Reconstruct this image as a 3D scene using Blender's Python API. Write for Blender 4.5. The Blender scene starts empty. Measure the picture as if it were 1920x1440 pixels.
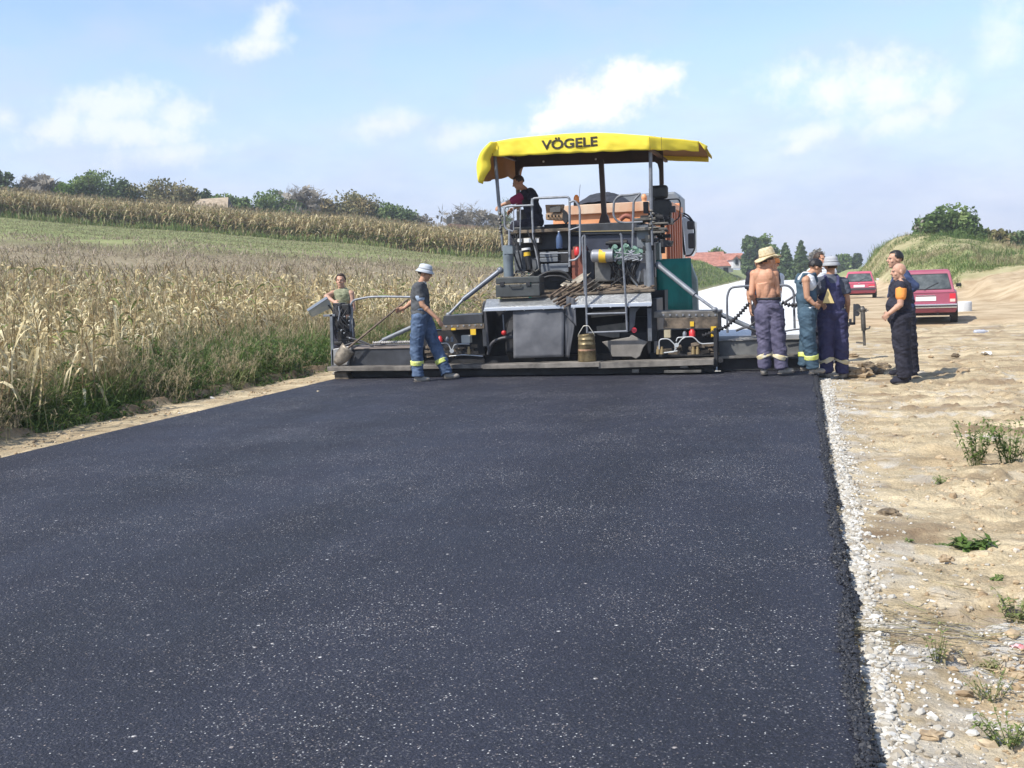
import bpy, math, random
import numpy as np
from mathutils import Vector, Matrix, noise as mnoise
rng = np.random.default_rng(7); random.seed(7)
sc = bpy.context.scene; COL = sc.collection
R_ = math.radians
# ---------------------------------------------------------------- camera
F_PX, EYE = 2050.0, 1.55
YAW, PITCH, ROLL = 0.2613217, 0.09555, R_(2.15)
VD = np.array([-math.sin(YAW)*math.cos(PITCH), math.cos(YAW)*math.cos(PITCH), -math.sin(PITCH)])
_r = np.array([math.cos(YAW), math.sin(YAW), 0.0]); _u = np.cross(_r, VD)
VR = math.cos(ROLL)*_r - math.sin(ROLL)*_u; VU = math.sin(ROLL)*_r + math.cos(ROLL)*_u
cam_d = bpy.data.cameras.new('camera'); cam = bpy.data.objects.new('camera', cam_d); COL.objects.link(cam)
cam_d.sensor_width = 36.0; cam_d.lens = F_PX/1920*36; cam_d.clip_start = 0.1; cam_d.clip_end = 8000
m = Matrix.Identity(4)
for i in range(3):
    m[i][0], m[i][1], m[i][2] = VR[i], VU[i], -VD[i]
m[2][3] = EYE
cam.matrix_world = m; sc.camera = cam
sc.render.resolution_x, sc.render.resolution_y = 1024, 768
# ---------------------------------------------------------------- sun, sky, exposure
SUN = Vector((-0.605, -0.667, 1.0)).normalized()
sl = bpy.data.lights.new('sun', 'SUN'); sl.energy = 4.7; sl.angle = R_(0.53); sl.color = (1.0, 0.955, 0.88)
so = bpy.data.objects.new('sun', sl); COL.objects.link(so); so.rotation_euler = (-SUN).to_track_quat('-Z', 'Y').to_euler()
so.location = (-20, -20, 40)
w = bpy.data.worlds.new('World'); sc.world = w; w.use_nodes = True
nt = w.node_tree; N = nt.nodes; L = nt.links; N.clear()
sky = N.new('ShaderNodeTexSky'); sky.sky_type = 'NISHITA'; sky.sun_disc = False
sky.sun_elevation = math.asin(SUN.z); sky.sun_rotation = math.atan2(SUN.x, SUN.y)
sky.air_density = 1.0; sky.dust_density = 0.6; sky.ozone_density = 1.5; sky.altitude = 100
bg = N.new('ShaderNodeBackground'); bg.inputs['Strength'].default_value = 0.15
out = N.new('ShaderNodeOutputWorld'); L.new(bg.outputs[0], out.inputs[0])
sc.view_settings.view_transform = 'Standard'; sc.view_settings.look = 'None'; sc.view_settings.gamma = 1
sc.view_settings.exposure = 0.32; sc.view_settings.use_curve_mapping = False

def pray(px, py): return VD + VR*(px-960)/F_PX + VU*(720-py)/F_PX
def at(px, py, Y):
    v = pray(px, py); t = Y/v[1]; return Vector((v[0]*t, Y, EYE+v[2]*t))
def atd(px, py, D):
    v = pray(px, py); t = D/math.hypot(v[0], v[1]); return Vector((v[0]*t, v[1]*t, EYE+v[2]*t))
def atz(px, py, z=0.0):
    v = pray(px, py); t = (z-EYE)/v[2]; return Vector((v[0]*t, v[1]*t, z))
# clouds live in the sky itself: masks by world direction, broken up by noise
tc = N.new('ShaderNodeTexCoord')
def wm(op, a, b=None, c=None):
    n = N.new('ShaderNodeMath'); n.operation = op
    for k, x in enumerate((a, b, c)):
        if x is None: continue
        if isinstance(x, (int, float)): n.inputs[k].default_value = x
        else: L.new(x, n.inputs[k])
    return n.outputs[0]
def wv(op, a, b):
    n = N.new('ShaderNodeVectorMath'); n.operation = op
    for k, x in enumerate((a, b)):
        if isinstance(x, (tuple, list, Vector)): n.inputs[k].default_value = tuple(x)
        else: L.new(x, n.inputs[k])
    return n
nz = N.new('ShaderNodeTexNoise'); nz.inputs['Scale'].default_value = 26; nz.inputs['Detail'].default_value = 9; nz.inputs['Roughness'].default_value = 0.55
L.new(tc.outputs['Generated'], nz.inputs['Vector'])
def wn(scale, detail, rough, stretch=(1, 1, 1)):
    mp = N.new('ShaderNodeMapping'); mp.inputs['Scale'].default_value = stretch; L.new(tc.outputs['Generated'], mp.inputs[0])
    n = N.new('ShaderNodeTexNoise'); n.inputs['Scale'].default_value = scale; n.inputs['Detail'].default_value = detail; n.inputs['Roughness'].default_value = rough
    L.new(mp.outputs[0], n.inputs['Vector']); return n.outputs['Fac']
warp = wn(30, 8, 0.64)
def puff(px, py, rx, ry, tilt=0.0):
    d = Vector(pray(px, py)).normalized()
    rr = Vector(VR); uu = Vector(VU); a = R_(tilt)
    e1 = (rr*math.cos(a)+uu*math.sin(a))/(rx/F_PX); e2 = (uu*math.cos(a)-rr*math.sin(a))/(ry/F_PX)
    df = wv('SUBTRACT', tc.outputs['Generated'], d).outputs[0]
    x = wv('DOT_PRODUCT', df, e1).outputs['Value']; y = wv('DOT_PRODUCT', df, e2).outputs['Value']
    return wm('SQRT', wm('ADD', wm('MULTIPLY', x, x), wm('MULTIPLY', y, y)))
def cloud(puffs, soft, gain, amp=2.3):
    f = None
    for p in puffs:
        q = puff(*p); f = q if f is None else wm('MINIMUM', f, q)
    v = wm('ADD', wm('SUBTRACT', 1.0, f), wm('MULTIPLY', wm('SUBTRACT', warp, 0.5), amp))
    mr = N.new('ShaderNodeMapRange'); mr.interpolation_type = 'SMOOTHSTEP'
    mr.inputs['From Min'].default_value = 0.0; mr.inputs['From Max'].default_value = soft
    mr.inputs['To Min'].default_value = 0; mr.inputs['To Max'].default_value = gain
    L.new(v, mr.inputs['Value']); return mr.outputs[0]
bright = [cloud([(1165, 158, 118, 56, 5), (1075, 190, 100, 52, 12), (1228, 142, 62, 38, 0), (1035, 222, 70, 34, 20), (1120, 205, 90, 40, 0)], 0.9, 0.97),
          cloud([(508, 42, 62, 36, 50), (470, 84, 90, 30, 12)], 1.1, 0.66),
          cloud([(1640, 158, 115, 72, 0), (1560, 178, 110, 55, 0), (1470, 150, 75, 58, 30)], 1.0, 0.66),
          cloud([(1540, 245, 130, 30, 10), (1690, 225, 110, 30, 12), (1765, 190, 45, 52, 0), (1490, 275, 60, 24, 20)], 1.0, 0.52),
          cloud([(230, 195, 140, 50, 8), (110, 232, 80, 42, 30), (320, 222, 95, 54, 0), (200, 176, 30, 14, 0), (260, 245, 150, 40, 0)], 1.0, 0.54),
          cloud([(720, 235, 85, 34, 10), (880, 250, 110, 32, 15), (10, 222, 40, 30, 0), (330, 290, 160, 34, 10)], 1.1, 0.44),
          cloud([(1890, 50, 60, 85, 0)], 1.3, 0.5)]
bm = bright[0]
for b in bright[1:]: bm = wm('MAXIMUM', bm, b)
veil = wn(9, 5, 0.55, (1, 1, 2.6))
vmr = N.new('ShaderNodeMapRange'); vmr.interpolation_type = 'SMOOTHSTEP'
vmr.inputs['From Min'].default_value = 0.38; vmr.inputs['From Max'].default_value = 0.75; vmr.inputs['To Max'].default_value = 0.45
L.new(veil, vmr.inputs['Value'])
sep = N.new('ShaderNodeSeparateXYZ'); L.new(tc.outputs['Generated'], sep.inputs[0])
low = N.new('ShaderNodeMapRange'); low.interpolation_type = 'SMOOTHSTEP'
low.inputs['From Min'].default_value = 0.235; low.inputs['From Max'].default_value = 0.03; low.inputs['To Max'].default_value = 0.85
L.new(sep.outputs['Z'], low.inputs['Value'])
SKY_MIX = []
def mixc(fac, a, col):
    n = N.new('ShaderNodeMix'); n.data_type = 'RGBA'; L.new(fac, n.inputs[0]); L.new(a, n.inputs[6]); n.inputs[7].default_value = (*col, 1); return n.outputs[2]
tint = N.new('ShaderNodeMix'); tint.data_type = 'RGBA'; tint.blend_type = 'MULTIPLY'; tint.inputs[0].default_value = 1
L.new(sky.outputs[0], tint.inputs[6]); tint.inputs[7].default_value = (1.20, 1.17, 1.17, 1)
c0 = tint.outputs[2]
c1 = mixc(vmr.outputs[0], c0, (3.7, 4.15, 5.3))
lv = N.new('ShaderNodeMapRange'); lv.inputs['From Min'].default_value = .35; lv.inputs['From Max'].default_value = .68; L.new(wn(11, 7, .62, (1, 1, 2.4)), lv.inputs['Value'])
lc = N.new('ShaderNodeMix'); lc.data_type = 'RGBA'; L.new(lv.outputs[0], lc.inputs[0]); lc.inputs[6].default_value = (2.95, 3.5, 5.0, 1); lc.inputs[7].default_value = (3.8, 4.1, 5.35, 1)
n_ = N.new('ShaderNodeMix'); n_.data_type = 'RGBA'; L.new(low.outputs[0], n_.inputs[0]); L.new(c1, n_.inputs[6]); L.new(lc.outputs[2], n_.inputs[7]); c2 = n_.outputs[2]
c3 = mixc(bm, c2, (6.4, 6.3, 6.7))
L.new(c3, bg.inputs['Color'])

# ---------------------------------------------------------------- helpers
def nz2(x, y, seed=0):
    xi = np.floor(x).astype(np.int64); yi = np.floor(y).astype(np.int64); xf = x-xi; yf = y-yi
    def h(a, b):
        n = (a*374761393 + b*668265263 + seed*1274126177) & 0x7fffffff
        n = ((n ^ (n >> 13))*1103515245) & 0x7fffffff
        return ((n ^ (n >> 16)) & 0xffff)/65535.0
    u = xf*xf*(3-2*xf); v = yf*yf*(3-2*yf)
    return (h(xi, yi)*(1-u)+h(xi+1, yi)*u)*(1-v)+(h(xi, yi+1)*(1-u)+h(xi+1, yi+1)*u)*v - 0.5
def fbm(x, y, oct=4, seed=0):
    s = 0; a = 1.0
    for k in range(oct):
        s = s + a*nz2(x*2**k, y*2**k, seed+k*17); a *= 0.5
    return s
def sstep(a, b, x):
    t = np.clip((np.asarray(x, float)-a)/(b-a), 0, 1); return t*t*(3-2*t)
MATS = {}
def mat(name, col, rough=0.6, metal=0.0, var=0.0, vscale=5.0, bump=0.0, bscale=40.0, spec=0.5, col2=None, vdetail=4.0, coat=0.0, trans=None, alpha=1.0, rand=0.0, tint=None, tint_cols=None, stretch=None, emis=None, sub=0.0):
    if name in MATS: return MATS[name]
    M_ = bpy.data.materials.new(name); M_.use_nodes = True; n = M_.node_tree.nodes; l = M_.node_tree.links
    b = n['Principled BSDF']; b.inputs['Base Color'].default_value = (*col, 1); b.inputs['Roughness'].default_value = rough
    b.inputs['Metallic'].default_value = metal; b.inputs['Specular IOR Level'].default_value = spec
    if coat: b.inputs['Coat Weight'].default_value = coat; b.inputs['Coat Roughness'].default_value = 0.08
    if sub: b.inputs['Subsurface Weight'].default_value = sub; b.inputs['Subsurface Radius'].default_value = (0.02, 0.008, 0.004)
    t = n.new('ShaderNodeTexCoord'); src = t.outputs['Object']
    if stretch:
        mp = n.new('ShaderNodeMapping'); mp.inputs['Scale'].default_value = stretch; l.new(src, mp.inputs[0]); src = mp.outputs[0]
    colout = None
    if tint_cols:
        a = n.new('ShaderNodeAttribute'); a.attribute_name = 'tint'; cr = n.new('ShaderNodeValToRGB')
        e = cr.color_ramp.elements; e[0].position = tint_cols[0][0]; e[0].color = (*tint_cols[0][1], 1); e[1].position = tint_cols[-1][0]; e[1].color = (*tint_cols[-1][1], 1)
        for p, c in tint_cols[1:-1]:
            q = e.new(p); q.color = (*c, 1)
        l.new(a.outputs['Fac'], cr.inputs[0]); colout = cr.outputs[0]
    if var or col2:
        nn = n.new('ShaderNodeTexNoise'); nn.inputs['Scale'].default_value = vscale; nn.inputs['Detail'].default_value = vdetail; nn.inputs['Roughness'].default_value = 0.6
        l.new(src, nn.inputs['Vector'])
        cr = n.new('ShaderNodeValToRGB'); e = cr.color_ramp.elements; e[0].position = 0.33; e[1].position = 0.67
        ca = [max(0, c*(1-var)) for c in col]; cb = list(col2) if col2 else [min(1, c*(1+var)) for c in col]
        e[0].color = (*ca, 1); e[1].color = (*cb, 1); l.new(nn.outputs['Fac'], cr.inputs[0])
        if colout is not None:
            mx = n.new('ShaderNodeMix'); mx.data_type = 'RGBA'; mx.blend_type = 'MULTIPLY'; mx.inputs[0].default_value = 1
            hsv = n.new('ShaderNodeMapRange'); hsv.inputs['To Min'].default_value = 1-var; hsv.inputs['To Max'].default_value = 1+var; l.new(nn.outputs['Fac'], hsv.inputs['Value'])
            l.new(colout, mx.inputs[6]); l.new(hsv.outputs[0], mx.inputs[7]); colout = mx.outputs[2]
        else: colout = cr.outputs[0]
    if rand:
        oi = n.new('ShaderNodeObjectInfo'); mr = n.new('ShaderNodeMapRange'); mr.inputs['To Min'].default_value = 1-rand; mr.inputs['To Max'].default_value = 1+rand
        l.new(oi.outputs['Random'], mr.inputs['Value']); mx = n.new('ShaderNodeMix'); mx.data_type = 'RGBA'; mx.blend_type = 'MULTIPLY'; mx.inputs[0].default_value = 1
        if colout is None: mx.inputs[6].default_value = (*col, 1)
        else: l.new(colout, mx.inputs[6])
        l.new(mr.outputs[0], mx.inputs[7]); colout = mx.outputs[2]
    if colout is not None: l.new(colout, b.inputs['Base Color'])
    if bump:
        bn = n.new('ShaderNodeTexNoise'); bn.inputs['Scale'].default_value = bscale; bn.inputs['Detail'].default_value = 5
        l.new(src, bn.inputs['Vector']); bp = n.new('ShaderNodeBump'); bp.inputs['Strength'].default_value = bump; bp.inputs['Distance'].default_value = 0.01
        l.new(bn.outputs['Fac'], bp.inputs['Height']); l.new(bp.outputs[0], b.inputs['Normal'])
    if trans:
        o = n['Material Output']; tr = n.new('ShaderNodeBsdfTranslucent'); ms = n.new('ShaderNodeMixShader'); ms.inputs[0].default_value = trans
        if colout is not None: l.new(colout, tr.inputs[0])
        else: tr.inputs[0].default_value = (*col, 1)
        l.new(b.outputs[0], ms.inputs[1]); l.new(tr.outputs[0], ms.inputs[2]); l.new(ms.outputs[0], o.inputs[0])
    if alpha < 1: b.inputs['Transmission Weight'].default_value = 1-alpha
    MATS[name] = M_; return M_
def tag(o, label=None, cat=None, group=None, kind=None):
    if label: o['label'] = label
    if cat: o['category'] = cat
    if group: o['group'] = group
    if kind: o['kind'] = kind
    return o
def np_mesh(name, V, Fq=None, Ft=None, mats=(), attrs=None, smooth=False, midx=None):
    me = bpy.data.meshes.new(name); V = np.asarray(V, np.float32)
    nq = 0 if Fq is None else len(Fq); ntr = 0 if Ft is None else len(Ft)
    me.vertices.add(len(V)); me.vertices.foreach_set('co', V.ravel())
    li = []
    if nq: li.append(np.asarray(Fq, np.int32).ravel())
    if ntr: li.append(np.asarray(Ft, np.int32).ravel())
    li = np.concatenate(li); me.loops.add(len(li)); me.loops.foreach_set('vertex_index', li)
    me.polygons.add(nq+ntr)
    ls = np.concatenate([np.arange(nq)*4, nq*4+np.arange(ntr)*3]).astype(np.int32)
    me.polygons.foreach_set('loop_start', ls)
    me.polygons.foreach_set('use_smooth', np.full(nq+ntr, smooth))
    if midx is not None: me.polygons.foreach_set('material_index', np.asarray(midx, np.int32))
    for mm in mats: me.materials.append(mm)
    for k, v in (attrs or {}).items():
        a = me.attributes.new(k, 'FLOAT', 'POINT'); a.data.foreach_set('value', np.asarray(v, np.float32))
    me.update(calc_edges=True); me.validate(); return me
def link(name, me, parent=None, loc=(0, 0, 0)):
    o = bpy.data.objects.new(name, me); COL.objects.link(o); o.location = loc
    if parent is not None: o.parent = parent
    return o
def grid_mesh(name, X, Y, Z, m_, attrs=None, smooth=True):
    a, b = X.shape; V = np.stack([X, Y, Z], -1).reshape(-1, 3)
    i = np.arange(a*b).reshape(a, b)
    Fq = np.stack([i[:-1, :-1], i[1:, :-1], i[1:, 1:], i[:-1, 1:]], -1).reshape(-1, 4)
    return np_mesh(name, V, Fq, mats=[m_], attrs=attrs, smooth=smooth)

# ---------------------------------------------------------------- terrain heights
def zp(px, py, D): return atd(px, py, D).z
def azp(px): v = pray(px, 500+(1503-px)*0.0375); return math.atan2(v[0], v[1])
G = -0.085                                   # level of the ground beside the new asphalt
TB = [
 (-1500, [(10, G), (20, 0.6), (35, 1.6), (60, 4.5), (90, 8.3), (135, 13.6), (170, 15)]),
 (-500, [(8, G), (14, -.1), (20, .4), (35, 1.5), (55, 4.0), (66, 5.5), (90, 8.8), (135, 14.2), (170, 14.4)]),
 (0, [(10, G), (13, -.22), (20, .15), (35, 0.95), (55, 3.8), (66, 5.2), (90, zp(0, 408, 90)), (135, zp(0, 394, 135)), (170, 13.6)]),
 (300, [(12, G), (15, -.2), (22, .1), (38, 0.65), (52, 3.0), (62, 4.3), (90, zp(300, 430, 90)), (135, zp(300, 416, 135)), (170, 12)]),
 (600, [(17, G), (20, -.2), (26, 0), (38, .35), (50, 2.3), (62, 3.55), (86, zp(600, 453, 86)), (132, zp(600, 440, 132)), (170, 9.6)]),
 (900, [(27, G), (30, -.1), (38, .05), (50, 1.7), (62, 2.6), (83, zp(900, 483, 83)), (130, zp(900, 460, 130)), (170, 7)]),
 (1200, [(52, G), (62, .6), (83, 1.8), (130, 4.4), (170, 4.5)]),
 (1310, [(84, G), (90, .3), (110, zp(1310, 494, 110)), (170, 3.0)]),
 (1400, [(190, G), (210, .3), (260, 1.6)]),
 (1480, [(400, G)]),
 (1560, [(110, G), (300, G)]),
 (1590, [(80, G), (97, zp(1590, 494, 97)), (130, 1)]),
 (1612, [(78, G), (97, zp(1612, 482, 97)), (130, 1)]),
 (1645, [(75, G), (94, zp(1645, 460, 94)), (130, 2.5)]),
 (1685, [(72, G), (92, zp(1685, 446, 92)), (130, 3.5)]),
 (1725, [(70, G), (90, zp(1725, 441, 90)), (130, 3.5)]),
 (1765, [(66, G), (88, zp(1765, 442, 88)), (130, 3.5)]),
 (1810, [(60, G), (68, zp(1810, 502, 68)), (88, zp(1810, 448, 88)), (130, 3.5)]),
 (1860, [(50, G), (55, zp(1860, 528, 55)), (62, zp(1860, 518, 62)), (88, zp(1860, 462, 88)), (130, 3)]),
 (1925, [(46, G), (52, zp(1925, 524, 52)), (62, zp(1925, 508, 62)), (88, zp(1925, 470, 88)), (130, 3)]),
 (2300, [(46, G), (53, 1.0), (62, 1.1), (88, 2.5), (130, 3)]),
 (3200, [(60, G), (90, 1.0), (130, 2)]),
]
TH = np.array([azp(p) for p, _ in TB])
RD = np.concatenate([np.arange(0, 60, 1.0), np.arange(60, 181, 2.5), [300, 3000]])
TZ = np.array([np.interp(RD, [0]+[q[0] for q in c], [G]+[q[1] for q in c]) for _, c in TB])
def hill(X, Y):
    X = np.asarray(X, float); Y = np.asarray(Y, float)
    th = np.arctan2(X, Y); r = np.hypot(X, Y)
    fi = np.interp(th, TH, np.arange(len(TH))); i0 = np.clip(np.floor(fi).astype(int), 0, len(TH)-2); ft = fi-i0
    ft = ft*ft*(3-2*ft)*0.5+ft*0.5
    fr = np.interp(r, RD, np.arange(len(RD))); j0 = np.clip(np.floor(fr).astype(int), 0, len(RD)-2); gt = fr-j0
    z = (TZ[i0, j0]*(1-gt)+TZ[i0, j0+1]*gt)*(1-ft)+(TZ[i0+1, j0]*(1-gt)+TZ[i0+1, j0+1]*gt)*ft
    z = np.where(np.abs(th) > 1.9, G, z)
    # keep the road corridor level
    k = np.where(X < -3.5, sstep(-8.4, -11.5, X), np.where(X < 3, 0, sstep(3, 7, X)))
    return G+(z-G)*k
def ground_z(X, Y):
    z = hill(X, Y); r = np.hypot(X, Y)
    off = np.where((np.asarray(X) < -9.3) | (np.asarray(X) > 6.2) | (r > 32), 1.0, 0.0)
    z = z + 0.55*fbm(np.asarray(X)*.22, np.asarray(Y)*.22, 4, 29)*((np.asarray(X) > 6) & (r > 70) & (r < 120))*sstep(G+.3, G+1.2, z)
    z = z + 0.30*fbm(np.asarray(X)*.6, np.asarray(Y)*.6, 4, 23)*((np.asarray(X) > 6) & (r > 42) & (r < 80))*sstep(G+.1, G+.5, z)
    return z + off*0.10*fbm(np.asarray(X)*0.35, np.asarray(Y)*0.35, 3, 3)*sstep(12, 30, r)
def gz(x, y): return float(ground_z(np.array([x]), np.array([y]))[0])
# ---------------------------------------------------------------- ground materials
def sand_mat(name, base=(0.50, 0.395, 0.235), light=(0.68, 0.565, 0.37), dark=(0.34, 0.25, 0.15), fade=True):
    M_ = bpy.data.materials.new(name); M_.use_nodes = True; n = M_.node_tree.nodes; l = M_.node_tree.links; b = n['Principled BSDF']
    b.inputs['Roughness'].default_value = 0.95; b.inputs['Specular IOR Level'].default_value = 0.15
    g = n.new('ShaderNodeNewGeometry')
    def tex(scale, det, st=(1, 1, 1), rough=0.6):
        mp = n.new('ShaderNodeMapping'); mp.inputs['Scale'].default_value = st; l.new(g.outputs['Position'], mp.inputs[0])
        t = n.new('ShaderNodeTexNoise'); t.inputs['Scale'].default_value = scale; t.inputs['Detail'].default_value = det; t.inputs['Roughness'].default_value = rough
        l.new(mp.outputs[0], t.inputs['Vector']); return t.outputs['Fac']
    def ramp(f, a, c0, bb, c1):
        cr = n.new('ShaderNodeValToRGB'); e = cr.color_ramp.elements; e[0].position = a; e[0].color = (*c0, 1); e[1].position = bb; e[1].color = (*c1, 1); l.new(f, cr.inputs[0]); return cr.outputs[0]
    def mix(f, a, c, mode='MIX'):
        mx = n.new('ShaderNodeMix'); mx.data_type = 'RGBA'; mx.blend_type = mode
        if isinstance(f, float): mx.inputs[0].default_value = f
        else: l.new(f, mx.inputs[0])
        l.new(a, mx.inputs[6])
        if isinstance(c, tuple): mx.inputs[7].default_value = (*c, 1)
        else: l.new(c, mx.inputs[7])
        return mx.outputs[2]
    big = ramp(tex(0.75, 7, (0.40, 1.6, 1), .7), 0.40, dark, 0.57, light)
    c = mix(0.55, ramp(tex(0.2, 3), 0.3, base, 0.7, light), big)
    ms = ramp(tex(3.2, 6, (0.6, 1.6, 1)), 0.42, (0.72, 0.72, 0.72), 0.58, (1.08, 1.08, 1.08)); c = mix(0.8, c, ms, 'MULTIPLY')
    fs = ramp(tex(60, 5), 0.35, (0.72, 0.70, 0.68), 0.62, (1.12, 1.12, 1.12)); c = mix(0.7, c, fs, 'MULTIPLY')
    wf = n.new('ShaderNodeAttribute'); wf.attribute_name = 'chalk'
    c = mix(wf.outputs['Fac'], c, (0.60, 0.58, 0.53))
    gf = n.new('ShaderNodeAttribute'); gf.attribute_name = 'clay'
    c = mix(gf.outputs['Fac'], c, (0.235, 0.165, 0.10))
    l.new(c, b.inputs['Base Color'])
    bp = n.new('ShaderNodeBump'); bp.inputs['Strength'].default_value = 0.85; bp.inputs['Distance'].default_value = 0.03
    l.new(tex(38, 7, (1, 1, 1), 0.7), bp.inputs['Height']); l.new(bp.outputs[0], b.inputs['Normal'])
    return M_
sandM = sand_mat('sandy_soil')
def field_mat():
    M_ = bpy.data.materials.new('field_soil'); M_.use_nodes = True; n = M_.node_tree.nodes; l = M_.node_tree.links; b = n['Principled BSDF']
    b.inputs['Roughness'].default_value = 0.95; b.inputs['Specular IOR Level'].default_value = 0.1
    g = n.new('ShaderNodeNewGeometry')
    def attr(nm):
        a = n.new('ShaderNodeAttribute'); a.attribute_name = nm; return a.outputs['Fac']
    def tex(scale, det, rough=0.6):
        t = n.new('ShaderNodeTexNoise'); t.inputs['Scale'].default_value = scale; t.inputs['Detail'].default_value = det; t.inputs['Roughness'].default_value = rough
        l.new(g.outputs['Position'], t.inputs['Vector']); return t.outputs['Fac']
    def ramp(f, a, c0, bb, c1):
        cr = n.new('ShaderNodeValToRGB'); e = cr.color_ramp.elements; e[0].position = a; e[0].color = (*c0, 1); e[1].position = bb; e[1].color = (*c1, 1); l.new(f, cr.inputs[0]); return cr.outputs[0]
    def mix(f, a, c):
        mx = n.new('ShaderNodeMix'); mx.data_type = 'RGBA'; l.new(f, mx.inputs[0]); l.new(a, mx.inputs[6]); l.new(c, mx.inputs[7]); return mx.outputs[2]
    sand = ramp(tex(0.7, 8), 0.35, (0.36, 0.26, 0.15), 0.62, (0.58, 0.46, 0.30))
    soil = ramp(tex(2.0, 6), 0.35, (0.085, 0.062, 0.036), 0.65, (0.16, 0.12, 0.07))
    green = ramp(tex(1.3, 8, .7), 0.35, (0.18, 0.215, 0.08), 0.65, (0.31, 0.33, 0.145))
    brown = ramp(tex(1.6, 8, .7), 0.35, (0.24, 0.20, 0.125), 0.65, (0.35, 0.295, 0.195))
    c = mix(attr('soil'), sand, soil); c = mix(attr('green'), c, green); c = mix(attr('brown'), c, brown)
    l.new(c, b.inputs['Base Color'])
    bp = n.new('ShaderNodeBump'); bp.inputs['Strength'].default_value = 0.8; bp.inputs['Distance'].default_value = 0.08
    l.new(tex(6, 8, .7), bp.inputs['Height']); l.new(bp.outputs[0], b.inputs['Normal'])
    return M_
# one sheet out to the horizon, polar round the viewpoint
th = np.concatenate([np.linspace(-math.pi, -0.95, 22)[:-1], np.linspace(-0.95, 0.36, 420), np.linspace(0.36, math.pi, 30)[1:]])
rr_ = np.concatenate([[0.05], np.geomspace(1.0, 260, 330), np.geomspace(280, 3500, 14)])
TT, RR = np.meshgrid(th, rr_, indexing='ij'); GX = RR*np.sin(TT); GY = RR*np.cos(TT)
GZ = ground_z(GX, GY)
# sunk below the finer sheets laid over it
GZ = GZ - 0.05*((GX > -9.3) & (GX < 6.2) & (RR < 32))
left = GX < -8.6
soil = (left & (RR < 60)).astype(float)*sstep(-8.6, -9.4, GX)
pxh = np.interp(TT, TH, [p for p, _ in TB])
gs = np.interp(pxh, [-1500, 0, 300, 600, 900, 1300], [56, 59, 57, 56, 56, 56])
green = left*sstep(gs-6, gs+6, RR+3*fbm(GX*.15, GY*.15, 3, 5))*(1-sstep(300, 600, RR)*0)
brown = left*sstep(40, 44, RR)*(1-sstep(gs-6, gs+4, RR+3*fbm(GX*.15, GY*.15, 3, 9)))*0.95
gr_r = ((GX > 3) & (RR > 64)).astype(float)*sstep(.55, .7, (GZ-G))*(0.5+0.5*sstep(-.2, .2, fbm(GX*.2, GY*.2, 3, 2)))
far = sstep(120, 170, RR)*(np.abs(GX+4) > 6)
green = np.clip(green+gr_r+far, 0, 1)
brown = np.clip(brown+left*sstep(92, 96, RR)*0.5*(RR < 200), 0, 1)
me = grid_mesh('ground', GX, GY, GZ, field_mat(), dict(soil=soil.ravel(), green=green.ravel(), brown=brown.ravel()))
tag(link('ground', me), kind='structure')
# sandy ground to the right of the road: fine, lumpy sheet
def dirt_z(X, Y):
    near = sstep(24, 12, Y)
    z = G - 0.01 + 0.05*fbm(X*0.7, Y*0.9, 3, 1) + (0.055*near+0.02)*fbm(X*2.6, Y*3.4, 4, 4)*0.8
    rut = np.abs(nz2(X*0.6+3, Y*2.3, 8))       # ridges left by the machines, running across
    z = z + 0.035*(0.18-np.minimum(rut, 0.18))/0.18*sstep(0.8, 1.6, X)
    lump = np.clip(fbm(X*7, Y*7, 3, 12)-0.12, 0, 1)
    z = z + 0.10*lump*sstep(0.7, 1.3, X)*(0.35+0.65*near)
    z = z + 0.024*fbm(X*17, Y*20, 3, 15)*near*(.4+1.2*np.clip(fbm(X*1.3, Y*1.3, 2, 18)+.3, 0, 1))
    trk = np.abs(np.sin((X*.55-Y*.12+.5*fbm(X*.3, Y*.3, 2, 19))*3.2)); z = z-0.03*sstep(.25, .05, trk)*sstep(1.0, 2.2, X)+.012*np.sin(Y*26)*sstep(.2, .0, trk)*sstep(1.0, 2.2, X)
    z = np.where(X < 0.62, z*sstep(0.2, 0.75, X)+(1-sstep(0.2, 0.75, X))*(G+0.005), z)
    return z
def dirt_sheet(xs, ys, nm):
    X, Y = np.meshgrid(xs, ys, indexing='ij'); Z = dirt_z(X, Y)
    e = sstep(6.6, 6.0, X)*sstep(33.0, 30, Y)
    Z = Z*e + (hill(X, Y)-0.12)*(1-e)
    d = np.hypot((X-1.15)*1.0, (Y-4.9)*1.2)
    chalk = np.clip(sstep(1.0, 0.35, d+0.5*fbm(X*3, Y*3, 3, 31))*0.9 + sstep(1.4, .4, np.hypot(X-1.3, (Y-3.4))+.6*fbm(X*4, Y*4, 3, 77))*0.6 + sstep(0.8, 0.35, X+0.35*fbm(X*2, Y*2.5, 3, 33))*0.5 + 0.5*sstep(.12, .45, fbm(X*1.1, Y*2.4, 4, 35)), 0, 1)*sstep(.05, -.2, fbm(X*9, Y*9, 2, 39)*0.6-0.05)
    clay = np.clip(sstep(.12, .42, fbm(X*1.6+4, Y*2.6, 4, 41))*0.6 + sstep(.1, .5, fbm(X*7, Y*7, 3, 12))*0.35, 0, 1)
    return grid_mesh(nm, X, Y, Z, sandM, dict(chalk=chalk.ravel(), clay=clay.ravel()))
xs = np.concatenate([np.arange(0.10, 3.6, 0.022), np.arange(3.6, 6.9, 0.06)])
ys = np.concatenate([np.arange(2.4, 9, 0.022), np.arange(9, 18, 0.05), np.arange(18, 33.2, 0.12)])
tag(link('dirt_ground', dirt_sheet(xs, ys, 'dirt_ground')), kind='structure')
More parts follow.
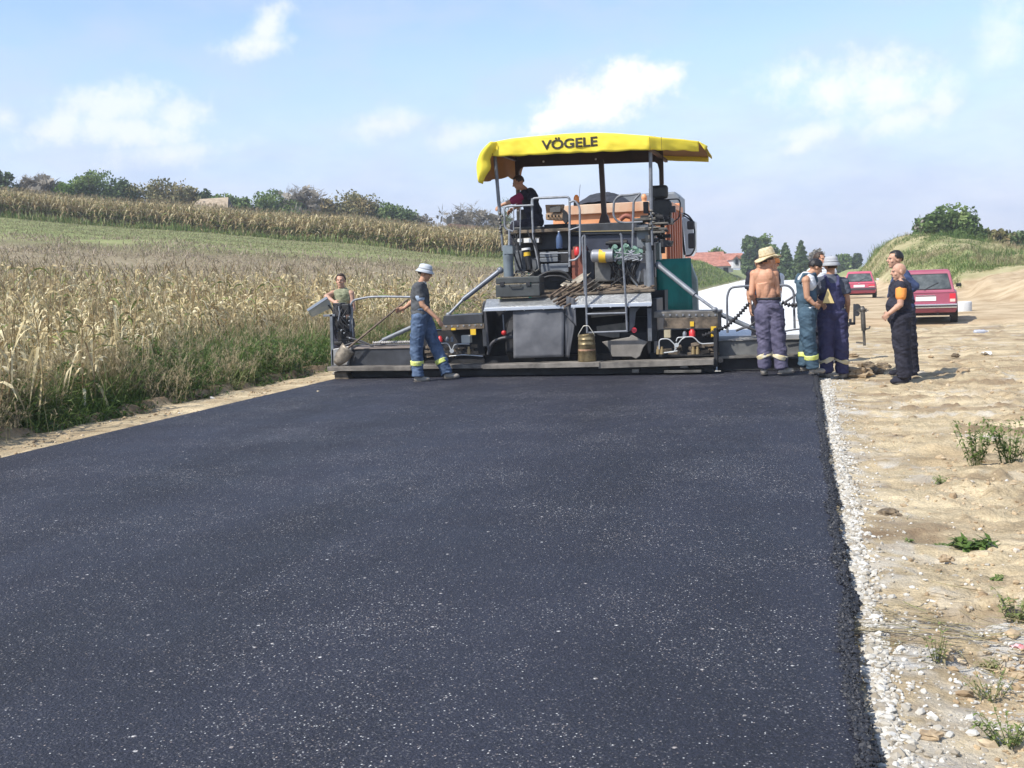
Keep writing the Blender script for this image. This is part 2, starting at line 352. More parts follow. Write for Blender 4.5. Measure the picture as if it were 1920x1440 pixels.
# sandy verge on the left with the little earth bank below the corn
xs = np.arange(-9.7, -7.5, 0.03); ys = np.arange(5.5, 31, 0.05)
X, Y = np.meshgrid(xs, ys, indexing='ij')
edge = -8.62+0.22*fbm(X*0+1, Y*0.9, 4, 51)-0.03*(Y-10)*0.3
Z = G+0.035+0.05*fbm(X*1.5, Y*1.5, 4, 52) - 0.05*sstep(-7.75, -7.6, X)
bank = sstep(0.0, -0.12, X-edge); Z = Z + bank*(0.10+0.10*fbm(X*3, Y*3, 3, 55)) + 0.03*np.clip(fbm(X*8, Y*8, 2, 57), 0, 1)
e = sstep(-9.7, -9.4, X); Z = Z*e+(1-e)*(hill(X, Y)-0.1)
clay = np.clip(sstep(0.1, -0.15, X-edge)*0.9+0.4*sstep(.1, .4, fbm(X*3, Y*3, 3, 61)), 0, 1)
tag(link('sand_verge', grid_mesh('sand_verge', X, Y, Z, sandM, dict(chalk=np.zeros(X.size), clay=clay.ravel()))), kind='structure')
# ---------------------------------------------------------------- asphalt
def asphalt_mat():
    M_ = bpy.data.materials.new('fresh_asphalt'); M_.use_nodes = True; n = M_.node_tree.nodes; l = M_.node_tree.links; b = n['Principled BSDF']
    g = n.new('ShaderNodeNewGeometry'); P = g.outputs['Position']
    def noise(scale, det, rough=.6, st=None):
        src = P
        if st: mp = n.new('ShaderNodeMapping'); mp.inputs['Scale'].default_value = st; l.new(P, mp.inputs[0]); src = mp.outputs[0]
        t = n.new('ShaderNodeTexNoise'); t.inputs['Scale'].default_value = scale; t.inputs['Detail'].default_value = det; t.inputs['Roughness'].default_value = rough
        l.new(src, t.inputs['Vector']); return t.outputs['Fac']
    def vor(scale, out='Color', rnd=1.0):
        v = n.new('ShaderNodeTexVoronoi'); v.inputs['Scale'].default_value = scale; v.inputs['Randomness'].default_value = rnd; l.new(P, v.inputs['Vector']); return v.outputs[out]
    def math_(op, a, c=None):
        k = n.new('ShaderNodeMath'); k.operation = op
        for i, x in enumerate((a, c)):
            if x is None: continue
            if isinstance(x, (int, float)): k.inputs[i].default_value = x
            else: l.new(x, k.inputs[i])
        return k.outputs[0]
    def rng_(f, a, c, lo=0.0, hi=1.0):
        k = n.new('ShaderNodeMapRange'); k.inputs['From Min'].default_value = a; k.inputs['From Max'].default_value = c; k.inputs['To Min'].default_value = lo; k.inputs['To Max'].default_value = hi; l.new(f, k.inputs['Value']); return k.outputs[0]
    def sepr(c, i=0):
        s = n.new('ShaderNodeSeparateColor'); l.new(c, s.inputs[0]); return s.outputs[i]
    cell = vor(125.0); r1 = sepr(cell, 0); r2 = sepr(cell, 1); cell2 = vor(38.0); r3 = sepr(cell2, 0); r4 = sepr(cell2, 1)
    patch = rng_(noise(0.8, 5, .65), 0.46, 0.68)
    thr = math_('SUBTRACT', 0.982, math_('MULTIPLY', patch, 0.09))
    speck = math_('MULTIPLY', math_('GREATER_THAN', r1, thr), rng_(vor(125.0, 'Distance'), 0.55, 0.25))
    thr2 = math_('SUBTRACT', 0.9975, math_('MULTIPLY', patch, 0.012))
    speck2 = math_('MULTIPLY', math_('GREATER_THAN', r3, thr2), rng_(vor(38.0, 'Distance'), 0.42, 0.2))
    cell3 = vor(170.0); grit = math_('MULTIPLY', math_('GREATER_THAN', sepr(cell3, 0), math_('SUBTRACT', 0.93, math_('MULTIPLY', patch, 0.12))), math_('MULTIPLY', sepr(cell3, 1), 0.26)); sp = math_('MAXIMUM', math_('MAXIMUM', speck, speck2), grit)
    sy = n.new('ShaderNodeSeparateXYZ'); l.new(P, sy.inputs[0]); drag = math_('MULTIPLY', math_('MULTIPLY', rng_(noise(1.0, 6, .7, (1.1, 15, 1)), .60, .70), rng_(sy.outputs['Y'], 10.5, 15.5)), 0.16); sp = math_('MAXIMUM', sp, drag)
    base = n.new('ShaderNodeValToRGB'); e = base.color_ramp.elements; e[0].position = 0.0; e[0].color = (0.006, 0.0065, 0.012, 1); e[1].position = 1.0; e[1].color = (0.027, 0.029, 0.048, 1)
    mixv = math_('ADD', math_('MULTIPLY', math_('POWER', r2, 1.6), 0.75), math_('MULTIPLY', rng_(noise(0.5, 6, .6, (1.6, .35, 1)), .38, .62), 0.45)); l.new(mixv, base.inputs[0])
    mx = n.new('ShaderNodeMix'); mx.data_type = 'RGBA'; l.new(sp, mx.inputs[0]); l.new(base.outputs[0], mx.inputs[6])
    sc_ = n.new('ShaderNodeValToRGB'); e = sc_.color_ramp.elements; e[0].color = (0.34, 0.27, 0.23, 1); e[1].color = (0.80, 0.80, 0.78, 1); l.new(sepr(cell, 2), sc_.inputs[0]); l.new(sc_.outputs[0], mx.inputs[7])
    l.new(mx.outputs[2], b.inputs['Base Color'])
    l.new(rng_(noise(1.3, 4), .3, .7, 0.52, 0.68), b.inputs['Roughness']); b.inputs['Specular IOR Level'].default_value = 0.42
    h = math_('ADD', math_('MULTIPLY', vor(75.0, 'Distance'), -0.6), math_('MULTIPLY', noise(95, 5, .75), 0.95))
    h = math_('ADD', h, math_('MULTIPLY', vor(150.0, 'Distance'), -0.3))
    bp = n.new('ShaderNodeBump'); bp.inputs['Strength'].default_value = 0.95; bp.inputs['Distance'].default_value = 0.013
    l.new(h, bp.inputs['Height']); l.new(bp.outputs[0], b.inputs['Normal'])
    return M_
asM = asphalt_mat()
XL, XR_, Y0, Y1 = -7.58, 0.20, -6.0, 17.25
ys = np.arange(Y0, Y1+.01, 0.02); nY = len(ys)
er = XR_-.025+0.022*fbm(ys*0+2, ys*6, 4, 71)+0.035*fbm(ys*0+5, ys*1.1, 3, 72)
el = XL+0.02*fbm(ys*0+7, ys*0.8, 3, 73)
prof = [(el-0.05+0.02*fbm(ys*0, ys*6, 3, 74), G-0.02+0*ys), (el-0.012, -0.012+0*ys), (el, 0*ys), (el+0.4, 0*ys), (er-0.6, 0*ys), (er-0.06, 0.0*ys),
        (er-0.015, -0.006+0.010*fbm(ys*0, ys*14, 3, 75)), (er+0.01+.01*fbm(ys*0, ys*22, 2, 76), -0.03+0*ys), (er+0.02+.03*fbm(ys*0, ys*16, 3, 77), -0.06+0*ys), (er+0.03+.04*fbm(ys*0, ys*12, 3, 78), G-0.02+0*ys)]
X = np.array([p[0] for p in prof]); Z = np.array([p[1] for p in prof]); Y = np.repeat(ys[None], len(prof), 0)
tag(link('asphalt_road', grid_mesh('asphalt_road', X[::-1], Y, Z[::-1], asM, smooth=False)), kind='structure')
# white stone base course further on, and the strip of it left showing beside the asphalt
def stone_mat(name, lo, hi, sc1=45, bumpd=0.03):
    M_ = bpy.data.materials.new(name); M_.use_nodes = True; n = M_.node_tree.nodes; l = M_.node_tree.links; b = n['Principled BSDF']
    g = n.new('ShaderNodeNewGeometry'); v = n.new('ShaderNodeTexVoronoi'); v.inputs['Scale'].default_value = sc1; l.new(g.outputs['Position'], v.inputs['Vector'])
    s = n.new('ShaderNodeSeparateColor'); l.new(v.outputs['Color'], s.inputs[0])
    cr = n.new('ShaderNodeValToRGB'); cr.color_ramp.elements[0].color = (*lo, 1); cr.color_ramp.elements[1].color = (*hi, 1); l.new(s.outputs[0], cr.inputs[0]); l.new(cr.outputs[0], b.inputs['Base Color'])
    b.inputs['Roughness'].default_value = 0.9
    bp = n.new('ShaderNodeBump'); bp.inputs['Strength'].default_value = 0.5; bp.inputs['Distance'].default_value = bumpd; bp.invert = True
    l.new(v.outputs['Distance'], bp.inputs['Height']); l.new(bp.outputs[0], b.inputs['Normal']); return M_
ys = np.concatenate([np.arange(16.9, 60, .5), np.geomspace(60, 420, 30)]); xs = np.array([0, .02, .3, .7, .98, 1.0])
wl = np.interp(ys, [16, 80, 240, 420], [-7.7, -8.2, -11.5, -16]); wr = np.interp(ys, [16, 30, 60, 120, 420], [0.3, 0.35, 0.6, 1.5, 6])
X = wl[None]+(wr-wl)[None]*xs[:, None]; Y = np.repeat(ys[None], 6, 0); Z = np.full_like(X, G+0.06); Z[0] -= .08; Z[-1] -= .08
tag(link('stone_road_base', grid_mesh('stone_road_base', X, Y, Z, stone_mat('white_stone_base', (0.62, 0.62, 0.60), (0.80, 0.80, 0.78), 30))), kind='structure')

def icos(sub=0):
    t = (1+5**.5)/2
    v = np.array([(-1, t, 0), (1, t, 0), (-1, -t, 0), (1, -t, 0), (0, -1, t), (0, 1, t), (0, -1, -t), (0, 1, -t), (t, 0, -1), (t, 0, 1), (-t, 0, -1), (-t, 0, 1)], float)
    f = np.array([(0, 11, 5), (0, 5, 1), (0, 1, 7), (0, 7, 10), (0, 10, 11), (1, 5, 9), (5, 11, 4), (11, 10, 2), (10, 7, 6), (7, 1, 8), (3, 9, 4), (3, 4, 2), (3, 2, 6), (3, 6, 8), (3, 8, 9), (4, 9, 5), (2, 4, 11), (6, 2, 10), (8, 6, 7), (9, 8, 1)])
    return v/np.linalg.norm(v[0]), f
def rot_z(a):
    c, s = np.cos(a), np.sin(a); z = 0*a; o = z+1
    return np.stack([np.stack([c, -s, z], -1), np.stack([s, c, z], -1), np.stack([z, z, o], -1)], -2)
def rot_x(a):
    c, s = np.cos(a), np.sin(a); z = 0*a; o = z+1
    return np.stack([np.stack([o, z, z], -1), np.stack([z, c, -s], -1), np.stack([z, s, c], -1)], -2)
def rot_y(a):
    c, s = np.cos(a), np.sin(a); z = 0*a; o = z+1
    return np.stack([np.stack([c, z, s], -1), np.stack([z, o, z], -1), np.stack([-s, z, c], -1)], -2)
def scatter_stones(name, P, S, m_, flat=0.65, seed=1):
    g = np.random.default_rng(seed); v, f = icos(); n = len(P)
    V = v[None]*(1+g.uniform(-.28, .28, (n, 12, 1)))*g.uniform(.7, 1.3, (n, 1, 3))
    V[:, :, 2] *= flat
    Rm = rot_z(g.uniform(0, 6.3, n)) @ rot_x(g.uniform(-.6, .6, n)); V = np.einsum('nij,nkj->nki', Rm, V)*np.asarray(S)[:, None, None]+P[:, None]
    Fi = f[None]+(np.arange(n)*12)[:, None, None]
    return link(name, np_mesh(name, V.reshape(-1, 3), None, Fi.reshape(-1, 3), mats=[m_], attrs=dict(tint=np.repeat(g.uniform(0, 1, n), 12))))
gravM = mat('pale_gravel', (.5, .5, .5), rough=.9, tint_cols=[(0, (0.28, 0.24, 0.18)), (.35, (0.40, 0.37, 0.31)), (1, (0.60, 0.585, 0.54))], var=.15, vscale=60)
# gravel strip: dense near the camera
n = 16000; y = 2.6+14.6*rng.power(0.75, n)**1.25; wd = 0.24-0.002*y
x = 0.212+np.where(rng.uniform(0, 1, n) < .86, np.abs(rng.normal(0, 1, n))*0.036, rng.exponential(.14, n))+(0.025+.0065*y)*rng.uniform(0, 1, n)+0.05*fbm(y*0, y*2, 3, 5)
s = rng.lognormal(math.log(0.0080), 0.45, n); s = np.clip(s, .003, .028)*np.where(x > .6, .8, 1)
# extra spill patch where the pale heap reaches into the sand
n2 = 2600; x2 = .95+rng.normal(0, .35, n2); y2 = 4.0+rng.normal(0, .7, n2); k = (x2 > .3); x2 = x2[k]; y2 = y2[k]; s2 = np.clip(rng.lognormal(math.log(0.0045), 0.55, len(x2)), .002, .022)
x = np.r_[x, x2]; y = np.r_[y, y2]; s = np.r_[s, s2]
P = np.stack([x, y, dirt_z(x, y)+s*0.25], -1)
o = scatter_stones('gravel', P, s, gravM, seed=3); tag(o, 'strip of pale crushed stones along the edge of the new asphalt', 'gravel', kind='stuff')
# black crumbs on the ragged asphalt edge
blkM = mat('asphalt_crumb', (0.018, 0.019, 0.024), rough=.55, var=.4, vscale=80)
n = 11000; y = 2.5+14.7*rng.power(0.8, n)**1.2; d = rng.uniform(0, 1, n)**1.3
x = 0.160+0.05*d+0.03*fbm(y*0+5, y*1.1, 3, 72)+0.03*fbm(y*0, y*5, 2, 79)+rng.normal(0, .009, n); z = -0.004-0.085*np.clip((x-0.19)/0.09, 0, 1)
s = np.clip(rng.lognormal(math.log(0.0055), .4, n), .002, .015)
o = scatter_stones('asphalt_crumbs', np.stack([x, y, z+s*.2], -1), s, blkM, .9, 5); tag(o, 'loose black asphalt crumbs along the ragged right edge of the new road', 'asphalt crumbs', kind='stuff')
# clods and pebbles over the sand on both sides
cldM = mat('dry_clod', (.4, .3, .2), rough=.95, tint_cols=[(0, (0.27, 0.19, 0.11)), (.6, (0.44, 0.33, 0.20)), (.93, (0.50, 0.40, 0.27)), (1, (0.58, 0.56, 0.52))], var=.2, vscale=50)
n = 16000; y = 2.6+20*rng.power(.7, n)**1.4; x = 0.55+rng.uniform(0, 1, n)**.9*(1.0+y*.28)
dens = fbm(x*1.7, y*2.2, 3, 91); k = dens+rng.uniform(-.35, .35, n) > 0.0; x = x[k]; y = y[k]
s = np.clip(rng.lognormal(math.log(0.008), .6, len(x)), .003, .05)
xl = rng.uniform(-8.5, -7.7, 1500); yl = 6+24*rng.power(.8, 1500); sl_ = np.clip(rng.lognormal(math.log(0.010), .6, 1500), .004, .05)
zl = np.full(1500, G+.04)
P = np.r_[np.stack([x, y, dirt_z(x, y)+s*.1], -1), np.stack([xl, yl, zl], -1)]
o = scatter_stones('soil_clods', P, np.r_[s, sl_], cldM, .7, 7); tag(o, 'small dry clods and pebbles scattered over the bare sandy soil', 'soil clods', kind='stuff')
# ---------------------------------------------------------------- leaf strips (vectorised)
def strips(base, az, length, rise, droop, width, nseg=4, tint=None, twist=None, curl=0.0, g=None, fold=0.0):
    """n curved tapering leaves. base (n,3); returns V (n*(nseg+1)*2,3), F quads, tint per vertex"""
    n = len(base); t = np.linspace(0, 1, nseg+1)[None]
    out = length[:, None]*t*(1-0.25*t*droop[:, None].clip(0, 2)/2)
    z = rise[:, None]*length[:, None]*t - droop[:, None]*length[:, None]*t**2.2
    side = curl*np.sin(t*3.0)*length[:, None]
    dx, dy = np.cos(az)[:, None], np.sin(az)[:, None]
    C = np.stack([base[:, 0:1]+dx*out-dy*side, base[:, 1:2]+dy*out+dx*side, base[:, 2:3]+z], -1)
    w = width[:, None]*np.sin(np.pi*np.clip(0.18+0.82*t, 0, 1))**0.8+0.001
    tw = (twist[:, None]*t if twist is not None else 0*t)
    px_, py_ = -np.sin(az)[:, None], np.cos(az)[:, None]
    W = np.stack([px_*np.cos(tw)*w, py_*np.cos(tw)*w, np.sin(tw)*w], -1)
    V = np.stack([C-W, C+W], 2).reshape(n, -1, 3)
    k = np.arange(nseg)*2; f = np.stack([k, k+1, k+3, k+2], -1)
    Fq = (f[None]+(np.arange(n)*(nseg+1)*2)[:, None, None]).reshape(-1, 4)
    tv = np.repeat(tint if tint is not None else np.zeros(n), (nseg+1)*2)
    return V.reshape(-1, 3), Fq, tv
def cat(parts):
    V = []; Fq = []; T = []; o = 0
    for v, f, t in parts:
        V.append(v); Fq.append(f+o); T.append(t); o += len(v)
    return np.concatenate(V), np.concatenate(Fq), np.concatenate(T)
def stalk_tube(p0, p1, r0, r1, tint, k=4):
    a = np.arange(k)/k*2*np.pi; d = np.stack([np.cos(a), np.sin(a), 0*a], -1)
    V = np.concatenate([p0+d*r0, p1+d*r1]); i = np.arange(k); j = (i+1) % k
    return V, np.stack([i, j, j+k, i+k], -1), np.full(2*k, tint)
def corn_geo(g, lod=0, green=0.0, h=None):
    """one maize plant at the origin: stalk, drooping leaves, ear, tassel"""
    h = h or g.uniform(1.25, 1.75); parts = []
    lean = g.normal(0, .05, 2); n = {0: 13, 1: 10, 2: 6}[lod]
    dry = 1-green
    def pos(t): return np.array([lean[0]*h*t*t, lean[1]*h*t*t, h*t])
    segs = [0, .35, .7, 1.0] if lod < 2 else [0, 1.0]
    if lod < 2:
        for a, b in zip(segs[:-1], segs[1:]): parts.append(stalk_tube(pos(a), pos(b), .013*(1-a*.6), .013*(1-b*.6), .35*dry+.15, 4 if lod == 0 else 3))
    t = np.linspace(.10, .93, n)+g.normal(0, .02, n); B = np.array([pos(q) for q in t])
    az0 = g.uniform(0, 6.3); az = az0+np.arange(n)*np.pi+g.normal(0, .45, n)
    ln = (0.26+.26*np.sin(np.pi*np.clip(t, 0, 1)))*g.uniform(.75, 1.2, n)*(h/1.5)
    isg = g.uniform(0, 1, n) < green
    rise = np.where(isg, g.uniform(.7, 1.2, n), g.uniform(.15, .9, n)); droop = np.where(isg, g.uniform(.6, 1.2, n), g.uniform(1.0, 2.0, n))
    wd = g.uniform(.011, .024, n)*{0: 1, 1: 1.2, 2: 1.6}[lod]
    tint = np.where(isg, g.uniform(.0, .2, n), np.clip(.42+.5*g.uniform(0, 1, n)-.25*(t < .35), .3, 1))
    parts.append(strips(B, az, ln, rise, droop, wd, {0: 6, 1: 4, 2: 3}[lod], tint, g.normal(0, 2.2, n), g.normal(0, .10)))
    if lod == 0:                               # shrivelled leaves hanging down along the stalk
        q = 7; B = np.array([pos(v) for v in g.uniform(.25, .8, q)]); parts.append(strips(B, g.uniform(0, 6.3, q), g.uniform(.22, .42, q), g.uniform(0, .25, q), g.uniform(1.2, 2.2, q), g.uniform(.010, .022, q), 5, np.clip(g.uniform(.35, 1, q), 0, 1), g.normal(0, 2.5, q), g.normal(0, .12)))
    m_ = {0: 3, 1: 2, 2: 0}[lod]
    for k in range(m_):                        # husks of the ears
        b = pos(g.uniform(.42, .6))[None]; parts.append(strips(b, np.array([g.uniform(0, 6.3)]), np.array([.2]), np.array([1.2]), np.array([.9]), np.array([.028]), 3, np.array([g.uniform(.75, 1)]), np.array([.3])))
    q = {0: 7, 1: 5, 2: 2}[lod]; B = np.repeat(pos(1.0)[None], q, 0)
    parts.append(strips(B, g.uniform(0, 6.3, q), g.uniform(.10, .2, q), g.uniform(.8, 2.0, q), g.uniform(0, .6, q), np.full(q, .005 if lod < 2 else .012), 2, g.uniform(.22, .36, q)))
    return cat(parts)
corn_cols = [(0, (0.13, 0.18, 0.045)), (.2, (0.27, 0.30, 0.10)), (.27, (0.30, 0.25, 0.16)), (.42, (0.30, 0.21, 0.105)), (.60, (0.52, 0.42, 0.22)), (.8, (0.70, 0.60, 0.36)), (1, (0.84, 0.76, 0.53))]
cornM = mat('maize_leaf', (.5, .4, .2), rough=.7, spec=.25, tint_cols=corn_cols, var=.25, vscale=9, trans=.28, rand=.12)
def place_many(protos, P, yaw, scl, jit=0.06, seed=0):
    """one merged mesh of many plants"""
    g = np.random.default_rng(seed); which = g.integers(0, len(protos), len(P)); parts = []
    for k, (V, Fq, T) in enumerate(protos):
        i = np.where(which == k)[0]
        if not len(i): continue
        Rm = rot_z(yaw[i]); W = np.einsum('nij,kj->nki', Rm, V)*scl[i][:, None, None]+P[i][:, None]
        Fk = Fq[None]+(np.arange(len(i))*len(V))[:, None, None]
        tt = np.clip(T[None]+g.normal(0, jit, (len(i), 1))*(T[None] > .4), 0, 1)
        parts.append((W.reshape(-1, 3), Fk.reshape(-1, 4), tt.ravel()))
    return cat(parts)
g = np.random.default_rng(21)
P0 = [corn_geo(g, 0, q) for q in (0, 0, 0, .08, .12, .3, .0, .05, .55, 0, 0, .2)]
P1 = [corn_geo(g, 1, q) for q in (0, .1, .15, .25, 0, .4)]
P2 = [corn_geo(g, 2, q) for q in (0, .1, .2, .35, .1)]
# near field: rows parallel to the road; its front steps back where the weeds grow
def az_px(X, Y): return np.interp(np.arctan2(X, Y), TH, [p for p, _ in TB])
rows = []
for k in range(60):
    x0 = -9.05-.72*k; yy = np.arange(3.5, 62, .21); rows.append(np.stack([np.full(len(yy), x0), yy+g.uniform(0, .2)], -1))
Q = np.concatenate(rows)+g.normal(0, .05, (sum(len(r) for r in rows), 2))
px_ = az_px(Q[:, 0], Q[:, 1]); D = np.hypot(Q[:, 0], Q[:, 1])
weedy = np.interp(px_, [225, 262, 330, 450, 600, 700], [0, .5, 2.3, 2.9, 1.9, 1.2])    # metres of weeds before the corn starts
front = -9.0-weedy+0.3*fbm(Q[:, 0]*0, Q[:, 1]*.6, 3, 4)
gap = (px_ < 240) & (Q[:, 0] > -9.9) & (g.uniform(0, 1, len(Q)) < .45)
end = np.interp(px_, [-1500, 0, 300, 600, 900, 1300], [35, 35, 37, 38, 40, 44])+2*fbm(Q[:, 0]*.3, Q[:, 1]*.3, 2, 8)
keep = (Q[:, 0] < front) & ~gap & (D < end) & (px_ > -260) & (px_ < 1240) & (g.uniform(0, 1, len(Q)) > .06)
Q = Q[keep]; D = D[keep]; px_ = px_[keep]
cnt = len(Q); Z = ground_z(Q[:, 0], Q[:, 1])-.02
order = np.argsort(D); depth_in = (front[keep]-Q[:, 0])
vis = np.where((px_ > -25), D+depth_in*2.2, 999); order = np.argsort(vis); near = order[:300]; rest = order[300:]
corn_me = []
for k, (V, Fq, T) in enumerate(P0): corn_me.append(np_mesh('corn_plant', V, Fq, mats=[cornM], attrs=dict(tint=T)))
hs = np.interp(px_, [0, 250, 330, 900], [1.0, .95, 1.05, 1.08])
for i in near:
    o = link('corn_plant', corn_me[int(g.integers(0, len(corn_me)))], None, (Q[i, 0], Q[i, 1], Z[i])); o.rotation_euler = (g.normal(0, .05), g.normal(0, .05), g.uniform(0, 6.28)); s = g.uniform(.82, 1.12)*hs[i]; o.scale = (s, s, s)
    tag(o, 'drying maize plant with drooping leaves at the front edge of the near cornfield', 'corn plant', 'maize plants along the front of the near cornfield')
Pn = np.stack([Q[:, 0], Q[:, 1], Z], -1)
mid = rest[D[rest] < 26]; far_ = rest[D[rest] >= 26]
a = place_many(P1, Pn[mid], g.uniform(0, 6.3, len(mid)), g.uniform(.85, 1.12, len(mid))*hs[mid], seed=1)
b = place_many(P2, Pn[far_], g.uniform(0, 6.3, len(far_)), g.uniform(.88, 1.12, len(far_)), seed=2)
V, Fq, T = cat([a, b]); o = link('cornfield', np_mesh('cornfield', V, Fq, mats=[cornM], attrs=dict(tint=T)))
tag(o, 'mass of dry maize filling the near field behind its front plants', 'cornfield', kind='stuff')
# the far cornfield up the slope: dense front edge, then tops only
pb = np.array([0, 150, 300, 450, 600, 750, 930, 1100, 1240]); pd = np.array([90, 90, 90, 88, 86, 84, 83, 83, 83.])
n = 15000; pxx = g.uniform(-60, 1260, n); D0 = np.interp(pxx, pb, pd); dd = np.where(g.uniform(0, 1, n) < .42, g.uniform(0, 3, n), g.uniform(0, 1, n)**.8*46)
thh = np.interp(pxx, [p for p, _ in TB], TH); D = D0+.4+dd+.5*nz2(pxx*.05, pxx*0, 3); X = D*np.sin(thh); Y = D*np.cos(thh)
Z = ground_z(X, Y)-.1; V, Fq, T = place_many(P2, np.stack([X, Y, Z], -1), g.uniform(0, 6.3, n), g.uniform(1.05, 1.4, n), seed=3)
o = link('cornfield', np_mesh('cornfield', V, Fq, mats=[cornM], attrs=dict(tint=T))); tag(o, 'far band of dry maize below the tree line on the hillside', 'cornfield', kind='stuff')
# ---------------------------------------------------------------- grasses
grass_cols = [(0, (0.065, 0.12, 0.025)), (.3, (0.115, 0.185, 0.04)), (.55, (0.20, 0.245, 0.08)), (.75, (0.32, 0.28, 0.15)), (1, (0.42, 0.33, 0.21))]
grassM = mat('grass_blade', (.1, .15, .04), rough=.6, spec=.25, tint_cols=grass_cols, var=.2, vscale=3, trans=.3)
def blades(P, h, g, width=.004, lean=.5, nseg=3, tint=None):
    n = len(P); ln = h*g.uniform(.6, 1.15, n)
    return strips(P, g.uniform(0, 6.3, n), ln*g.uniform(.15, lean, n), np.full(n, 1.0)*(1/np.clip(lean, .2, 2))*g.uniform(1.6, 2.6, n), g.uniform(.5, 2.6, n), np.full(n, width)*g.uniform(.6, 1.5, n), nseg, tint)
def grass_obj(name, P, h, tint, label, cat_, width=.004, lean=.5, nseg=3, seed=0, m_=None):
    g_ = np.random.default_rng(seed); V, Fq, T = blades(P, h, g_, width, lean, nseg, tint)
    return tag(link(name, np_mesh(name, V, Fq, mats=[m_ or grassM], attrs=dict(tint=np.clip(T, 0, 1)))), label, cat_, kind='stuff')
def gtint(X, Y, g, lo=.1, hi=.75, seed=5): return np.clip(lo+(hi-lo)*(0.5+1.1*fbm(X*.9, Y*.9, 3, seed))+g.normal(0, .12, len(X)), 0, 1)
# tall weeds along the left verge
n = 34000; Y = 6+34*g.power(.8, n)**1.1; off = g.uniform(0, 1, n)**.9
pxx = az_px(np.full(n, -9.2), Y); wide = np.interp(pxx, [-200, 150, 240, 330, 450, 650, 900], [.9, .9, 1.3, 3.0, 3.4, 2.3, 1.0]); X = -8.62-off*wide+.12*fbm(Y*0, Y*2, 3, 6)
clump = fbm(X*1.6, Y*1.6, 4, 10); k = clump+g.uniform(-.5, .5, n) > -.15; X = X[k]; Y = Y[k]; off = off[k]; pxx = pxx[k]; n = len(X)
hh = (0.12+.40*sstep(0.02, .35, off))*np.interp(pxx, [-200, 240, 330, 600, 700, 900], [.50, .6, 1.05, 1.05, .8, .7])*np.clip(1+1.5*fbm(X*.9, Y*.9, 4, 14), .35, 1.7)*g.uniform(.45, 1.1, n)
t = np.where(g.uniform(0, 1, n) < np.interp(hh, [.2, .6, .9], [.03, .10, .22]), g.uniform(.7, 1, n), gtint(X, Y, g, .0, .6))
o = grass_obj('verge_grass', np.stack([X, Y, ground_z(X, Y)-.02], -1), hh, t, 'tall green and seeding brown grass between the sandy verge and the maize', 'grass', .0045, .55, 4, 31)
# arching tussocks and brown seed heads
nc = 1900; Yc = 6.5+30*g.power(.75, nc)**1.15; pc = az_px(np.full(nc, -9.2), Yc); wc = np.interp(pc, [-200, 150, 240, 330, 450, 650, 900], [.7, .7, 1.3, 3.0, 3.4, 2.3, .9]); Xc = -8.75-g.uniform(0, 1, nc)*wc
hc = np.interp(pc, [-200, 230, 330, 600, 700, 900], [.72, .72, .92, .88, .7, .6])*g.uniform(.5, 1.25, nc)*sstep(-8.5, -9.5, Xc).clip(.45, 1); tc_ = np.clip(.20+.8*fbm(Xc*.7, Yc*.7, 3, 71)+g.normal(0, .10, nc), 0, .62)
i = np.repeat(np.arange(nc), 56); n = len(i); P = np.stack([Xc[i]+g.normal(0, .07, n), Yc[i]+g.normal(0, .07, n), np.zeros(n)], -1); P[:, 2] = ground_z(P[:, 0], P[:, 1])-.01
V1 = strips(P, g.uniform(0, 6.3, n), hc[i]*g.uniform(.4, .9, n), g.uniform(.7, 2.0, n), g.uniform(.5, 1.5, n), g.uniform(.003, .0065, n), 4, np.clip(tc_[i]+g.normal(0, .09, n), 0, .85), g.normal(0, .8, n))
i = np.repeat(np.arange(nc), 9); n = len(i); P = np.stack([Xc[i]+g.normal(0, .16, n), Yc[i]+g.normal(0, .16, n), np.zeros(n)], -1); P[:, 2] = ground_z(P[:, 0], P[:, 1]); L1 = hc[i]*g.uniform(.9, 1.45, n); az1 = g.uniform(0, 6.3, n); ok = fbm(P[:, 0]*.8, P[:, 1]*.8, 3, 75)+g.uniform(-.3, .3, n) > .08; P = P[ok]; L1 = L1[ok]; az1 = az1[ok]; n = len(P)
V2 = strips(P, az1, L1*.22, np.full(n, 4.3), g.uniform(.1, .8, n), np.full(n, .0022), 3, np.full(n, .74))
T_ = P+np.stack([np.cos(az1)*L1*.19, np.sin(az1)*L1*.19, L1*.80], -1); T_ = np.repeat(T_, 8, 0)+g.normal(0, .012, (n*8, 3)); q = n*8
V3 = strips(T_, g.uniform(0, 6.3, q), g.uniform(.05, .13, q), g.uniform(.3, 1.6, q), g.uniform(.2, 1.2, q), np.full(q, .0028), 2, g.uniform(.80, .98, q))
V, Fq, T = cat([V1, V2, V3]); tag(link('verge_tussocks', np_mesh('verge_tussocks', V, Fq, mats=[grassM], attrs=dict(tint=T))), 'arching tussocks with brown seed heads between the sand and the maize', 'grass', kind='stuff')
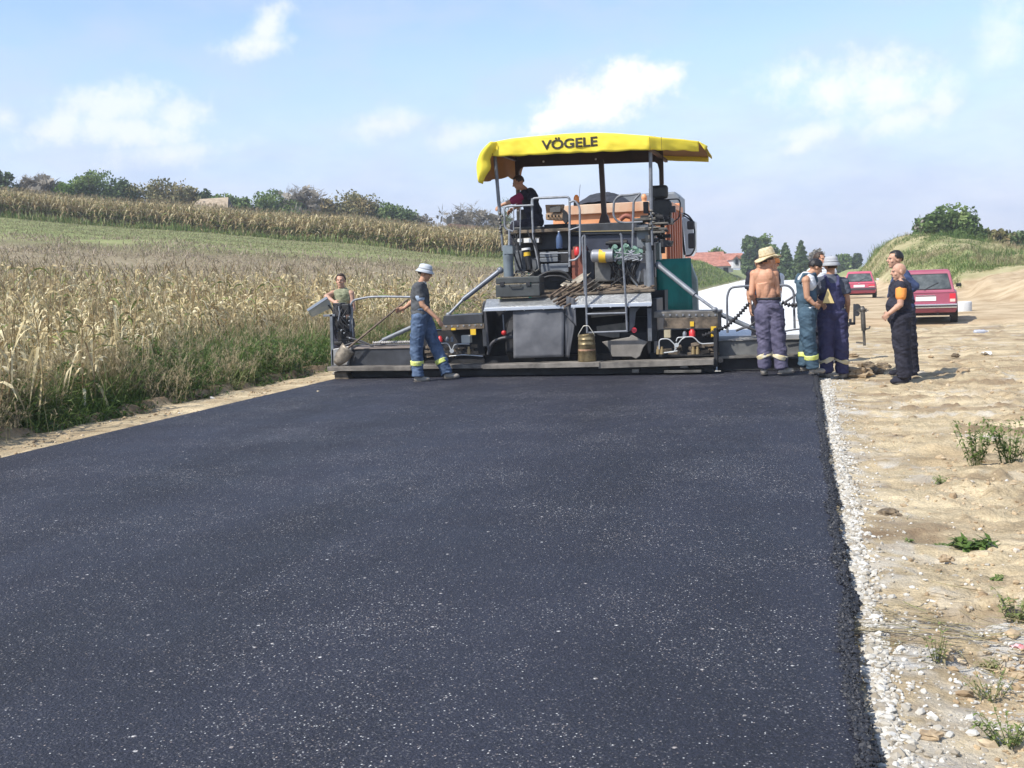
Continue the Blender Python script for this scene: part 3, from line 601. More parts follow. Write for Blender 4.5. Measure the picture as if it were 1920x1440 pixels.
# broad leaved weeds among it
n = 56000; Y = 6.5+24*g.power(.8, n); pxx = az_px(np.full(n, -9.2), Y); X = -8.6-g.uniform(0, 1, n)*np.interp(pxx, [-200, 240, 330, 600, 900], [1.3, 1.5, 2.6, 2.0, .8])
k = fbm(X*1.2, Y*1.2, 3, 20) > -.2; X = X[k]; Y = Y[k]; n = len(X); z = ground_z(X, Y)+g.uniform(0, .60, n)*sstep(-8.5, -9.2, X)*(1+fbm(X, Y, 2, 9))
V, Fq, T = strips(np.stack([X, Y, z], -1), g.uniform(0, 6.3, n), g.uniform(.05, .13, n), g.uniform(.1, .9, n), g.uniform(.2, 1.2, n), g.uniform(.01, .024, n), 2, np.clip(g.normal(.24, .16, n), 0, .6))
tag(link('verge_weeds', np_mesh('verge_weeds', V, Fq, mats=[grassM], attrs=dict(tint=T))), 'low leafy green weeds crowding the foot of the maize', 'weeds', kind='stuff')
# mown strip and stubble between the two maize fields
n = 90000; D = 41+50*g.uniform(0, 1, n)**1.1; pxx = g.uniform(-60, 1240, n); thh = np.interp(pxx, [p for p, _ in TB], TH); k = D < np.interp(pxx, pb, pd)+1; D = D[k]; pxx = pxx[k]; thh = thh[k]
X = D*np.sin(thh); Y = D*np.cos(thh); gsx = np.interp(pxx, [0, 300, 600, 900, 1240], [64, 62, 61, 61, 60])
isb = D+3*fbm(X*.15, Y*.15, 3, 9) < gsx; t = np.where(isb, np.clip(g.normal(.82, .12, len(X)), 0, 1), np.clip(g.normal(.50, .16, len(X)), 0, 1))
k2 = (~isb) | (fbm(X*.5, Y*.5, 3, 44)+g.uniform(-.4, .4, len(X)) > -.1); X, Y, t, isb = X[k2], Y[k2], t[k2], isb[k2]
meadM = mat('meadow_blade', (.2, .2, .1), rough=.8, spec=.1, tint_cols=[(0, (0.15, 0.18, 0.07)), (.5, (0.27, 0.27, 0.14)), (.75, (0.30, 0.25, 0.165)), (1, (0.44, 0.36, 0.28))], var=.2, vscale=.6, trans=.25)
grass_obj('meadow_grass', np.stack([X, Y, ground_z(X, Y)], -1), np.where(isb, .24, .12), t, 'mown green strip and brown stubble between the two maize fields', 'grass', .018, 1.3, 2, 33, meadM)
# green fringe at the foot of the far maize
n = 9000; pxx = g.uniform(-60, 1240, n); D = np.interp(pxx, pb, pd)+g.uniform(-1.2, .6, n); thh = np.interp(pxx, [p for p, _ in TB], TH); X = D*np.sin(thh); Y = D*np.cos(thh)
k = fbm(X*.25, Y*.25, 3, 50)+g.uniform(-.3, .3, n) > -.05; X = X[k]; Y = Y[k]
grass_obj('fringe_grass', np.stack([X, Y, ground_z(X, Y)], -1), np.full(len(X), .5), np.clip(g.normal(.52, .14, len(X)), 0, 1), 'rough green grass along the foot of the far maize', 'grass', .03, .6, 2, 35)
# mound on the right: long grass
n = 150000; pxx = 1590+640*g.uniform(0, 1, n)**.9; D = g.uniform(56, 104, n); thh = np.interp(pxx, [p for p, _ in TB], TH); X = D*np.sin(thh); Y = D*np.cos(thh); Zg = hill(X, Y)
k = (Zg-G+.5*fbm(X*.3, Y*.3, 3, 60) > .35) & (pxx+D*0 > 1588); k &= ~((D < 66) & (pxx > 1800)); X = X[k]; Y = Y[k]; n = len(X)
grass_obj('mound_grass', np.stack([X, Y, ground_z(X, Y)-.05], -1), .34*np.clip(1+1.9*fbm(X*.55, Y*.55, 4, 62), .25, 2.6), np.clip(.50+.75*fbm(X*.5, Y*.5, 4, 64)+g.normal(0, .12, n), 0, 1), 'long olive and straw coloured grass over the earth mound', 'grass', .012, 1.3, 3, 37)
# green bank left of the far road
n = 26000; pxx = g.uniform(1255, 1420, n); D = g.uniform(84, 190, n); thh = np.interp(pxx, [p for p, _ in TB], TH); X = D*np.sin(thh); Y = D*np.cos(thh); k = (hill(X, Y) > G+.15) & (X < -8.6); X = X[k]; Y = Y[k]
grass_obj('bank_grass', np.stack([X, Y, ground_z(X, Y)], -1), np.full(len(X), .28), np.clip(g.normal(.44, .1, len(X)), 0, 1), 'short green grass on the bank left of the far road', 'grass', .04, .8, 2, 39)
# ---------------------------------------------------------------- single weeds on the sand, right
def weed(name, x, y, h, n, tl, label, spread=.5, leaf=.012, seed=0, upright=.6):
    g_ = np.random.default_rng(seed); parts = []; z0 = float(dirt_z(np.array([x]), np.array([y])))-.01
    for k in range(n):
        a = g_.uniform(0, 6.3); l_ = h*g_.uniform(.55, 1.0); r0 = g_.uniform(0, .25*spread*h+.01); b = np.array([math.cos(a)*r0, math.sin(a)*r0, 0]); tip = b+np.array([math.cos(a)*l_*spread*g_.uniform(.3, 1), math.sin(a)*l_*spread*g_.uniform(.3, 1), l_*upright])
        parts.append(stalk_tube(b, tip, .0028, .001, tl+.05, 3)); q = int(6+l_*26); s = g_.uniform(.15, 1, q)[:, None]
        B = b[None]*(1-s)+tip[None]*s; parts.append(strips(B, g_.uniform(0, 6.3, q), g_.uniform(.6, 1.3, q)*leaf*3.2, g_.uniform(.2, 1, q), g_.uniform(.2, 1, q), np.full(q, leaf*.5), 2, np.clip(g_.normal(tl, .1, q), 0, 1)))
    V, Fq, T = cat(parts); o = link(name, np_mesh(name, V, Fq, mats=[grassM], attrs=dict(tint=T)), None, (x, y, z0)); return tag(o, label, 'weed')
wd_ = [(1830, 880, .42, 24, .42, 'grey green upright weed with a leaning spike at the right edge of the sand', .45, .016, .95), (1895, 872, .44, 30, .45, 'dense grey green weed bush cut by the right edge of the picture', .6, .016, .85),
       (1822, 1015, .12, 16, .22, 'low bright green weed rosette alone on the sand', 1.0, .024, .5), (1768, 1010, .05, 8, .33, 'tiny green seedling cluster left of the bright weed rosette', 1.3, .012, .4),
       (1868, 1085, .05, 8, .42, 'small flat dull green weed below the bright rosette', 1.2, .012, .4), (1765, 905, .12, 8, .50, 'small yellow green tuft left of the upright grey green weed', .9, .012, .6),
       (1905, 1160, .22, 10, .58, 'pale green drying weed at the right border above the dead stems', .6, .012, .8), (1758, 1235, .16, 7, .62, 'thin brown and green weed beside the chalky patch', .4, .009, 1.0),
       (1860, 1290, .16, 12, .60, 'yellowing grassy weed near the lower right corner', .8, .006, .7), (1895, 1390, .2, 16, .52, 'green and yellow weed clump in the lower right corner', .8, .008, .7),
       (1700, 1010, .035, 5, .4, 'single small sprig near the gravel strip', 1.3, .009, .4), (1852, 1240, .1, 7, .66, 'withered weed between the chalky patch and the right border', .8, .009, .6)]
for k, (a, b, h, n, tl, lb, sp, lf, up) in enumerate(wd_):
    q = atz(a, b, G); weed('weed', q.x, q.y, h, n, tl, lb, sp, lf, 100+k, up)
# dead stems lying on the sand
n = 220; q0 = atz(1790, 1190, G); x = q0.x+g.normal(0, .35, n); y = q0.y+g.normal(0, .22, n)
V, Fq, T = strips(np.stack([x, y, dirt_z(x, y)+.012], -1), g.normal(2.9, .45, n), g.uniform(.08, .35, n), g.uniform(0, .15, n), g.uniform(0, .15, n), np.full(n, .0018), 4, np.clip(g.normal(.86, .1, n), .6, 1), g.normal(0, 1, n), .1)
n = 160; x2 = g.uniform(.6, 2.6, n); y2 = g.uniform(3, 9, n); b_ = strips(np.stack([x2, y2, dirt_z(x2, y2)+.008], -1), g.uniform(0, 6.3, n), g.uniform(.05, .18, n), g.uniform(0, .2, n), g.uniform(0, .2, n), np.full(n, .0016), 3, np.clip(g.normal(.85, .1, n), .5, 1), None, .08)
V, Fq, T = cat([(V, Fq, T), b_]); tag(link('dead_stems', np_mesh('dead_stems', V, Fq, mats=[grassM], attrs=dict(tint=T))), 'dry brown stems and straw lying on the sand at the right', 'dead stems', kind='stuff')
# thin grass along the right border, near
n = 2600; x = g.uniform(1.3, 3.4, n); y = 2.8+6*g.uniform(0, 1, n); k = (fbm(x*2, y*2, 3, 88) > .1) & (x > .95+.17*y); x = x[k]; y = y[k]
grass_obj('sparse_grass', np.stack([x, y, dirt_z(x, y)-.01], -1), np.full(len(x), .11), np.clip(g.normal(.66, .15, len(x)), 0, 1), 'sparse yellow green grass scattered over the sand at the right border', 'grass', .0022, .8, 3, 41)
# ---------------------------------------------------------------- trees and bushes
def crown_mat(name, cols): return mat(name, (.06, .1, .03), rough=.65, spec=.2, tint_cols=cols, var=.3, vscale=.9, trans=.2)
CG = crown_mat('leaf_green', [(0, (0.07, 0.115, 0.035)), (.5, (0.125, 0.19, 0.055)), (1, (0.22, 0.28, 0.10))])
CB = crown_mat('leaf_olive', [(0, (0.11, 0.115, 0.05)), (.5, (0.21, 0.20, 0.085)), (1, (0.33, 0.25, 0.12))])
CY = crown_mat('leaf_bright', [(0, (0.08, 0.15, 0.025)), (.5, (0.14, 0.25, 0.045)), (1, (0.23, 0.35, 0.08))])
CD = crown_mat('leaf_dark', [(0, (0.05, 0.08, 0.035)), (.5, (0.085, 0.13, 0.05)), (1, (0.14, 0.19, 0.08))])
CR = crown_mat('twig_grey', [(0, (0.17, 0.155, 0.125)), (.5, (0.25, 0.225, 0.185)), (1, (0.34, 0.31, 0.26))])
barkM = mat('bark', (.14, .11, .085), rough=.95, var=.3, vscale=6)
def tree(name, x, y, z, w_, h, dens, cm, label, cat_='tree', group=None, seed=0, bare=0.0, low=.06, leaf=None, cone=False, droop=0):
    g_ = np.random.default_rng(seed); root = bpy.data.objects.new(name, None); COL.objects.link(root); root.location = (x, y, z); tag(root, label, cat_, group)
    tv = []; H = h
    tr = w_*.035+.03
    tv.append(stalk_tube(np.array([0, 0, -.3]), np.array([w_*.02, 0, H*.55]), tr, tr*.55, 0, 7))
    if cone: tv.append(stalk_tube(np.array([w_*.02, 0, H*.55]), np.array([0, 0, H]), tr*.55, .02, 0, 5))
    nb = 9; tips = []
    if not cone:
        for k in range(nb):
            a = k*2.4+g_.uniform(-.4, .4); s = g_.uniform(.15, .5); p0 = np.array([w_*.02*s, 0, H*s]); e_ = np.array([math.cos(a)*w_*.36*g_.uniform(.6, 1), math.sin(a)*w_*.36*g_.uniform(.6, 1), H*g_.uniform(.6, .88)])
            tv.append(stalk_tube(p0, (p0+e_)/2+g_.normal(0, w_*.02, 3), tr*.5, tr*.32, 0, 5)); tv.append(stalk_tube((p0+e_)/2, e_, tr*.32, .012, 0, 4)); tips.append(e_)
    V, Fq, T = cat(tv); link('trunk', np_mesh('trunk', V, Fq, mats=[barkM]), root)
    leaf = leaf or w_*.032
    if cone:
        n = dens; t = g_.power(1.6, n); t = 1-t; zz = H*(.06+.93*t); tier = np.abs(((t*9) % 1)-.3); R0 = w_*.5*(1-t)**.85*(.50+.85*(1-tier))+.04; a = g_.uniform(0, 6.3, n); rad = R0*g_.uniform(.15, 1, n)**.6
        rad *= 1+.35*nz2(a*2.2, t*12, seed)
        C = np.stack([rad*np.cos(a), rad*np.sin(a), zz-rad*.18], -1)
    else:
        # clusters scattered through an uneven volume
        nc = int(60+w_*2.5); a = g_.uniform(0, 6.3, nc); u = g_.uniform(0, 1, nc)**.45; ph = g_.uniform(-1, 1, nc); rr = np.sqrt(1-ph**2*.85)*u
        cc = np.stack([np.cos(a)*rr*w_*.42, np.sin(a)*rr*w_*.42, H*(low+(1-low)*(.5+.42*ph*u**.3))], -1); cc[:, :2] *= (1+.25*g_.normal(0, 1, (nc, 1)).clip(-1, 1))
        cr_ = w_*g_.uniform(.08, .20, nc)*(H/w_ if H < w_ else 1)**.3
        i = g_.integers(0, nc, dens); d = g_.normal(0, 1, (dens, 3)); d /= np.linalg.norm(d, axis=1)[:, None]; C = cc[i]+d*(cr_[i]*g_.uniform(.3, 1.15, dens)**.5)[:, None]
        C[:, 2] = np.clip(C[:, 2], .02, None)
    n = len(C); s = leaf*g_.uniform(.5, 1.3, n)
    A = g_.normal(0, 1, (n, 3)); A /= np.linalg.norm(A, axis=1)[:, None]; B = np.cross(A, g_.normal(0, 1, (n, 3))); B /= np.linalg.norm(B, axis=1)[:, None]
    asp = np.where(g_.uniform(0, 1, n) < bare, .055, .62)
    if droop: A[:, 2] -= droop
    V = np.stack([C-A*s[:, None], C+B*(s*asp)[:, None], C+A*s[:, None], C-B*(s*asp)[:, None]], 1).reshape(-1, 3)
    Fq = np.arange(n*4).reshape(-1, 4); tt = np.clip(.5+.9*fbm(C[:, 0]*1.3/w_*4, C[:, 2]*1.3/w_*4, 2, seed)+g_.normal(0, .18, n), 0, 1)
    link('crown', np_mesh('crown', V, Fq, mats=[cm], attrs=dict(tint=np.repeat(tt, 4))), root)
    return root
def treepx(px, base, top, wpx, D, *a, **k):
    b = atd(px, base, D); mpx = D*math.cos(math.atan2(b.x, b.y)+YAW)/F_PX; z = min(b.z, gz(b.x, b.y)); t = atd(px, top, D).z
    return tree(k.pop('name', 'tree'), b.x, b.y, z, wpx*mpx*1.22, (t-z)*.96, *a, **k)
HG = 'trees and bushes along the hilltop'
hl = [  # px, base, top, width, material, bare, label
 (-8, 372, 314, 60, CD, 0, 'dark green tree at the far left end of the hilltop row'),
 (75, 374, 326, 80, CR, .8, 'bare grey shrub between the dark leftmost tree and the bright green tree'),
 (122, 377, 336, 52, CY, 0, 'low bright green bush on the left side of the bright green hilltop tree'),
 (170, 378, 318, 90, CG, 0, 'broad green tree, the largest on the left half of the hilltop'),
 (230, 380, 336, 62, CD, .1, 'dark bush just right of the broad green hilltop tree'),
 (300, 387, 336, 105, CB, .35, 'wide greyish thicket with bare twigs left of the roof'),
 (345, 388, 345, 60, CB, .3, 'olive grey bush directly behind the left end of the thatched roof'),
 (379, 388, 351, 36, CD, 0, 'small round dark green tree above the thatched roof'),
 (415, 392, 359, 60, CG, .25, 'thin green bush behind the right half of the roof'),
 (455, 396, 369, 48, CG, .1, 'low dark green bush right of the roof gable'),
 (508, 401, 354, 62, CG, .5, 'grey green bush with bare twigs, first of the pair right of the roof'),
 (540, 404, 380, 100, CG, .2, 'long low green hedge bush in front of the bare trees'),
 (572, 407, 349, 78, CR, .9, 'leafless grey tree rising above the low hedge'),
 (612, 408, 369, 44, CB, .1, 'small brownish green bush left of the tall olive tree'),
 (668, 412, 359, 84, CB, .05, 'tall olive and rust coloured tree right of the bare trees'),
 (722, 415, 376, 66, CG, 0, 'fresh green bushy tree beside the olive tree'),
 (758, 417, 388, 50, CD, .0, 'dark green low bush where the hilltop row tapers down'),
 (786, 420, 402, 44, CR, .5, 'last small grey bush at the right end of the hilltop row'),
 (880, 434, 384, 88, CR, .93, 'isolated leafless grey tree on the hill left of the canopy'),
 (938, 436, 396, 40, CR, .9, 'bare twiggy bush partly hidden by the left canopy post')]
for k, (a, b, c, d, cm, br, lb) in enumerate(hl):
    treepx(a, b+5, c, d, 138, int(2400+d*40) if br < .6 else int(700+d*16), cm, lb, 'tree', HG, seed=200+k, bare=br, leaf=.19 if br < .6 else .62)
treepx(946, 402, 352, 26, 100, 1500, CG, 'green treetop seen between the canopy post and the operator', 'tree', HG, seed=260)
RG = 'trees around the distant houses'
rl = [(1343, 484, 466, 34, 200, CG, .2, 'small green tree between the two red roofs', 0), (1408, 506, 436, 34, 175, CD, .05, 'tall poplar like tree, left half of the pair behind the straw hat', 0), (1432, 506, 433, 44, 178, CG, .0, 'tall rounded green tree, right half of the pair behind the straw hat', 0),
      (1530, 512, 462, 30, 170, CR, .7, 'bare reddish tree behind the standing workers', 0), (1575, 508, 478, 44, 220, CG, .1, 'round green tree beyond the bucket hat', 0), (1607, 505, 474, 16, 220, CD, 0, 'slim dark tree left of the mound', 0), (1300, 478, 466, 14, 230, CD, 0, 'tiny tree behind the left red roof', 0), (1550, 512, 480, 34, 230, CD, .1, 'low dark tree behind the workers heads', 0)]
for k, (a, b, c, d, D, cm, br, lb, cn) in enumerate(rl): treepx(a, b, c, d, D, 2600, cm, lb, 'tree', RG, seed=300+k, bare=br, leaf=.32)
treepx(1473, 512, 453, 34, 160, 3600, CD, 'dark conifer, the left one of the pair beyond the gravel road', 'conifer', RG, seed=320, cone=True, leaf=.30, name='conifer_tree', bare=.3)
treepx(1502, 512, 447, 34, 165, 3300, CD, 'thinner dark conifer, the right one of the pair beyond the gravel road', 'conifer', RG, seed=321, cone=True, leaf=.30, name='conifer_tree', bare=.6)
MG = 'bushes on the mound'
for k, (a, b, c, d, cm, br, lb, nn) in enumerate([(1775, 478, 386, 98, CG, .1, 'big round green bush crowning the mound', 9000), (1738, 455, 414, 36, CR, .4, 'thin twiggy shrub on the left shoulder of the big mound bush', 1500), (1830, 478, 428, 60, CG, .1, 'green bush right beside the big round one', 3200),
      (1872, 480, 428, 60, CB, .2, 'olive bush with thin tops between the right hand bushes', 3200), (1912, 484, 434, 56, CD, .15, 'dark bush at the right border behind the mound', 3200), (1960, 484, 430, 70, CG, .1, 'bush beyond the right border', 2600)][:5]):
    treepx(a, b, c, d, 92, nn, cm, lb, 'bush', MG, seed=340+k, bare=br, leaf=.17, name='bush', low=0.0)
# ---------------------------------------------------------------- mesh builder for made things
class MB:
    def __init__(s): s.v = []; s.f = []; s.sm = []; s.g = []; s.gi = 0; s.nest = 0
    def __getattribute__(s, k):
        a = object.__getattribute__(s, k)
        if k in ('box', 'obox', 'prism', 'cyl', 'tube', 'hose', 'ell', 'lathe', 'sheet', 'bar'):
            def w(*p, **q):
                if s.nest == 0: s.gi += 1
                s.nest += 1
                try: return a(*p, **q)
                finally: s.nest -= 1
            return w
        return a
    def each(s, name, m_, parent=None, **kw):      # every primitive a part of its own
        out_ = []
        for gi in sorted(set(s.g)):
            t = MB(); idx = {}
            for f, sm, g_ in zip(s.f, s.sm, s.g):
                if g_ != gi: continue
                for i in f:
                    if i not in idx: idx[i] = len(t.v); t.v.append(s.v[i])
                t.f.append(tuple(idx[i] for i in f)); t.sm.append(sm)
            t.g = [0]*len(t.f); out_.append(t.build(name, m_, parent, **kw))
        return out_[0]
    def add(s, V, F, smooth=False):
        o = len(s.v); s.v += [Vector(p) for p in V]; s.f += [tuple(i+o for i in f) for f in F]; s.sm += [smooth]*len(F); s.g += [s.gi]*len(F); return s
    def box(s, x0, x1, y0, y1, z0, z1):
        V = [(x, y, z) for z in (z0, z1) for y in (y0, y1) for x in (x0, x1)]
        return s.add(V, [(0, 2, 3, 1), (4, 5, 7, 6), (0, 1, 5, 4), (2, 6, 7, 3), (0, 4, 6, 2), (1, 3, 7, 5)])
    def obox(s, c, ax, sz):       # oriented box: centre, 3 axes, full sizes
        c = Vector(c); a = [Vector(q).normalized() for q in ax]; V = []
        for k in (-.5, .5):
            for j in (-.5, .5):
                for i in (-.5, .5): V.append(c+a[0]*(i*sz[0])+a[1]*(j*sz[1])+a[2]*(k*sz[2]))
        return s.add(V, [(0, 2, 3, 1), (4, 5, 7, 6), (0, 1, 5, 4), (2, 6, 7, 3), (0, 4, 6, 2), (1, 3, 7, 5)])
    def bar(s, p, q, w, t, up=(0, 0, 1)):
        p = Vector(p); q = Vector(q); d = q-p; u = Vector(up); sd = d.cross(u)
        if sd.length < 1e-6: sd = d.cross(Vector((1, 0, 0)))
        sd.normalize(); u = sd.cross(d).normalized(); return s.obox((p+q)/2, (d, sd, u), (d.length, w, t))
    def prism(s, pts, d):         # polygon (3d points) extruded along vector d
        n = len(pts); P = [Vector(p) for p in pts]; d = Vector(d); V = P+[p+d for p in P]
        nn = Vector((0, 0, 0))
        for i in range(n): nn += P[i].cross(P[(i+1) % n])
        F = [tuple(range(n))[::-1], tuple(range(n, 2*n))] if nn.dot(d) > 0 else [tuple(range(n)), tuple(range(n, 2*n))[::-1]]
        for i in range(n):
            j = (i+1) % n; F.append((i, j, j+n, i+n) if nn.dot(d) > 0 else (j, i, i+n, j+n))
        return s.add(V, F)
    def cyl(s, p, q, r0, r1=None, n=12, cap=True):
        p = Vector(p); q = Vector(q); r1 = r0 if r1 is None else r1; d = (q-p).normalized()
        a = d.orthogonal().normalized(); b = d.cross(a); V = []
        for c, r in ((p, r0), (q, r1)):
            for k in range(n):
                t = 2*math.pi*k/n; V.append(c+a*(math.cos(t)*r)+b*(math.sin(t)*r))
        s.add(V, [(k, (k+1) % n, (k+1) % n+n, k+n) for k in range(n)], True)
        if cap: s.add(V, [tuple(range(n))[::-1], tuple(range(n, 2*n))])
        return s
    def tube(s, pts, r, n=8, rad=0.0, closed=False):
        P = [Vector(p) for p in pts]
        if rad:
            Q = [P[0]]
            for i in range(1, len(P)-1):
                a = (P[i-1]-P[i]); b = (P[i+1]-P[i]); k = min(rad, a.length*.45, b.length*.45); a = P[i]+a.normalized()*k; b = P[i]+b.normalized()*k
                for t in (0, .25, .5, .75, 1): Q.append(a*(1-t)**2+P[i]*2*t*(1-t)+b*t*t)
            P = Q+[P[-1]]
        V = []; prev = None; m = len(P)
        for i, c in enumerate(P):
            d = (P[min(i+1, m-1)]-P[max(i-1, 0)]).normalized()
            a = d.orthogonal().normalized() if prev is None else (prev-d*prev.dot(d)).normalized(); prev = a; b = d.cross(a)
            rr = r(i/(m-1)) if callable(r) else r
            for k in range(n):
                t = 2*math.pi*k/n; V.append(c+a*(math.cos(t)*rr)+b*(math.sin(t)*rr))
        F = [(i*n+k, i*n+(k+1) % n, (i+1)*n+(k+1) % n, (i+1)*n+k) for i in range(m-1) for k in range(n)]
        s.add(V, F, True); s.add(V[:n], [tuple(range(n))[::-1]]); s.add(V[-n:], [tuple(range(n))]); return s
    def hose(s, pts, r, n=8, ridge=.35, pitch=.03):   # corrugated
        P = [Vector(p) for p in pts]; Q = []; 
        for a, b in zip(P[:-1], P[1:]):
            k = max(2, int((b-a).length/(pitch*.25)))
            Q += [a.lerp(b, i/k) for i in range(k)]
        Q.append(P[-1]); m = len(Q)
        return s.tube(Q, lambda t: r*(1+ridge*(1 if int(t*(m-1)) % 4 < 2 else -1)*.5), n)
    def ell(s, c, r, n=14, m=8, ax=None):
        c = Vector(c); ax = ax or (Vector((1, 0, 0)), Vector((0, 1, 0)), Vector((0, 0, 1))); V = []
        for i in range(1, m):
            ph = math.pi*i/m
            for k in range(n):
                t = 2*math.pi*k/n; V.append(c+ax[0]*(r[0]*math.sin(ph)*math.cos(t))+ax[1]*(r[1]*math.sin(ph)*math.sin(t))+ax[2]*(r[2]*math.cos(ph)))
        top = len(V); V.append(c+ax[2]*r[2]); V.append(c-ax[2]*r[2])
        F = [(i*n+k, (i+1)*n+k, (i+1)*n+(k+1) % n, i*n+(k+1) % n) for i in range(m-2) for k in range(n)]
        F += [(top, k, (k+1) % n) for k in range(n)]+[(top+1, (m-2)*n+(k+1) % n, (m-2)*n+k) for k in range(n)]
        return s.add(V, F, True)
    def lathe(s, c, prof, n=20, ax=None, squash=(1, 1), smooth=True):   # prof: (radius, height) list
        c = Vector(c); ax = ax or (Vector((1, 0, 0)), Vector((0, 1, 0)), Vector((0, 0, 1))); V = []
        for r, h in prof:
            for k in range(n):
                t = 2*math.pi*k/n; V.append(c+ax[0]*(r*math.cos(t)*squash[0])+ax[1]*(r*math.sin(t)*squash[1])+ax[2]*h)
        m = len(prof); F = [(i*n+k, i*n+(k+1) % n, (i+1)*n+(k+1) % n, (i+1)*n+k) for i in range(m-1) for k in range(n)]
        s.add(V, F, smooth)
        if prof[0][0] > 1e-4: s.add(V[:n], [tuple(range(n))[::-1]])
        if prof[-1][0] > 1e-4: s.add(V[-n:], [tuple(range(n))])
        return s
    def sheet(s, fn, nu, nv, thick=0.0):
        V = [Vector(fn(i/nu, j/nv)) for i in range(nu+1) for j in range(nv+1)]
        F = [(i*(nv+1)+j, (i+1)*(nv+1)+j, (i+1)*(nv+1)+j+1, i*(nv+1)+j+1) for i in range(nu) for j in range(nv)]
        return s.add(V, F, True)
    def build(s, name, m_, parent=None, bevel=0.0, solid=0.0, world=True):
        """vertices are given in world space; the object hangs under parent (an unrotated empty or its child)"""
        off = Vector((0, 0, 0)); q = parent
        while q is not None and world: off += Vector(q.location); q = q.parent
        me = bpy.data.meshes.new(name); me.from_pydata([tuple(p-off) for p in s.v], [], s.f)
        me.polygons.foreach_set('use_smooth', s.sm); me.materials.append(m_); me.update()
        o = link(name, me, parent)
        if solid: k = o.modifiers.new('s', 'SOLIDIFY'); k.thickness = solid; k.offset = 0
        if bevel: k = o.modifiers.new('b', 'BEVEL'); k.width = bevel; k.segments = 2; k.limit_method = 'ANGLE'; k.angle_limit = R_(50)
        return o
def thing(name, label, cat_, loc, group=None):
    o = bpy.data.objects.new(name, None); COL.objects.link(o); o.location = loc; o.empty_display_size = .1; return tag(o, label, cat_, group)
def text(name, s_, size, centre, ax_x, ax_y, m_, parent, thick=.003, sx=1.0, fit_w=None):
    cu = bpy.data.curves.new(name, 'FONT'); cu.body = s_; cu.size = size; cu.extrude = thick; cu.offset = size*.028; cu.align_x = 'CENTER'; cu.align_y = 'CENTER'
    tmp = bpy.data.objects.new('t', cu); COL.objects.link(tmp); bpy.context.view_layer.update()
    me = bpy.data.meshes.new_from_object(tmp.evaluated_get(bpy.context.evaluated_depsgraph_get())); bpy.data.objects.remove(tmp); bpy.data.curves.remove(cu)
    xs = [v.co.x for v in me.vertices]; wd = max(xs)-min(xs); cx = (max(xs)+min(xs))/2; k = (fit_w/wd) if fit_w else sx
    X = Vector(ax_x).normalized(); Yv = Vector(ax_y).normalized(); Zv = X.cross(Yv)
    off = Vector((0, 0, 0)); q = parent
    while q is not None: off += Vector(q.location); q = q.parent
    for v in me.vertices: v.co = Vector(centre)+X*((v.co.x-cx)*k)+Yv*v.co.y+Zv*v.co.z-off
    me.name = name; me.materials.clear(); me.materials.append(m_); return link(name, me, parent)
# paints and metals
steel = mat('worn_steel', (.13, .125, .115), .5, .55, var=.45, vscale=5, bump=.25, bscale=18, col2=(.24, .22, .19))
greyp = mat('grey_paint', (.12, .13, .145), .5, .1, var=.35, vscale=4, bump=.1)
lgreyp = mat('light_grey_paint', (.145, .16, .18), .5, .1, var=.25, vscale=5)
dgrey = mat('dark_grey_paint', (.040, .043, .050), .5, .1, var=.4, vscale=4)
blackm = mat('grimy_black', (.018, .018, .02), .6, .1, var=.5, vscale=6, bump=.2)
rubber = mat('rubber_flap', (.10, .105, .12), .8, 0, var=.25, vscale=2.2, bump=.10, bscale=8, col2=(.155, .158, .17))
galv = mat('galvanised_tube', (.24, .255, .28), .5, .25, var=.25, vscale=12)
tubeg = mat('rail_grey', (.17, .18, .20), .5, .25, var=.25, vscale=9)
chrome = mat('chrome_rod', (.75, .76, .78), .2, .9)
grime = mat('tarry_steel', (.10, .082, .062), .6, .3, var=.5, vscale=7, bump=.35, bscale=25, col2=(.22, .17, .12))
plank = mat('walkway_steel', (.14, .125, .11), .6, .3, var=.35, vscale=(3), bump=.3, bscale=30, col2=(.30, .27, .23))
checker = mat('checker_aluminium', (.50, .51, .50), .35, .75, var=.18, vscale=14, bump=.9, bscale=55)
yellow = mat('yellow_canvas', (.84, .68, .05), .7, 0, var=.07, vscale=1.6, bump=.35, bscale=3, trans=.05)
beamc = mat('brown_black_beam', (.050, .030, .022), .5, .2, var=.3, vscale=3)
redp = mat('red_paint', (.55, .03, .03), .4, 0, var=.15, vscale=8)
redlamp = mat('red_lens', (.6, .03, .05), .2, 0)
whitep = mat('white_paint', (.72, .72, .70), .45, 0, var=.08, vscale=6)
yellp = mat('yellow_mark', (.72, .46, .03), .5, 0, var=.1, vscale=8)
greenp = mat('hopper_green', (.0, .125, .105), .8, 0, var=.22, vscale=2.5, spec=.15)
greenv = mat('valve_green', (.20, .32, .25), .5, .2, var=.4, vscale=18)
rustp = mat('rust_red', (.22, .07, .045), .6, .1, var=.3, vscale=6)
orangep = mat('tipper_orange', (.72, .27, .11), .5, 0, var=.14, vscale=1.8, col2=(.80, .40, .20))
shadeside = mat('tipper_side_shaded', (.40, .11, .04), .5, 0, var=.2, vscale=2)  # the body orange darkened in the colour for the side turned from the sun
amber = mat('amber_lens', (.85, .25, .03), .25, 0)
tarload = mat('asphalt_load', (.030, .032, .04), .8, 0, var=.5, vscale=9, bump=1, bscale=20)
wood = mat('tool_wood', (.11, .075, .05), .7, 0, var=.35, vscale=12, col2=(.20, .145, .10))
beige = mat('console_beige', (.30, .20, .12), .55, 0, var=.15, vscale=7)
plast = mat('black_plastic', (.022, .022, .025), .45, 0, var=.2, vscale=8)
seatm = mat('seat_vinyl', (.015, .015, .018), .5, 0, var=.3, vscale=9, bump=.1, col2=(.030, .032, .030))
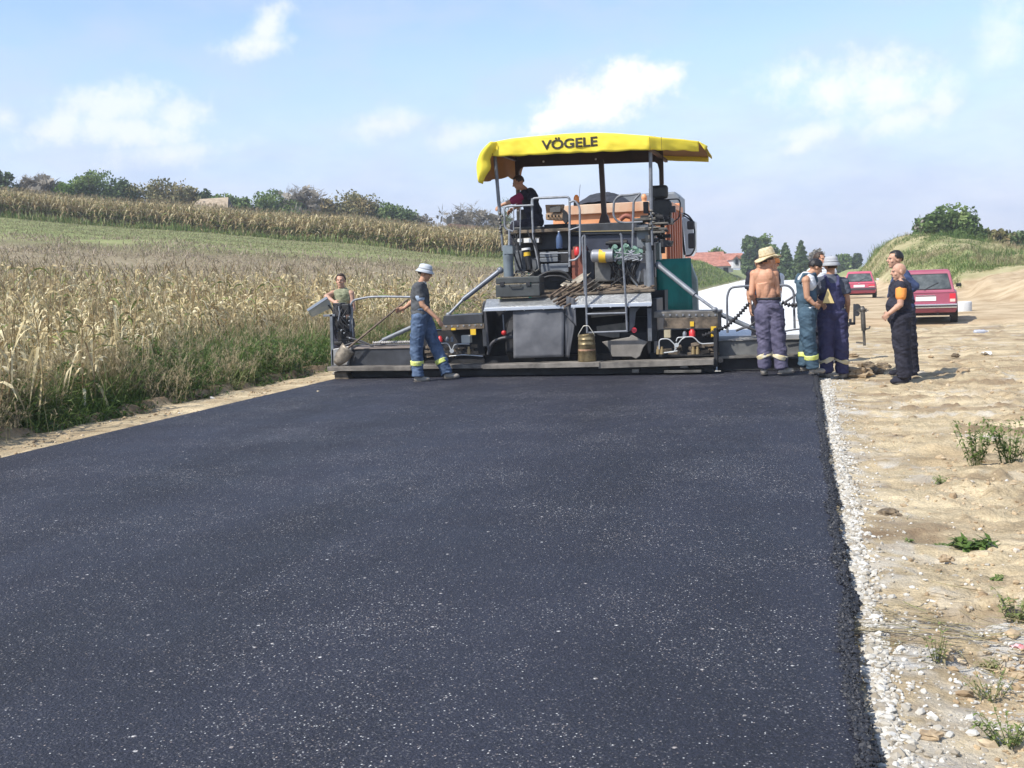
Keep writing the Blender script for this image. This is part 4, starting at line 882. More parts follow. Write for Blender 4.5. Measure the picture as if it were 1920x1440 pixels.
glassd = mat('dark_glass', (.03, .035, .04), .08, 0, spec=.8)
tyre = mat('tyre_rubber', (.02, .02, .02), .8, 0, var=.2)
# ---------------------------------------------------------------- the paver
PX = -3.62
pv = thing('asphalt_paver', 'large grey asphalt paver with a yellow canvas roof standing across the new road', 'paver', (PX, 18.0, 0))
def rect(px0, py0, px1, py1, Y):      # box extents on a plane seen between two pixels
    a = at(px0, py1, Y); b = at(px1, py0, Y); return a.x, b.x, a.z, b.z
def pbox(mb, px0, py0, px1, py1, Y, dy):
    cx = (px0+px1)/2; cy = (py0+py1)/2
    x0 = at(px0, cy, Y).x; x1 = at(px1, cy, Y).x; z0 = at(cx, py1, Y).z; z1 = at(cx, py0, Y).z
    return mb.box(x0, x1, Y, Y+dy, z0, z1)
def pbx(name, px0, py0, px1, py1, Y, dy, m_, parent=pv, bevel=.008): return pbox(MB(), px0, py0, px1, py1, Y, dy).build(name, m_, parent, bevel)
def ptube(pts, Y): return [at(p[0], p[1], p[2] if len(p) > 2 else Y) for p in pts]
# canopy --------------------------------------------------------------
YR, YF = 17.6, 20.1
topp = [(922, 267), (960, 260), (1000, 256), (1060, 251), (1105, 249), (1150, 250), (1217, 255), (1240, 258), (1275, 261), (1310, 265)]
botp = [(922, 292), (960, 292), (1000, 290), (1060, 287), (1105, 285), (1150, 283), (1217, 280), (1240, 281), (1275, 281), (1310, 283)]
def pl(P, u):
    k = u*(len(P)-1); i = min(int(k), len(P)-2); t = k-i; return P[i][0]*(1-t)+P[i+1][0]*t, P[i][1]*(1-t)+P[i+1][1]*t
def rear_y(px): return YR if px < 1217 else YR+(px-1217)/93*0.55
def vfn(u, v):
    a = pl(topp, u); b = pl(botp, u); q = a[0]*(1-v)+b[0]*v, a[1]*(1-v)+b[1]*v; Y = rear_y(q[0]); p = at(q[0], q[1], Y)
    p.y += .012*math.sin(u*46)*v+.02*mnoise.noise(Vector((p.x*3, p.z*4, 1)))+.012*mnoise.noise(Vector((p.x*9+p.z*7, p.z*13, 4)))-.03*v*(1-v); p.z += -.012*v*abs(math.sin(u*31))*(u > .0); return p
cv = MB(); cv.sheet(vfn, 120, 8)
def roof(u, v):
    p = Vector(vfn(u, 0)); back = YF-p.y; q = Vector((p.x, p.y+back*v, p.z+.05*math.sin(math.pi*min(1, v*1.05))-.05*v)); q.z += .03*mnoise.noise(Vector((q.x*2, q.y*2, 3)))*math.sin(math.pi*v); return q
cv.sheet(roof, 90, 14)
def front(u, v): p = Vector(roof(u, 1)); p.z -= .10*v; p.y += .01; return p
cv.sheet(front, 60, 3)
def rside(u, v):                       # right end flap, torn corner hanging
    p = Vector(roof(1, u)); p.z -= (.05+.10*math.exp(-u*9))*v; p.x += .10*v*(1-u*.5)+.02*math.sin(u*9)*v; return p
cv.sheet(rside, 20, 4)
def lside(u, v):                       # left flap, blown outward and curled at its rear corner
    p = Vector(roof(0, u)); hang = .56+.07*math.sin(u*5+1)-.10*u; a = v*1.0
    p.x += -.33*math.sin(math.pi*.62*a)*(1-.45*u)+.10*a*a*(1-u)+.03*math.sin(u*14)*a; p.z -= hang*a**1.3; p.y += -.02*a; return p
cv.sheet(lside, 30, 12)
def curl(u, v):                        # the folded rear edge of that flap
    p = Vector(lside(0, u)); w_ = .24*math.sin(math.pi*min(1, u*.80+.12))+.04*mnoise.noise(Vector((u*5, 0, 2))); p.x += w_*v-.03*math.sin(math.pi*v)+.02*math.sin(u*11)*v; p.y -= .09*math.sin(math.pi*v)+.012+.02*math.sin(u*8); p.z -= .05*v*u; return p
cv.sheet(curl, 14, 6)
canopy = cv.build('canopy', yellow, pv, solid=.006)
shade_m = mat('canvas_shade', (.34, .16, .035), .8, var=.15, vscale=2)  # inside of the yellow canvas: shade and light coming through put into the colour
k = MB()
def inner1(u, v): p = Vector(lside(u, v)); p.x += .014; return p
k.sheet(inner1, 30, 12); k.build('shaded_inside', shade_m, canopy)
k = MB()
def inner2(u, v): p = Vector(roof(u, v)); p.z -= .016; p.y += .012; return p
k.sheet(inner2, 60, 12); k.build('shaded_inside', shade_m, canopy)
c_ = at(1066.5, 269, YR-.055); ax = (at(1118, 267.5, YR)-at(1015, 270.5, YR))
lt = text('lettering', 'VÖGELE', .205, c_+Vector((0, .01, 0)), (1, 0, .006), (0, 0, 1), mat('letter_brown', (.030, .022, .008), .6), canopy, .004, fit_w=at(1120, 268, YR).x-at(1015, 270, YR).x)
offc = Vector(pv.location)
cl_ = [vfn(i/160, j/10) for i in range(30, 110) for j in range(11)]
for v_ in lt.data.vertices:
    w_ = v_.co+offc; q_ = min(cl_, key=lambda c: (c.x-w_.x)**2+(c.z-w_.z)**2); v_.co.y = q_.y-.010+(w_.y-c_.y-.01)*.5-offc.y
sm_ = MB()
for px in (1218, 1240): sm_.bar(at(px, 257, rear_y(px)-.03), at(px+1, 281, rear_y(px)-.03), .008, .004, (0, 1, 0))
sm_.bar(at(922, 268, YR-.02), at(924, 291, YR-.02), .010, .004, (0, 1, 0)); sm_.each('seam', mat('seam_brown', (.20, .16, .02), .8), canopy)
# frame under it
YH = 19.2
fb = MB(); z_t = at(1090, 283, YH).z
x0 = at(965, 300, YH).x; x1 = at(1243, 290, YH).x
def zl(px, py): return at(px, py, YH).z
fb.prism([(x0, YH, zl(965, 284)), (x1, YH, zl(1243, 278)), (x1, YH, zl(1243, 345)), (x1-.075, YH, zl(1236, 345)), (x1-.075, YH, zl(1236, 318)), (x1-.10, YH, zl(1233, 307)), (x1-.15, YH, zl(1226, 303.5)), (x0+.15, YH, zl(979, 313)), (x0+.10, YH, zl(972, 317)), (x0+.07, YH, zl(968, 324)), (x0+.07, YH, zl(968, 420)), (x0, YH, zl(963, 420))][::-1], (0, .06, 0))
hoop = fb.build('roof_hoop', beamc, pv, .006)
h_ = MB()
for px, py in ((1019, 303), (1117, 298.5)): h_.cyl(at(px, py, YH-.012), at(px, py, YH+.002), .018, n=12)
h_.each('bolt', whitep, hoop)
MB().bar(Vector((x1-.04, YH+.03, zl(1243, 345))), Vector((x1-.04, YH+.03, 1.9)), .07, .07, (0, 1, 0)).build('roof_post', beamc, pv, .005)
ms = MB(); ms.bar(at(1127, 300, 18.9), at(1133, 405, 18.9), .085, .085, (0, 1, 0)); ms.prism([at(1127, 402, 18.86), at(1138, 402, 18.86), at(1144, 419, 18.86), at(1122, 419, 18.86)], (0, .1, 0)); ms.build('roof_mast', beamc, pv, .006)
for a, b, lo in (((928, 292), (937, 400), (943, 470)), ((1219.5, 285), (1221, 395), (1223, 460))):
    k = MB(); k.cyl(at(*a, 17.8), at(*b, 17.8), .030, n=12); k.cyl(at(*b, 17.8), at(*lo, 17.8), .019, n=10); s_ = k.build('roof_strut', tubeg, pv)
    k = MB()
    for i in range(7): t = i/6; p = at(b[0]+(lo[0]-b[0])*t*.5, b[1]+(lo[1]-b[1])*t*.5, 17.77); k.ell(p+Vector((.03*math.sin(i*2), 0, 0)), (.03, .02, .022), 8, 5)
    k.build('joint', steel, s_)
fe = MB()                                                     # roof side rails front to rear
for xx, zz in ((at(928, 292, 17.8).x, at(928, 286, 17.8).z), (at(1219, 286, 17.8).x, at(1219, 280, 17.8).z)): fe.bar((xx, 17.7, zz), (xx, 20.0, zz+.02), .05, .05)
fe.bar(at(924, 287, 17.72), at(1214, 276, 17.72), .04, .04); fe.each('roof_rail', beamc, pv)
# tractor body ---------------------------------------------------------
TX0, TX1 = -4.86, -2.30
bd = MB(); bd.box(TX0+.30, TX1-.34, 18.6, 21.2, .45, at(1130, 441, 18.6).z); bd.build('tractor_body', dgrey, pv, .02)
tr = MB()
for xa, xb in ((TX0+.1, TX0+.55), (TX1-.55, TX1-.1)):
    prof = [(xa, 17.75, .10), (xa, 17.45, .35), (xa, 17.45, .62), (xa, 17.75, .86), (xa, 21.6, .86), (xa, 21.9, .6), (xa, 21.9, .35), (xa, 21.6, -.03), (xa, 18.0, -.03)]
    tr.prism(prof, (xb-xa, 0, 0))
tr.each('crawler_track', blackm, pv, bevel=.02)
en = MB(); YE = 18.35
pbox(en, 1062, 440, 1196, 474, YE, .3); en.build('engine_panel', mat('navy_panel', (.040, .046, .070), .5, .1, var=.25, vscale=3), pv, .01)
hd = MB(); hd.prism([at(1062, 421, 18.3), at(1200, 415, 18.3), at(1200, 438, 18.3), at(1062, 441, 18.3)], (0, 2.2, 0)); hood = hd.build('engine_hood', dgrey, pv, .012)
k = MB(); k.bar(at(1062, 434.5, 18.29), at(1200, 432, 18.29), .02, .012); k.build('trim_strip', mat('gold_trim', (.38, .30, .14), .5, .3), hood)
k = MB(); k.cyl(at(1142, 456, 18.28), at(1176, 455, 18.28), .055, n=12); k.cyl(at(1136, 456, 18.28), at(1142, 456, 18.28), .03, n=10); k.build('exhaust_pipe', blackm, pv)
pbx('side_panel', 1194, 421, 1216, 478, 18.2, .25, lgreyp); pbx('louvre_panel', 1216, 432, 1227, 520, 18.5, .2, dgrey)
k = MB(); pbox(k, 1229, 455, 1237, 487, 19.6, .3); k.build('side_door', mat('pale_green_grey', (.26, .30, .28), .5), pv, .01)
# operator deck and rear units
dk = MB(); pbox(dk, 945, 430, 1070, 436, 17.9, 1.3); dk.build('operator_deck', grime, pv, .006)
k = MB(); pbox(k, 1188, 408, 1232, 413, 18.2, .9); pbox(k, 1186, 426, 1236, 432, 18.1, .9); k.build('seat_deck', steel, pv, .006)
pbx('oil_tank', 1115, 489, 1158, 528, 17.75, .5, mat('grey_tank', (.10, .105, .105), .55, .2, var=.3, vscale=5, col2=(.19, .185, .17)), bevel=.02)
cn = MB(); cn.cyl(at(1113, 480, 17.6), at(1150, 479, 17.6), .105, n=18); cn.ell(at(1113, 480, 17.6), (.05, .105, .105), 16, 8); can = cn.build('filter_canister', mat('canister_grey', (.30, .31, .34), .4, .3, var=.15), pv)
k = MB(); k.cyl(at(1124, 480, 17.6), at(1137, 480, 17.6), .108, n=18); k.build('label_band', yellp, can)
vb = MB(); g = random.Random(4)
pbox(vb, 1140, 467, 1200, 486, 17.75, .25)
for i in range(26):
    p = at(1140+g.random()*60, 464+g.random()*26, 17.70-g.random()*.06); s_ = .02+.035*g.random(); vb.cyl(p, p+Vector((g.uniform(-.06, .06), -.06, g.uniform(-.05, .06))), s_*.8, n=8)
vb.build('valve_block', greenv, pv)
hs = MB()
for i in range(26):
    a = at(1138+g.random()*64, 486, 17.66); b = at(1142+g.random()*62, 528+g.random()*8, 17.66+.2*g.random()); mid_ = (a+b)/2+Vector((g.uniform(-.12, .12), -.10*g.random(), g.uniform(-.05, .05)))
    hs.tube([a, a.lerp(mid_, .5)+Vector((0, -.03, 0)), mid_, b], .012+.006*g.random(), 6, .08)
hs.each('hydraulic_hose', blackm, pv)
k = MB()
for i in range(16): k.cyl(at(1150+g.random()*55, 470+g.random()*20, 17.55), at(1150+g.random()*55, 475+g.random()*15, 17.53), .012, n=6); p = at(1152+g.random()*52, 470+g.random()*22, 17.56); k.ell(p, (.022, .02, .02), 8, 5)
k.each('hose_fitting', galv, pv)
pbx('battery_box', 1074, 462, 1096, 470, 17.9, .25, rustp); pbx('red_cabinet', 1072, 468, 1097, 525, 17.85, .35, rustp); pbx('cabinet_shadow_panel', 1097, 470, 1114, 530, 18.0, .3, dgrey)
k = MB(); k.prism([at(1172, 493, 17.65), at(1211, 493, 17.65), at(1211, 502, 17.65), at(1203, 506, 17.65), at(1196, 540, 17.65), at(1180, 520, 17.65)], (0, .06, 0)); pbox(k, 1207, 500, 1218, 541, 17.62, .12); k.each('support_bracket', greyp, pv, bevel=.008)
k = MB(); k.cyl(at(1217, 470, 17.6), at(1220, 543, 17.6), .062, n=16); k.cyl(at(1215, 455, 17.6), at(1217, 470, 17.6), .045, n=12); k.build('lift_cylinder', lgreyp, pv)
k = MB(); k.cyl(at(952, 460, 17.6), at(954, 519, 17.6), .085, .085, n=16); pbox(k, 944, 462, 961, 476, 17.5, .2); k.cyl(at(953, 476, 17.6), at(953, 490, 17.6), .095, .085, n=16); k.build('lift_cylinder', mat('column_blue_grey', (.15, .18, .20), .5, .1, var=.2), pv)
# left side boxes under the deck
for (a, b, c, d, Y, dy, m_, nm) in [(962, 436, 1066, 468, 18.25, .5, dgrey, 'gear_housing'), (964, 470, 985, 512, 17.9, .4, greyp, 'hydraulic_box'), (984, 484, 1012, 506, 18.0, .4, greyp, 'hydraulic_box'), (1012, 472, 1046, 482, 17.95, .4, lgreyp, 'control_drawer'), (1012, 483, 1046, 491, 17.95, .4, lgreyp, 'control_drawer'),
                             (1014, 494, 1066, 511, 17.85, .4, lgreyp, 'step_box'), (1046, 470, 1066, 492, 18.0, .3, blackm, 'relay_box'), (960, 446, 1012, 456, 17.95, .2, steel, 'pipe_manifold'), (1030, 496, 1072, 528, 18.0, .3, blackm, 'pump_housing')]:
    pbx(nm, a, b, c, d, Y, dy, m_)
k = MB(); k.cyl(at(986, 468, 17.75), at(993, 505, 17.75), .055, n=14); dip = k.build('filter_column', blackm, pv); k = MB(); k.cyl(at(986, 465, 17.75), at(986.5, 469, 17.75), .075, n=18); k.build('cap', whitep, dip); k = MB(); k.cyl(at(987.5, 473, 17.75), at(988.5, 480, 17.75), .058, n=14); k.build('label_band', yellp, dip)
k = MB(); pts = [(966, 437), (972, 470), (980, 505)], [(990, 436), (1008, 470), (1012, 508)], [(1000, 436), (1010, 480), (1012, 506)], [(955, 455), (975, 505), (985, 515)], [(972, 440), (962, 470), (975, 510), (1000, 512)]
for q in pts: k.tube(ptube(q, 17.7), .014, 6, .1)
k.tube(ptube([(1008, 520), (1025, 510), (1050, 508), (1066, 515), (1072, 530)], 17.5), .022, 8, .3); k.tube(ptube([(1012, 524), (1030, 517), (1055, 518), (1068, 526)], 17.45), .018, 8, .2); k.each('hydraulic_hose', blackm, pv)
k = MB()
for i in range(16): p = at(965+g.random()*40, 508+g.random()*9, 17.6+g.random()*.2); k.cyl(p, p+Vector((g.uniform(-.07, .07), 0, g.uniform(-.02, .05))), .016, n=6)
k.each('hose_fitting', steel, pv)
for i, (a, b, c, d) in enumerate([(968, 448, 978, 454), (982, 447, 996, 455), (998, 447, 1010, 455)]): pbx('plate_marking', a, b, c, d, 17.93, .02, whitep, bevel=.002)
# platform and checker-plate steps
k = MB(); k.prism([at(938, 556, 17.15), at(1228, 543, 17.15), at(1222, 538, 17.9), at(945, 545, 17.9)], (0, 0, -.03)); k.build('rear_platform', grime, pv, .004)
k = MB(); k.prism([at(1062, 548, 17.4), at(1222, 541, 17.4), at(1222, 528, 17.9), at(1062, 530, 17.9)], (0, 0, -.05)); k.build('worn_deck', mat('dusty_deck', (.16, .12, .085), .8, .1, var=.5, vscale=9, bump=.6, bscale=20, col2=(.28, .22, .16)), pv)
k = MB()
for i in range(60):
    p = at(1080+g.random()*145, 536+g.random()*12, 17.35+g.random()*.2); r_ = .01+.022*g.random(); k.ell(p, (r_*1.6, r_, r_*.7), 6, 4)
k.build('asphalt_spill', mat('spill_brown', (.10, .075, .055), .9, var=.4, vscale=20), pv)
for (pts, lip, nm) in [([(908, 577), (912, 561), (1046, 556), (1046, 571)], [(906, 584), (908, 578), (1062, 572), (1062, 578)], 'L'), ([(1072, 573), (1072, 552), (1220, 546), (1222, 566)], [(1070, 577), (1071, 572), (1222, 567), (1221, 574)], 'R')]:
    k = MB(); (a, b, c, d) = pts; k.prism([at(*a, 16.98), at(*d, 16.98), at(*c, 17.2), at(*b, 17.2)], (0, .02, -.015)); st = k.build('step_plate', checker, pv, .004)
    k = MB(); (a, b, c, d) = lip; k.prism([at(*a, 16.96), at(*d, 16.96), at(*c, 16.96), at(*b, 16.96)], (0, .03, 0)); k.build('step_lip', mat('bright_edge', (.60, .64, .70), .35, .6), st, .003)
    k = MB(); x0_, x1_ = at(*lip[0], 16.96).x+.05, at(*lip[3], 16.96).x-.05
    for i in range(5): xx = x0_+(x1_-x0_)*i/4; k.cyl((xx, 16.95, at(1000, 579, 16.95).z-.01), (xx, 16.965, at(1000, 579, 16.95).z-.01), .012, n=8)
    k.each('rivet', chrome, st)
# rails ------------------------------------------------------------------
for pts, Y, r_ in [([(962, 434), (950, 430), (946, 424), (946, 387), (996, 385), (1000, 385)], 17.7, .017), ([(999, 386), (998, 372), (1068, 369), (1068, 500)], 17.75, .020), ([(998, 372), (997, 380), (1000, 448), (1012, 505)], 17.75, .019), ([(963, 388), (963, 432)], 17.7, .011), ([(976, 388), (975, 460)], 17.7, .010),
                   ([(1068, 379), (1078, 376), (1087, 388), (1088, 478), (1080, 487), (1067, 489)], 17.6, .018), ([(1068, 432), (1072, 430), (1088, 425)], 17.6, .012),
                   ([(1201, 363), (1180, 366), (1160, 367), (1151, 378), (1150, 405), (1158, 416), (1172, 418), (1205, 416)], 17.9, .019), ([(1200, 364), (1188, 376), (1186, 465)], 17.9, .020), ([(1192, 370), (1190, 376)], 17.9, .012), ([(955, 432), (955, 460)], 17.7, .022), ([(1012, 476), (1065, 474)], 17.7, .012),
                   ([(1085, 376), (1088, 346)], 18.4, .004)]:
    MB().tube(ptube(pts, Y), r_, 8, .06).build('hand_rail', galv if Y != 17.9 else tubeg, pv)
ld = MB(); Yl = 16.93
for q in ([(1094, 441), (1097, 443), (1099, 560), (1101, 625)], [(1162, 438), (1165, 441), (1173, 560), (1176, 622)], [(1100, 589), (1174, 587)], [(1101, 624), (1176, 621)], [(1094, 442), (1092, 446), (1097, 552)]): ld.tube(ptube(q, Yl), .018, 8, .03)
ld.build('ladder', tubeg, pv)
# beacons, seats, console
for (px, py) in ((1081, 371), ):
    k = MB(); b = at(px, py+9, 18.2); k.lathe(b, [(.045, 0), (.05, .03), (.045, .09), (.02, .13)], 14); bc = k.build('beacon', amber, pv); MB().cyl(b+Vector((0, 0, -.05)), b, .05, n=12).build('socket', plast, bc)
st = MB(); pbox(st, 1216, 347, 1252, 373, 18.7, .12); sb = st.build('seat', seatm, pv, .05)
k = MB(); k.prism([at(1221, 373, 18.72), at(1254, 373, 18.72), at(1259, 381, 18.72), at(1258, 408, 18.72), at(1219, 408, 18.72), at(1216, 381, 18.72)], (0, .14, 0)); k.build('backrest', seatm, sb, .03)
k = MB(); pbox(k, 1215, 408, 1258, 420, 18.7, .5); k.build('seat_cushion', seatm, sb, .02)
k = MB(); k.tube(ptube([(1250, 374), (1272, 373), (1276, 380), (1274, 408), (1262, 417)], 18.6), .012, 6, .05); pbox(k, 1256, 386, 1266, 398, 18.6, .1); pbox(k, 1206, 378, 1215, 400, 18.6, .1); pbox(k, 1218, 371, 1228, 375, 18.66, .04); k.each('armrest', plast, sb, bevel=.004)
k = MB()
for i in range(34):
    p = at(1203+g.random()*52, 398+g.random()*60, 18.2+g.random()*.4); k.obox(p, (Vector((1, g.uniform(-.3, .3), 0)), Vector((0, 1, 0)), Vector((0, 0, 1))), (.04+.1*g.random(), .1, .02+.05*g.random()))
k.each('seat_linkage', blackm, pv, bevel=.003)
k = MB()
for (a, b, c, d) in ((1216, 417, 1252, 420), (1218, 427, 1250, 431), (1222, 433, 1246, 437), (1210, 441, 1218, 456)): pbox(k, a, b, c, d, 18.1, .1)
k.each('seat_slide', steel, pv, bevel=.003)
k = MB(); k.prism([at(1237, 448, 18.0), at(1262, 452, 18.0), at(1258, 462, 18.0), at(1240, 464, 18.0)], (0, .15, 0)); pbox(k, 1205, 461, 1214, 474, 17.9, .1); k.each('pedal', blackm, pv, bevel=.01)
s2 = MB(); pbox(s2, 968, 392, 1006, 432, 18.85, .12); lseat = s2.build('seat', seatm, pv, .03); k = MB(); k.box(at(964, 430, 18.3).x, at(1016, 430, 18.3).x, 18.25, 18.85, at(990, 434, 18.5).z, at(990, 426, 18.5).z); k.build('seat_cushion', seatm, lseat, .02)
co = MB(); co.prism([at(1022, 384, 18.3), at(1057, 383, 18.3), at(1054, 399, 18.2), at(1024, 401, 18.2)], (0, .10, .0)); co.prism([at(1023, 401, 18.15), at(1055, 399, 18.15), at(1058, 413, 18.15), at(1023, 412, 18.15)], (0, .22, 0)); con = co.build('control_console', beige, pv, .01)
k = MB()
for i in range(4): p = at(1029+i*6.4, 407, 18.13); k.cyl(p, p+Vector((0, -.02, .03)), .014, n=8)
k.prism([at(1031, 387, 18.16), at(1051, 386, 18.16), at(1050, 397, 18.12), at(1031, 398, 18.12)], (0, .03, 0)); k.each('control_knob', blackm, con)
k = MB(); k.prism([at(1055, 392, 18.1), at(1062, 398, 18.1), at(1066, 412, 18.1), at(1060, 420, 18.1), at(1054, 412, 18.1)], (0, .1, 0)); pbox(k, 1020, 420, 1066, 430, 18.4, .1); k.build('console_side', blackm, pv, .005)
# rubber flaps and the openings below the steps
blk = MB(); pbox(blk, 908, 577, 1226, 690, 17.9, .1); blk.build('chassis_back_plate', blackm, pv)
ck = MB(); pbox(ck, 1222, 560, 1232, 640, 17.5, .8); pbox(ck, 904, 584, 912, 650, 17.3, .8); ck.each('chassis_side', dgrey, pv, bevel=.01)
def flap(name, P, Y, m_=rubber, bow=.03, parent=pv, sd=0):
    (a, b, c, d) = P            # tl tr br bl pixels
    def fn(u, v):
        x = (a[0]*(1-u)+b[0]*u)*(1-v)+(d[0]*(1-u)+c[0]*u)*v; y = (a[1]*(1-u)+b[1]*u)*(1-v)+(d[1]*(1-u)+c[1]*u)*v
        return at(x, y, Y-bow*math.sin(math.pi*v)+.02*mnoise.noise(Vector((u*3, v*3, sd))))
    return MB().sheet(fn, 14, 14).build(name, m_, parent, solid=.012)
flap('rubber_flap', [(962, 581), (1058, 577), (1057, 669), (963, 672)], 17.02)
flap('rubber_flap', [(1057, 577), (1080, 596), (1067, 672), (1060, 668)], 17.06, mat('dark_rubber', (.075, .078, .088), .7, var=.2, vscale=3), .05, sd=2)
flap('rubber_flap', [(1062, 555), (1078, 560), (1081, 612), (1060, 590)], 16.99, MATS['dark_rubber'], .02, sd=5)
k = MB(); k.prism([at(x, y, 17.25) for x, y in ((1128, 641), (1180, 632), (1184, 627), (1200, 636), (1215, 641), (1206, 652), (1200, 668), (1192, 673), (1184, 669), (1148, 669), (1140, 652))][::-1], (0, .03, 0)); k.build('lit_flap', mat('lit_rubber', (.20, .185, .165), .8, var=.25, vscale=4), pv, .01)  # sunlit lower part of the dark flap, the light put into its colour
k = MB(); k.prism([at(x, y, 17.5) for x, y in ((1118, 612), (1178, 604), (1178, 631), (1150, 634), (1120, 628))][::-1], (0, .05, 0)); k.build('rear_cover', mat('dusty_cover', (.19, .175, .15), .7, .1, var=.3, vscale=7), pv, .01)
k = MB(); k.prism([at(x, y, 17.3) for x, y in ((1108, 585), (1176, 578), (1176, 590), (1150, 592), (1108, 596))][::-1], (0, .05, 0)); k.build('rear_cover', mat('dusty_cover', (.2, .18, .15)), pv, .01)
k = MB(); k.prism([at(x, y, 17.22) for x, y in ((1180, 577), (1200, 576), (1192, 586), (1190, 610), (1180, 622))][::-1], (0, .03, 0)); pbox(k, 1214, 578, 1222, 640, 17.2, .03); k.each('side_bracket', greyp, pv, bevel=.006)
k = MB(); k.cyl(at(1189, 619, 17.12), at(1189, 619, 17.17), .042, n=18); k.build('tail_lamp', redlamp, pv)
k = MB(); k.tube(ptube([(943, 590), (945, 620)], 17.2), .012, 6); lev = k.build('lever', galv, pv); MB().ell(at(945, 624, 17.2), (.045, .045, .045), 14, 8).build('knob', redp, lev)
k = MB(); k.tube(ptube([(915, 665), (922, 642), (940, 634), (965, 632)], 17.3), .03, 8, .1); k.tube(ptube([(905, 590), (908, 560), (912, 600), (916, 655)], 17.15), .02, 8, .1); k.each('hydraulic_hose', mat('dark_hose', (.05, .05, .055), .5), pv)
# diagonal cylinders
for a, b, Ya, Yb in [((938, 507), (868, 562), 17.6, 17.5), ((1234, 497), (1303, 553), 17.7, 17.3)]:
    e_ = {938: (841, 590), 1234: (1340, 580)}[a[0]]; q = MB(); q.cyl(at(*a, Ya), at(*b, Yb), .042, n=12); q.ell(at(*a, Ya), (.06, .05, .06), 10, 6); c_ = q.build('support_cylinder', lgreyp if a[0] == 1234 else mat('cylinder_blue_grey', (.145, .16, .19), .4, .2, var=.2), pv)
    q = MB(); q.cyl(at(*b, Yb), at(*e_, Yb-.1), .024, n=10); q.ell(at(*e_, Yb-.1), (.05, .04, .04), 10, 6); q.build('piston_rod', galv, c_)
for a, b, e_ in [((800, 601), (718, 638), (703, 646)), ((1352, 590), (1425, 622), (1440, 628))]:
    q = MB(); q.cyl(at(*a, 17.35), at(*b, 17.3), .038, n=12); c_ = q.build('support_cylinder', lgreyp, pv); MB().cyl(at(*b, 17.3), at(*e_, 17.3), .02, n=10).build('piston_rod', galv, c_)
# ---- screed: centre frame, extensions, walkways, end gates
for (xa, xb, ya, yb, Y) in ((830, 908, 592, 586, 17.3), (1226, 1347, 583, 585, 17.2)):
    L_ = xa < 1000
    k = MB()
    if L_: k.prism([at(828, 610, Y), at(908, 606, Y), at(908, 588, Y), at(832, 592, Y)], (0, .7, 0))
    else: k.prism([at(1226, 596, Y), at(1350, 594, Y), at(1349, 583, Y), at(1226, 585, Y)], (0, .7, 0))
    fr = k.build('screed_frame', dgrey if L_ else steel, pv, .006)
    k = MB()
    if L_: k.prism([at(828, 620, Y-.01), at(908, 616, Y-.01), at(908, 607, Y-.01), at(828, 610, Y-.01)], (0, .1, 0))
    else: k.prism([at(1243, 616, Y-.01), at(1346, 616, Y-.01), at(1346, 594.3, Y-.01), at(1246, 596.3, Y-.01)], (0, .08, 0))
    k.build('frame_face', grime, fr, .004); k = MB()
    for i in range(9 if not L_ else 7):
        t = i/(8 if not L_ else 6); p = at(xa+(18 if not L_ else 6)+t*(xb-xa-(24 if not L_ else 12)), (612 if L_ else 590.5)+(-3*t if L_ else 0), Y-.02); k.cyl(p, p+Vector((0, .03, 0)), .015, n=8)
    k.each('bolt', galv, fr)
    k = MB(); pbox(k, (772 if L_ else 1235), 618, (908 if L_ else 1340), 668, Y+.28, .3); k.build('screed_back', blackm, pv)
    k = MB()
    for (a, b, c, d) in (((882, 617, 892, 628), (846, 615, 854, 619)) if L_ else ((1294, 603, 1301, 612), (1333, 612, 1343, 632))): pbox(k, a, b, c, d, Y-.03, .02)
    k.each('warning_mark', yellp, fr)
k = MB(); pbox(k, 768, 634, 908, 690, 17.62, .1); pbox(k, 906, 664, 1340, 698, 17.66, .1); k.build('screed_back', blackm, pv)
# gas fittings on the screed
k = MB()
for q in ([(828, 644), (840, 643), (846, 657), (848, 660)], [(848, 657), (852, 646), (860, 645), (880, 645)], [(1236, 657), (1236, 636), (1254, 635), (1266, 647), (1268, 655)], [(1268, 640), (1270, 633), (1300, 631), (1313, 645), (1345, 643)], [(1268, 650), (1278, 636), (1286, 632)], [(1266, 648), (1266, 660), (1232, 662)], [(842, 668), (870, 665), (905, 668)], [(1236, 663), (1270, 658)]): k.tube(ptube(q, 16.95), .0095, 8, .05)
k.cyl(at(847, 658, 16.93), at(847, 658, 16.97), .035, n=16); k.cyl(at(1268.5, 647, 16.93), at(1268.5, 647, 16.97), .035, n=16); k.each('gas_pipe', mat('white_pipe', (.45, .46, .46), .35, .2), pv)
for (a, b, c, d, m_) in [(821, 630, 830, 641, redp), (1292, 617, 1304, 631, redp), (836, 631, 842, 640, lgreyp), (845, 631, 851, 641, lgreyp), (865, 629, 881, 643, mat('cream_box', (.42, .42, .38), .5, var=.1)), (1245, 619, 1257, 633, mat('sand_box', (.38, .33, .22), .5, var=.2)), (1280, 621, 1288, 631, lgreyp)]:
    p0 = at((a+c)/2, d, 17.0); p1 = at((a+c)/2, b, 17.0); w_ = (at(c, b, 17.0).x-at(a, b, 17.0).x)/2
    if m_ in (redp, lgreyp):
        q = MB(); q.lathe(p0, [(w_, 0), (w_, (p1-p0).z*.7), (w_*.6, (p1-p0).z*.85), (w_*.6, (p1-p0).z)], 12)
    else: q = pbox(MB(), a, b, c, d, 17.0, .12)
    q.build('gas_regulator' if m_ in (redp, lgreyp) else 'junction_box', m_, pv)
k = MB()
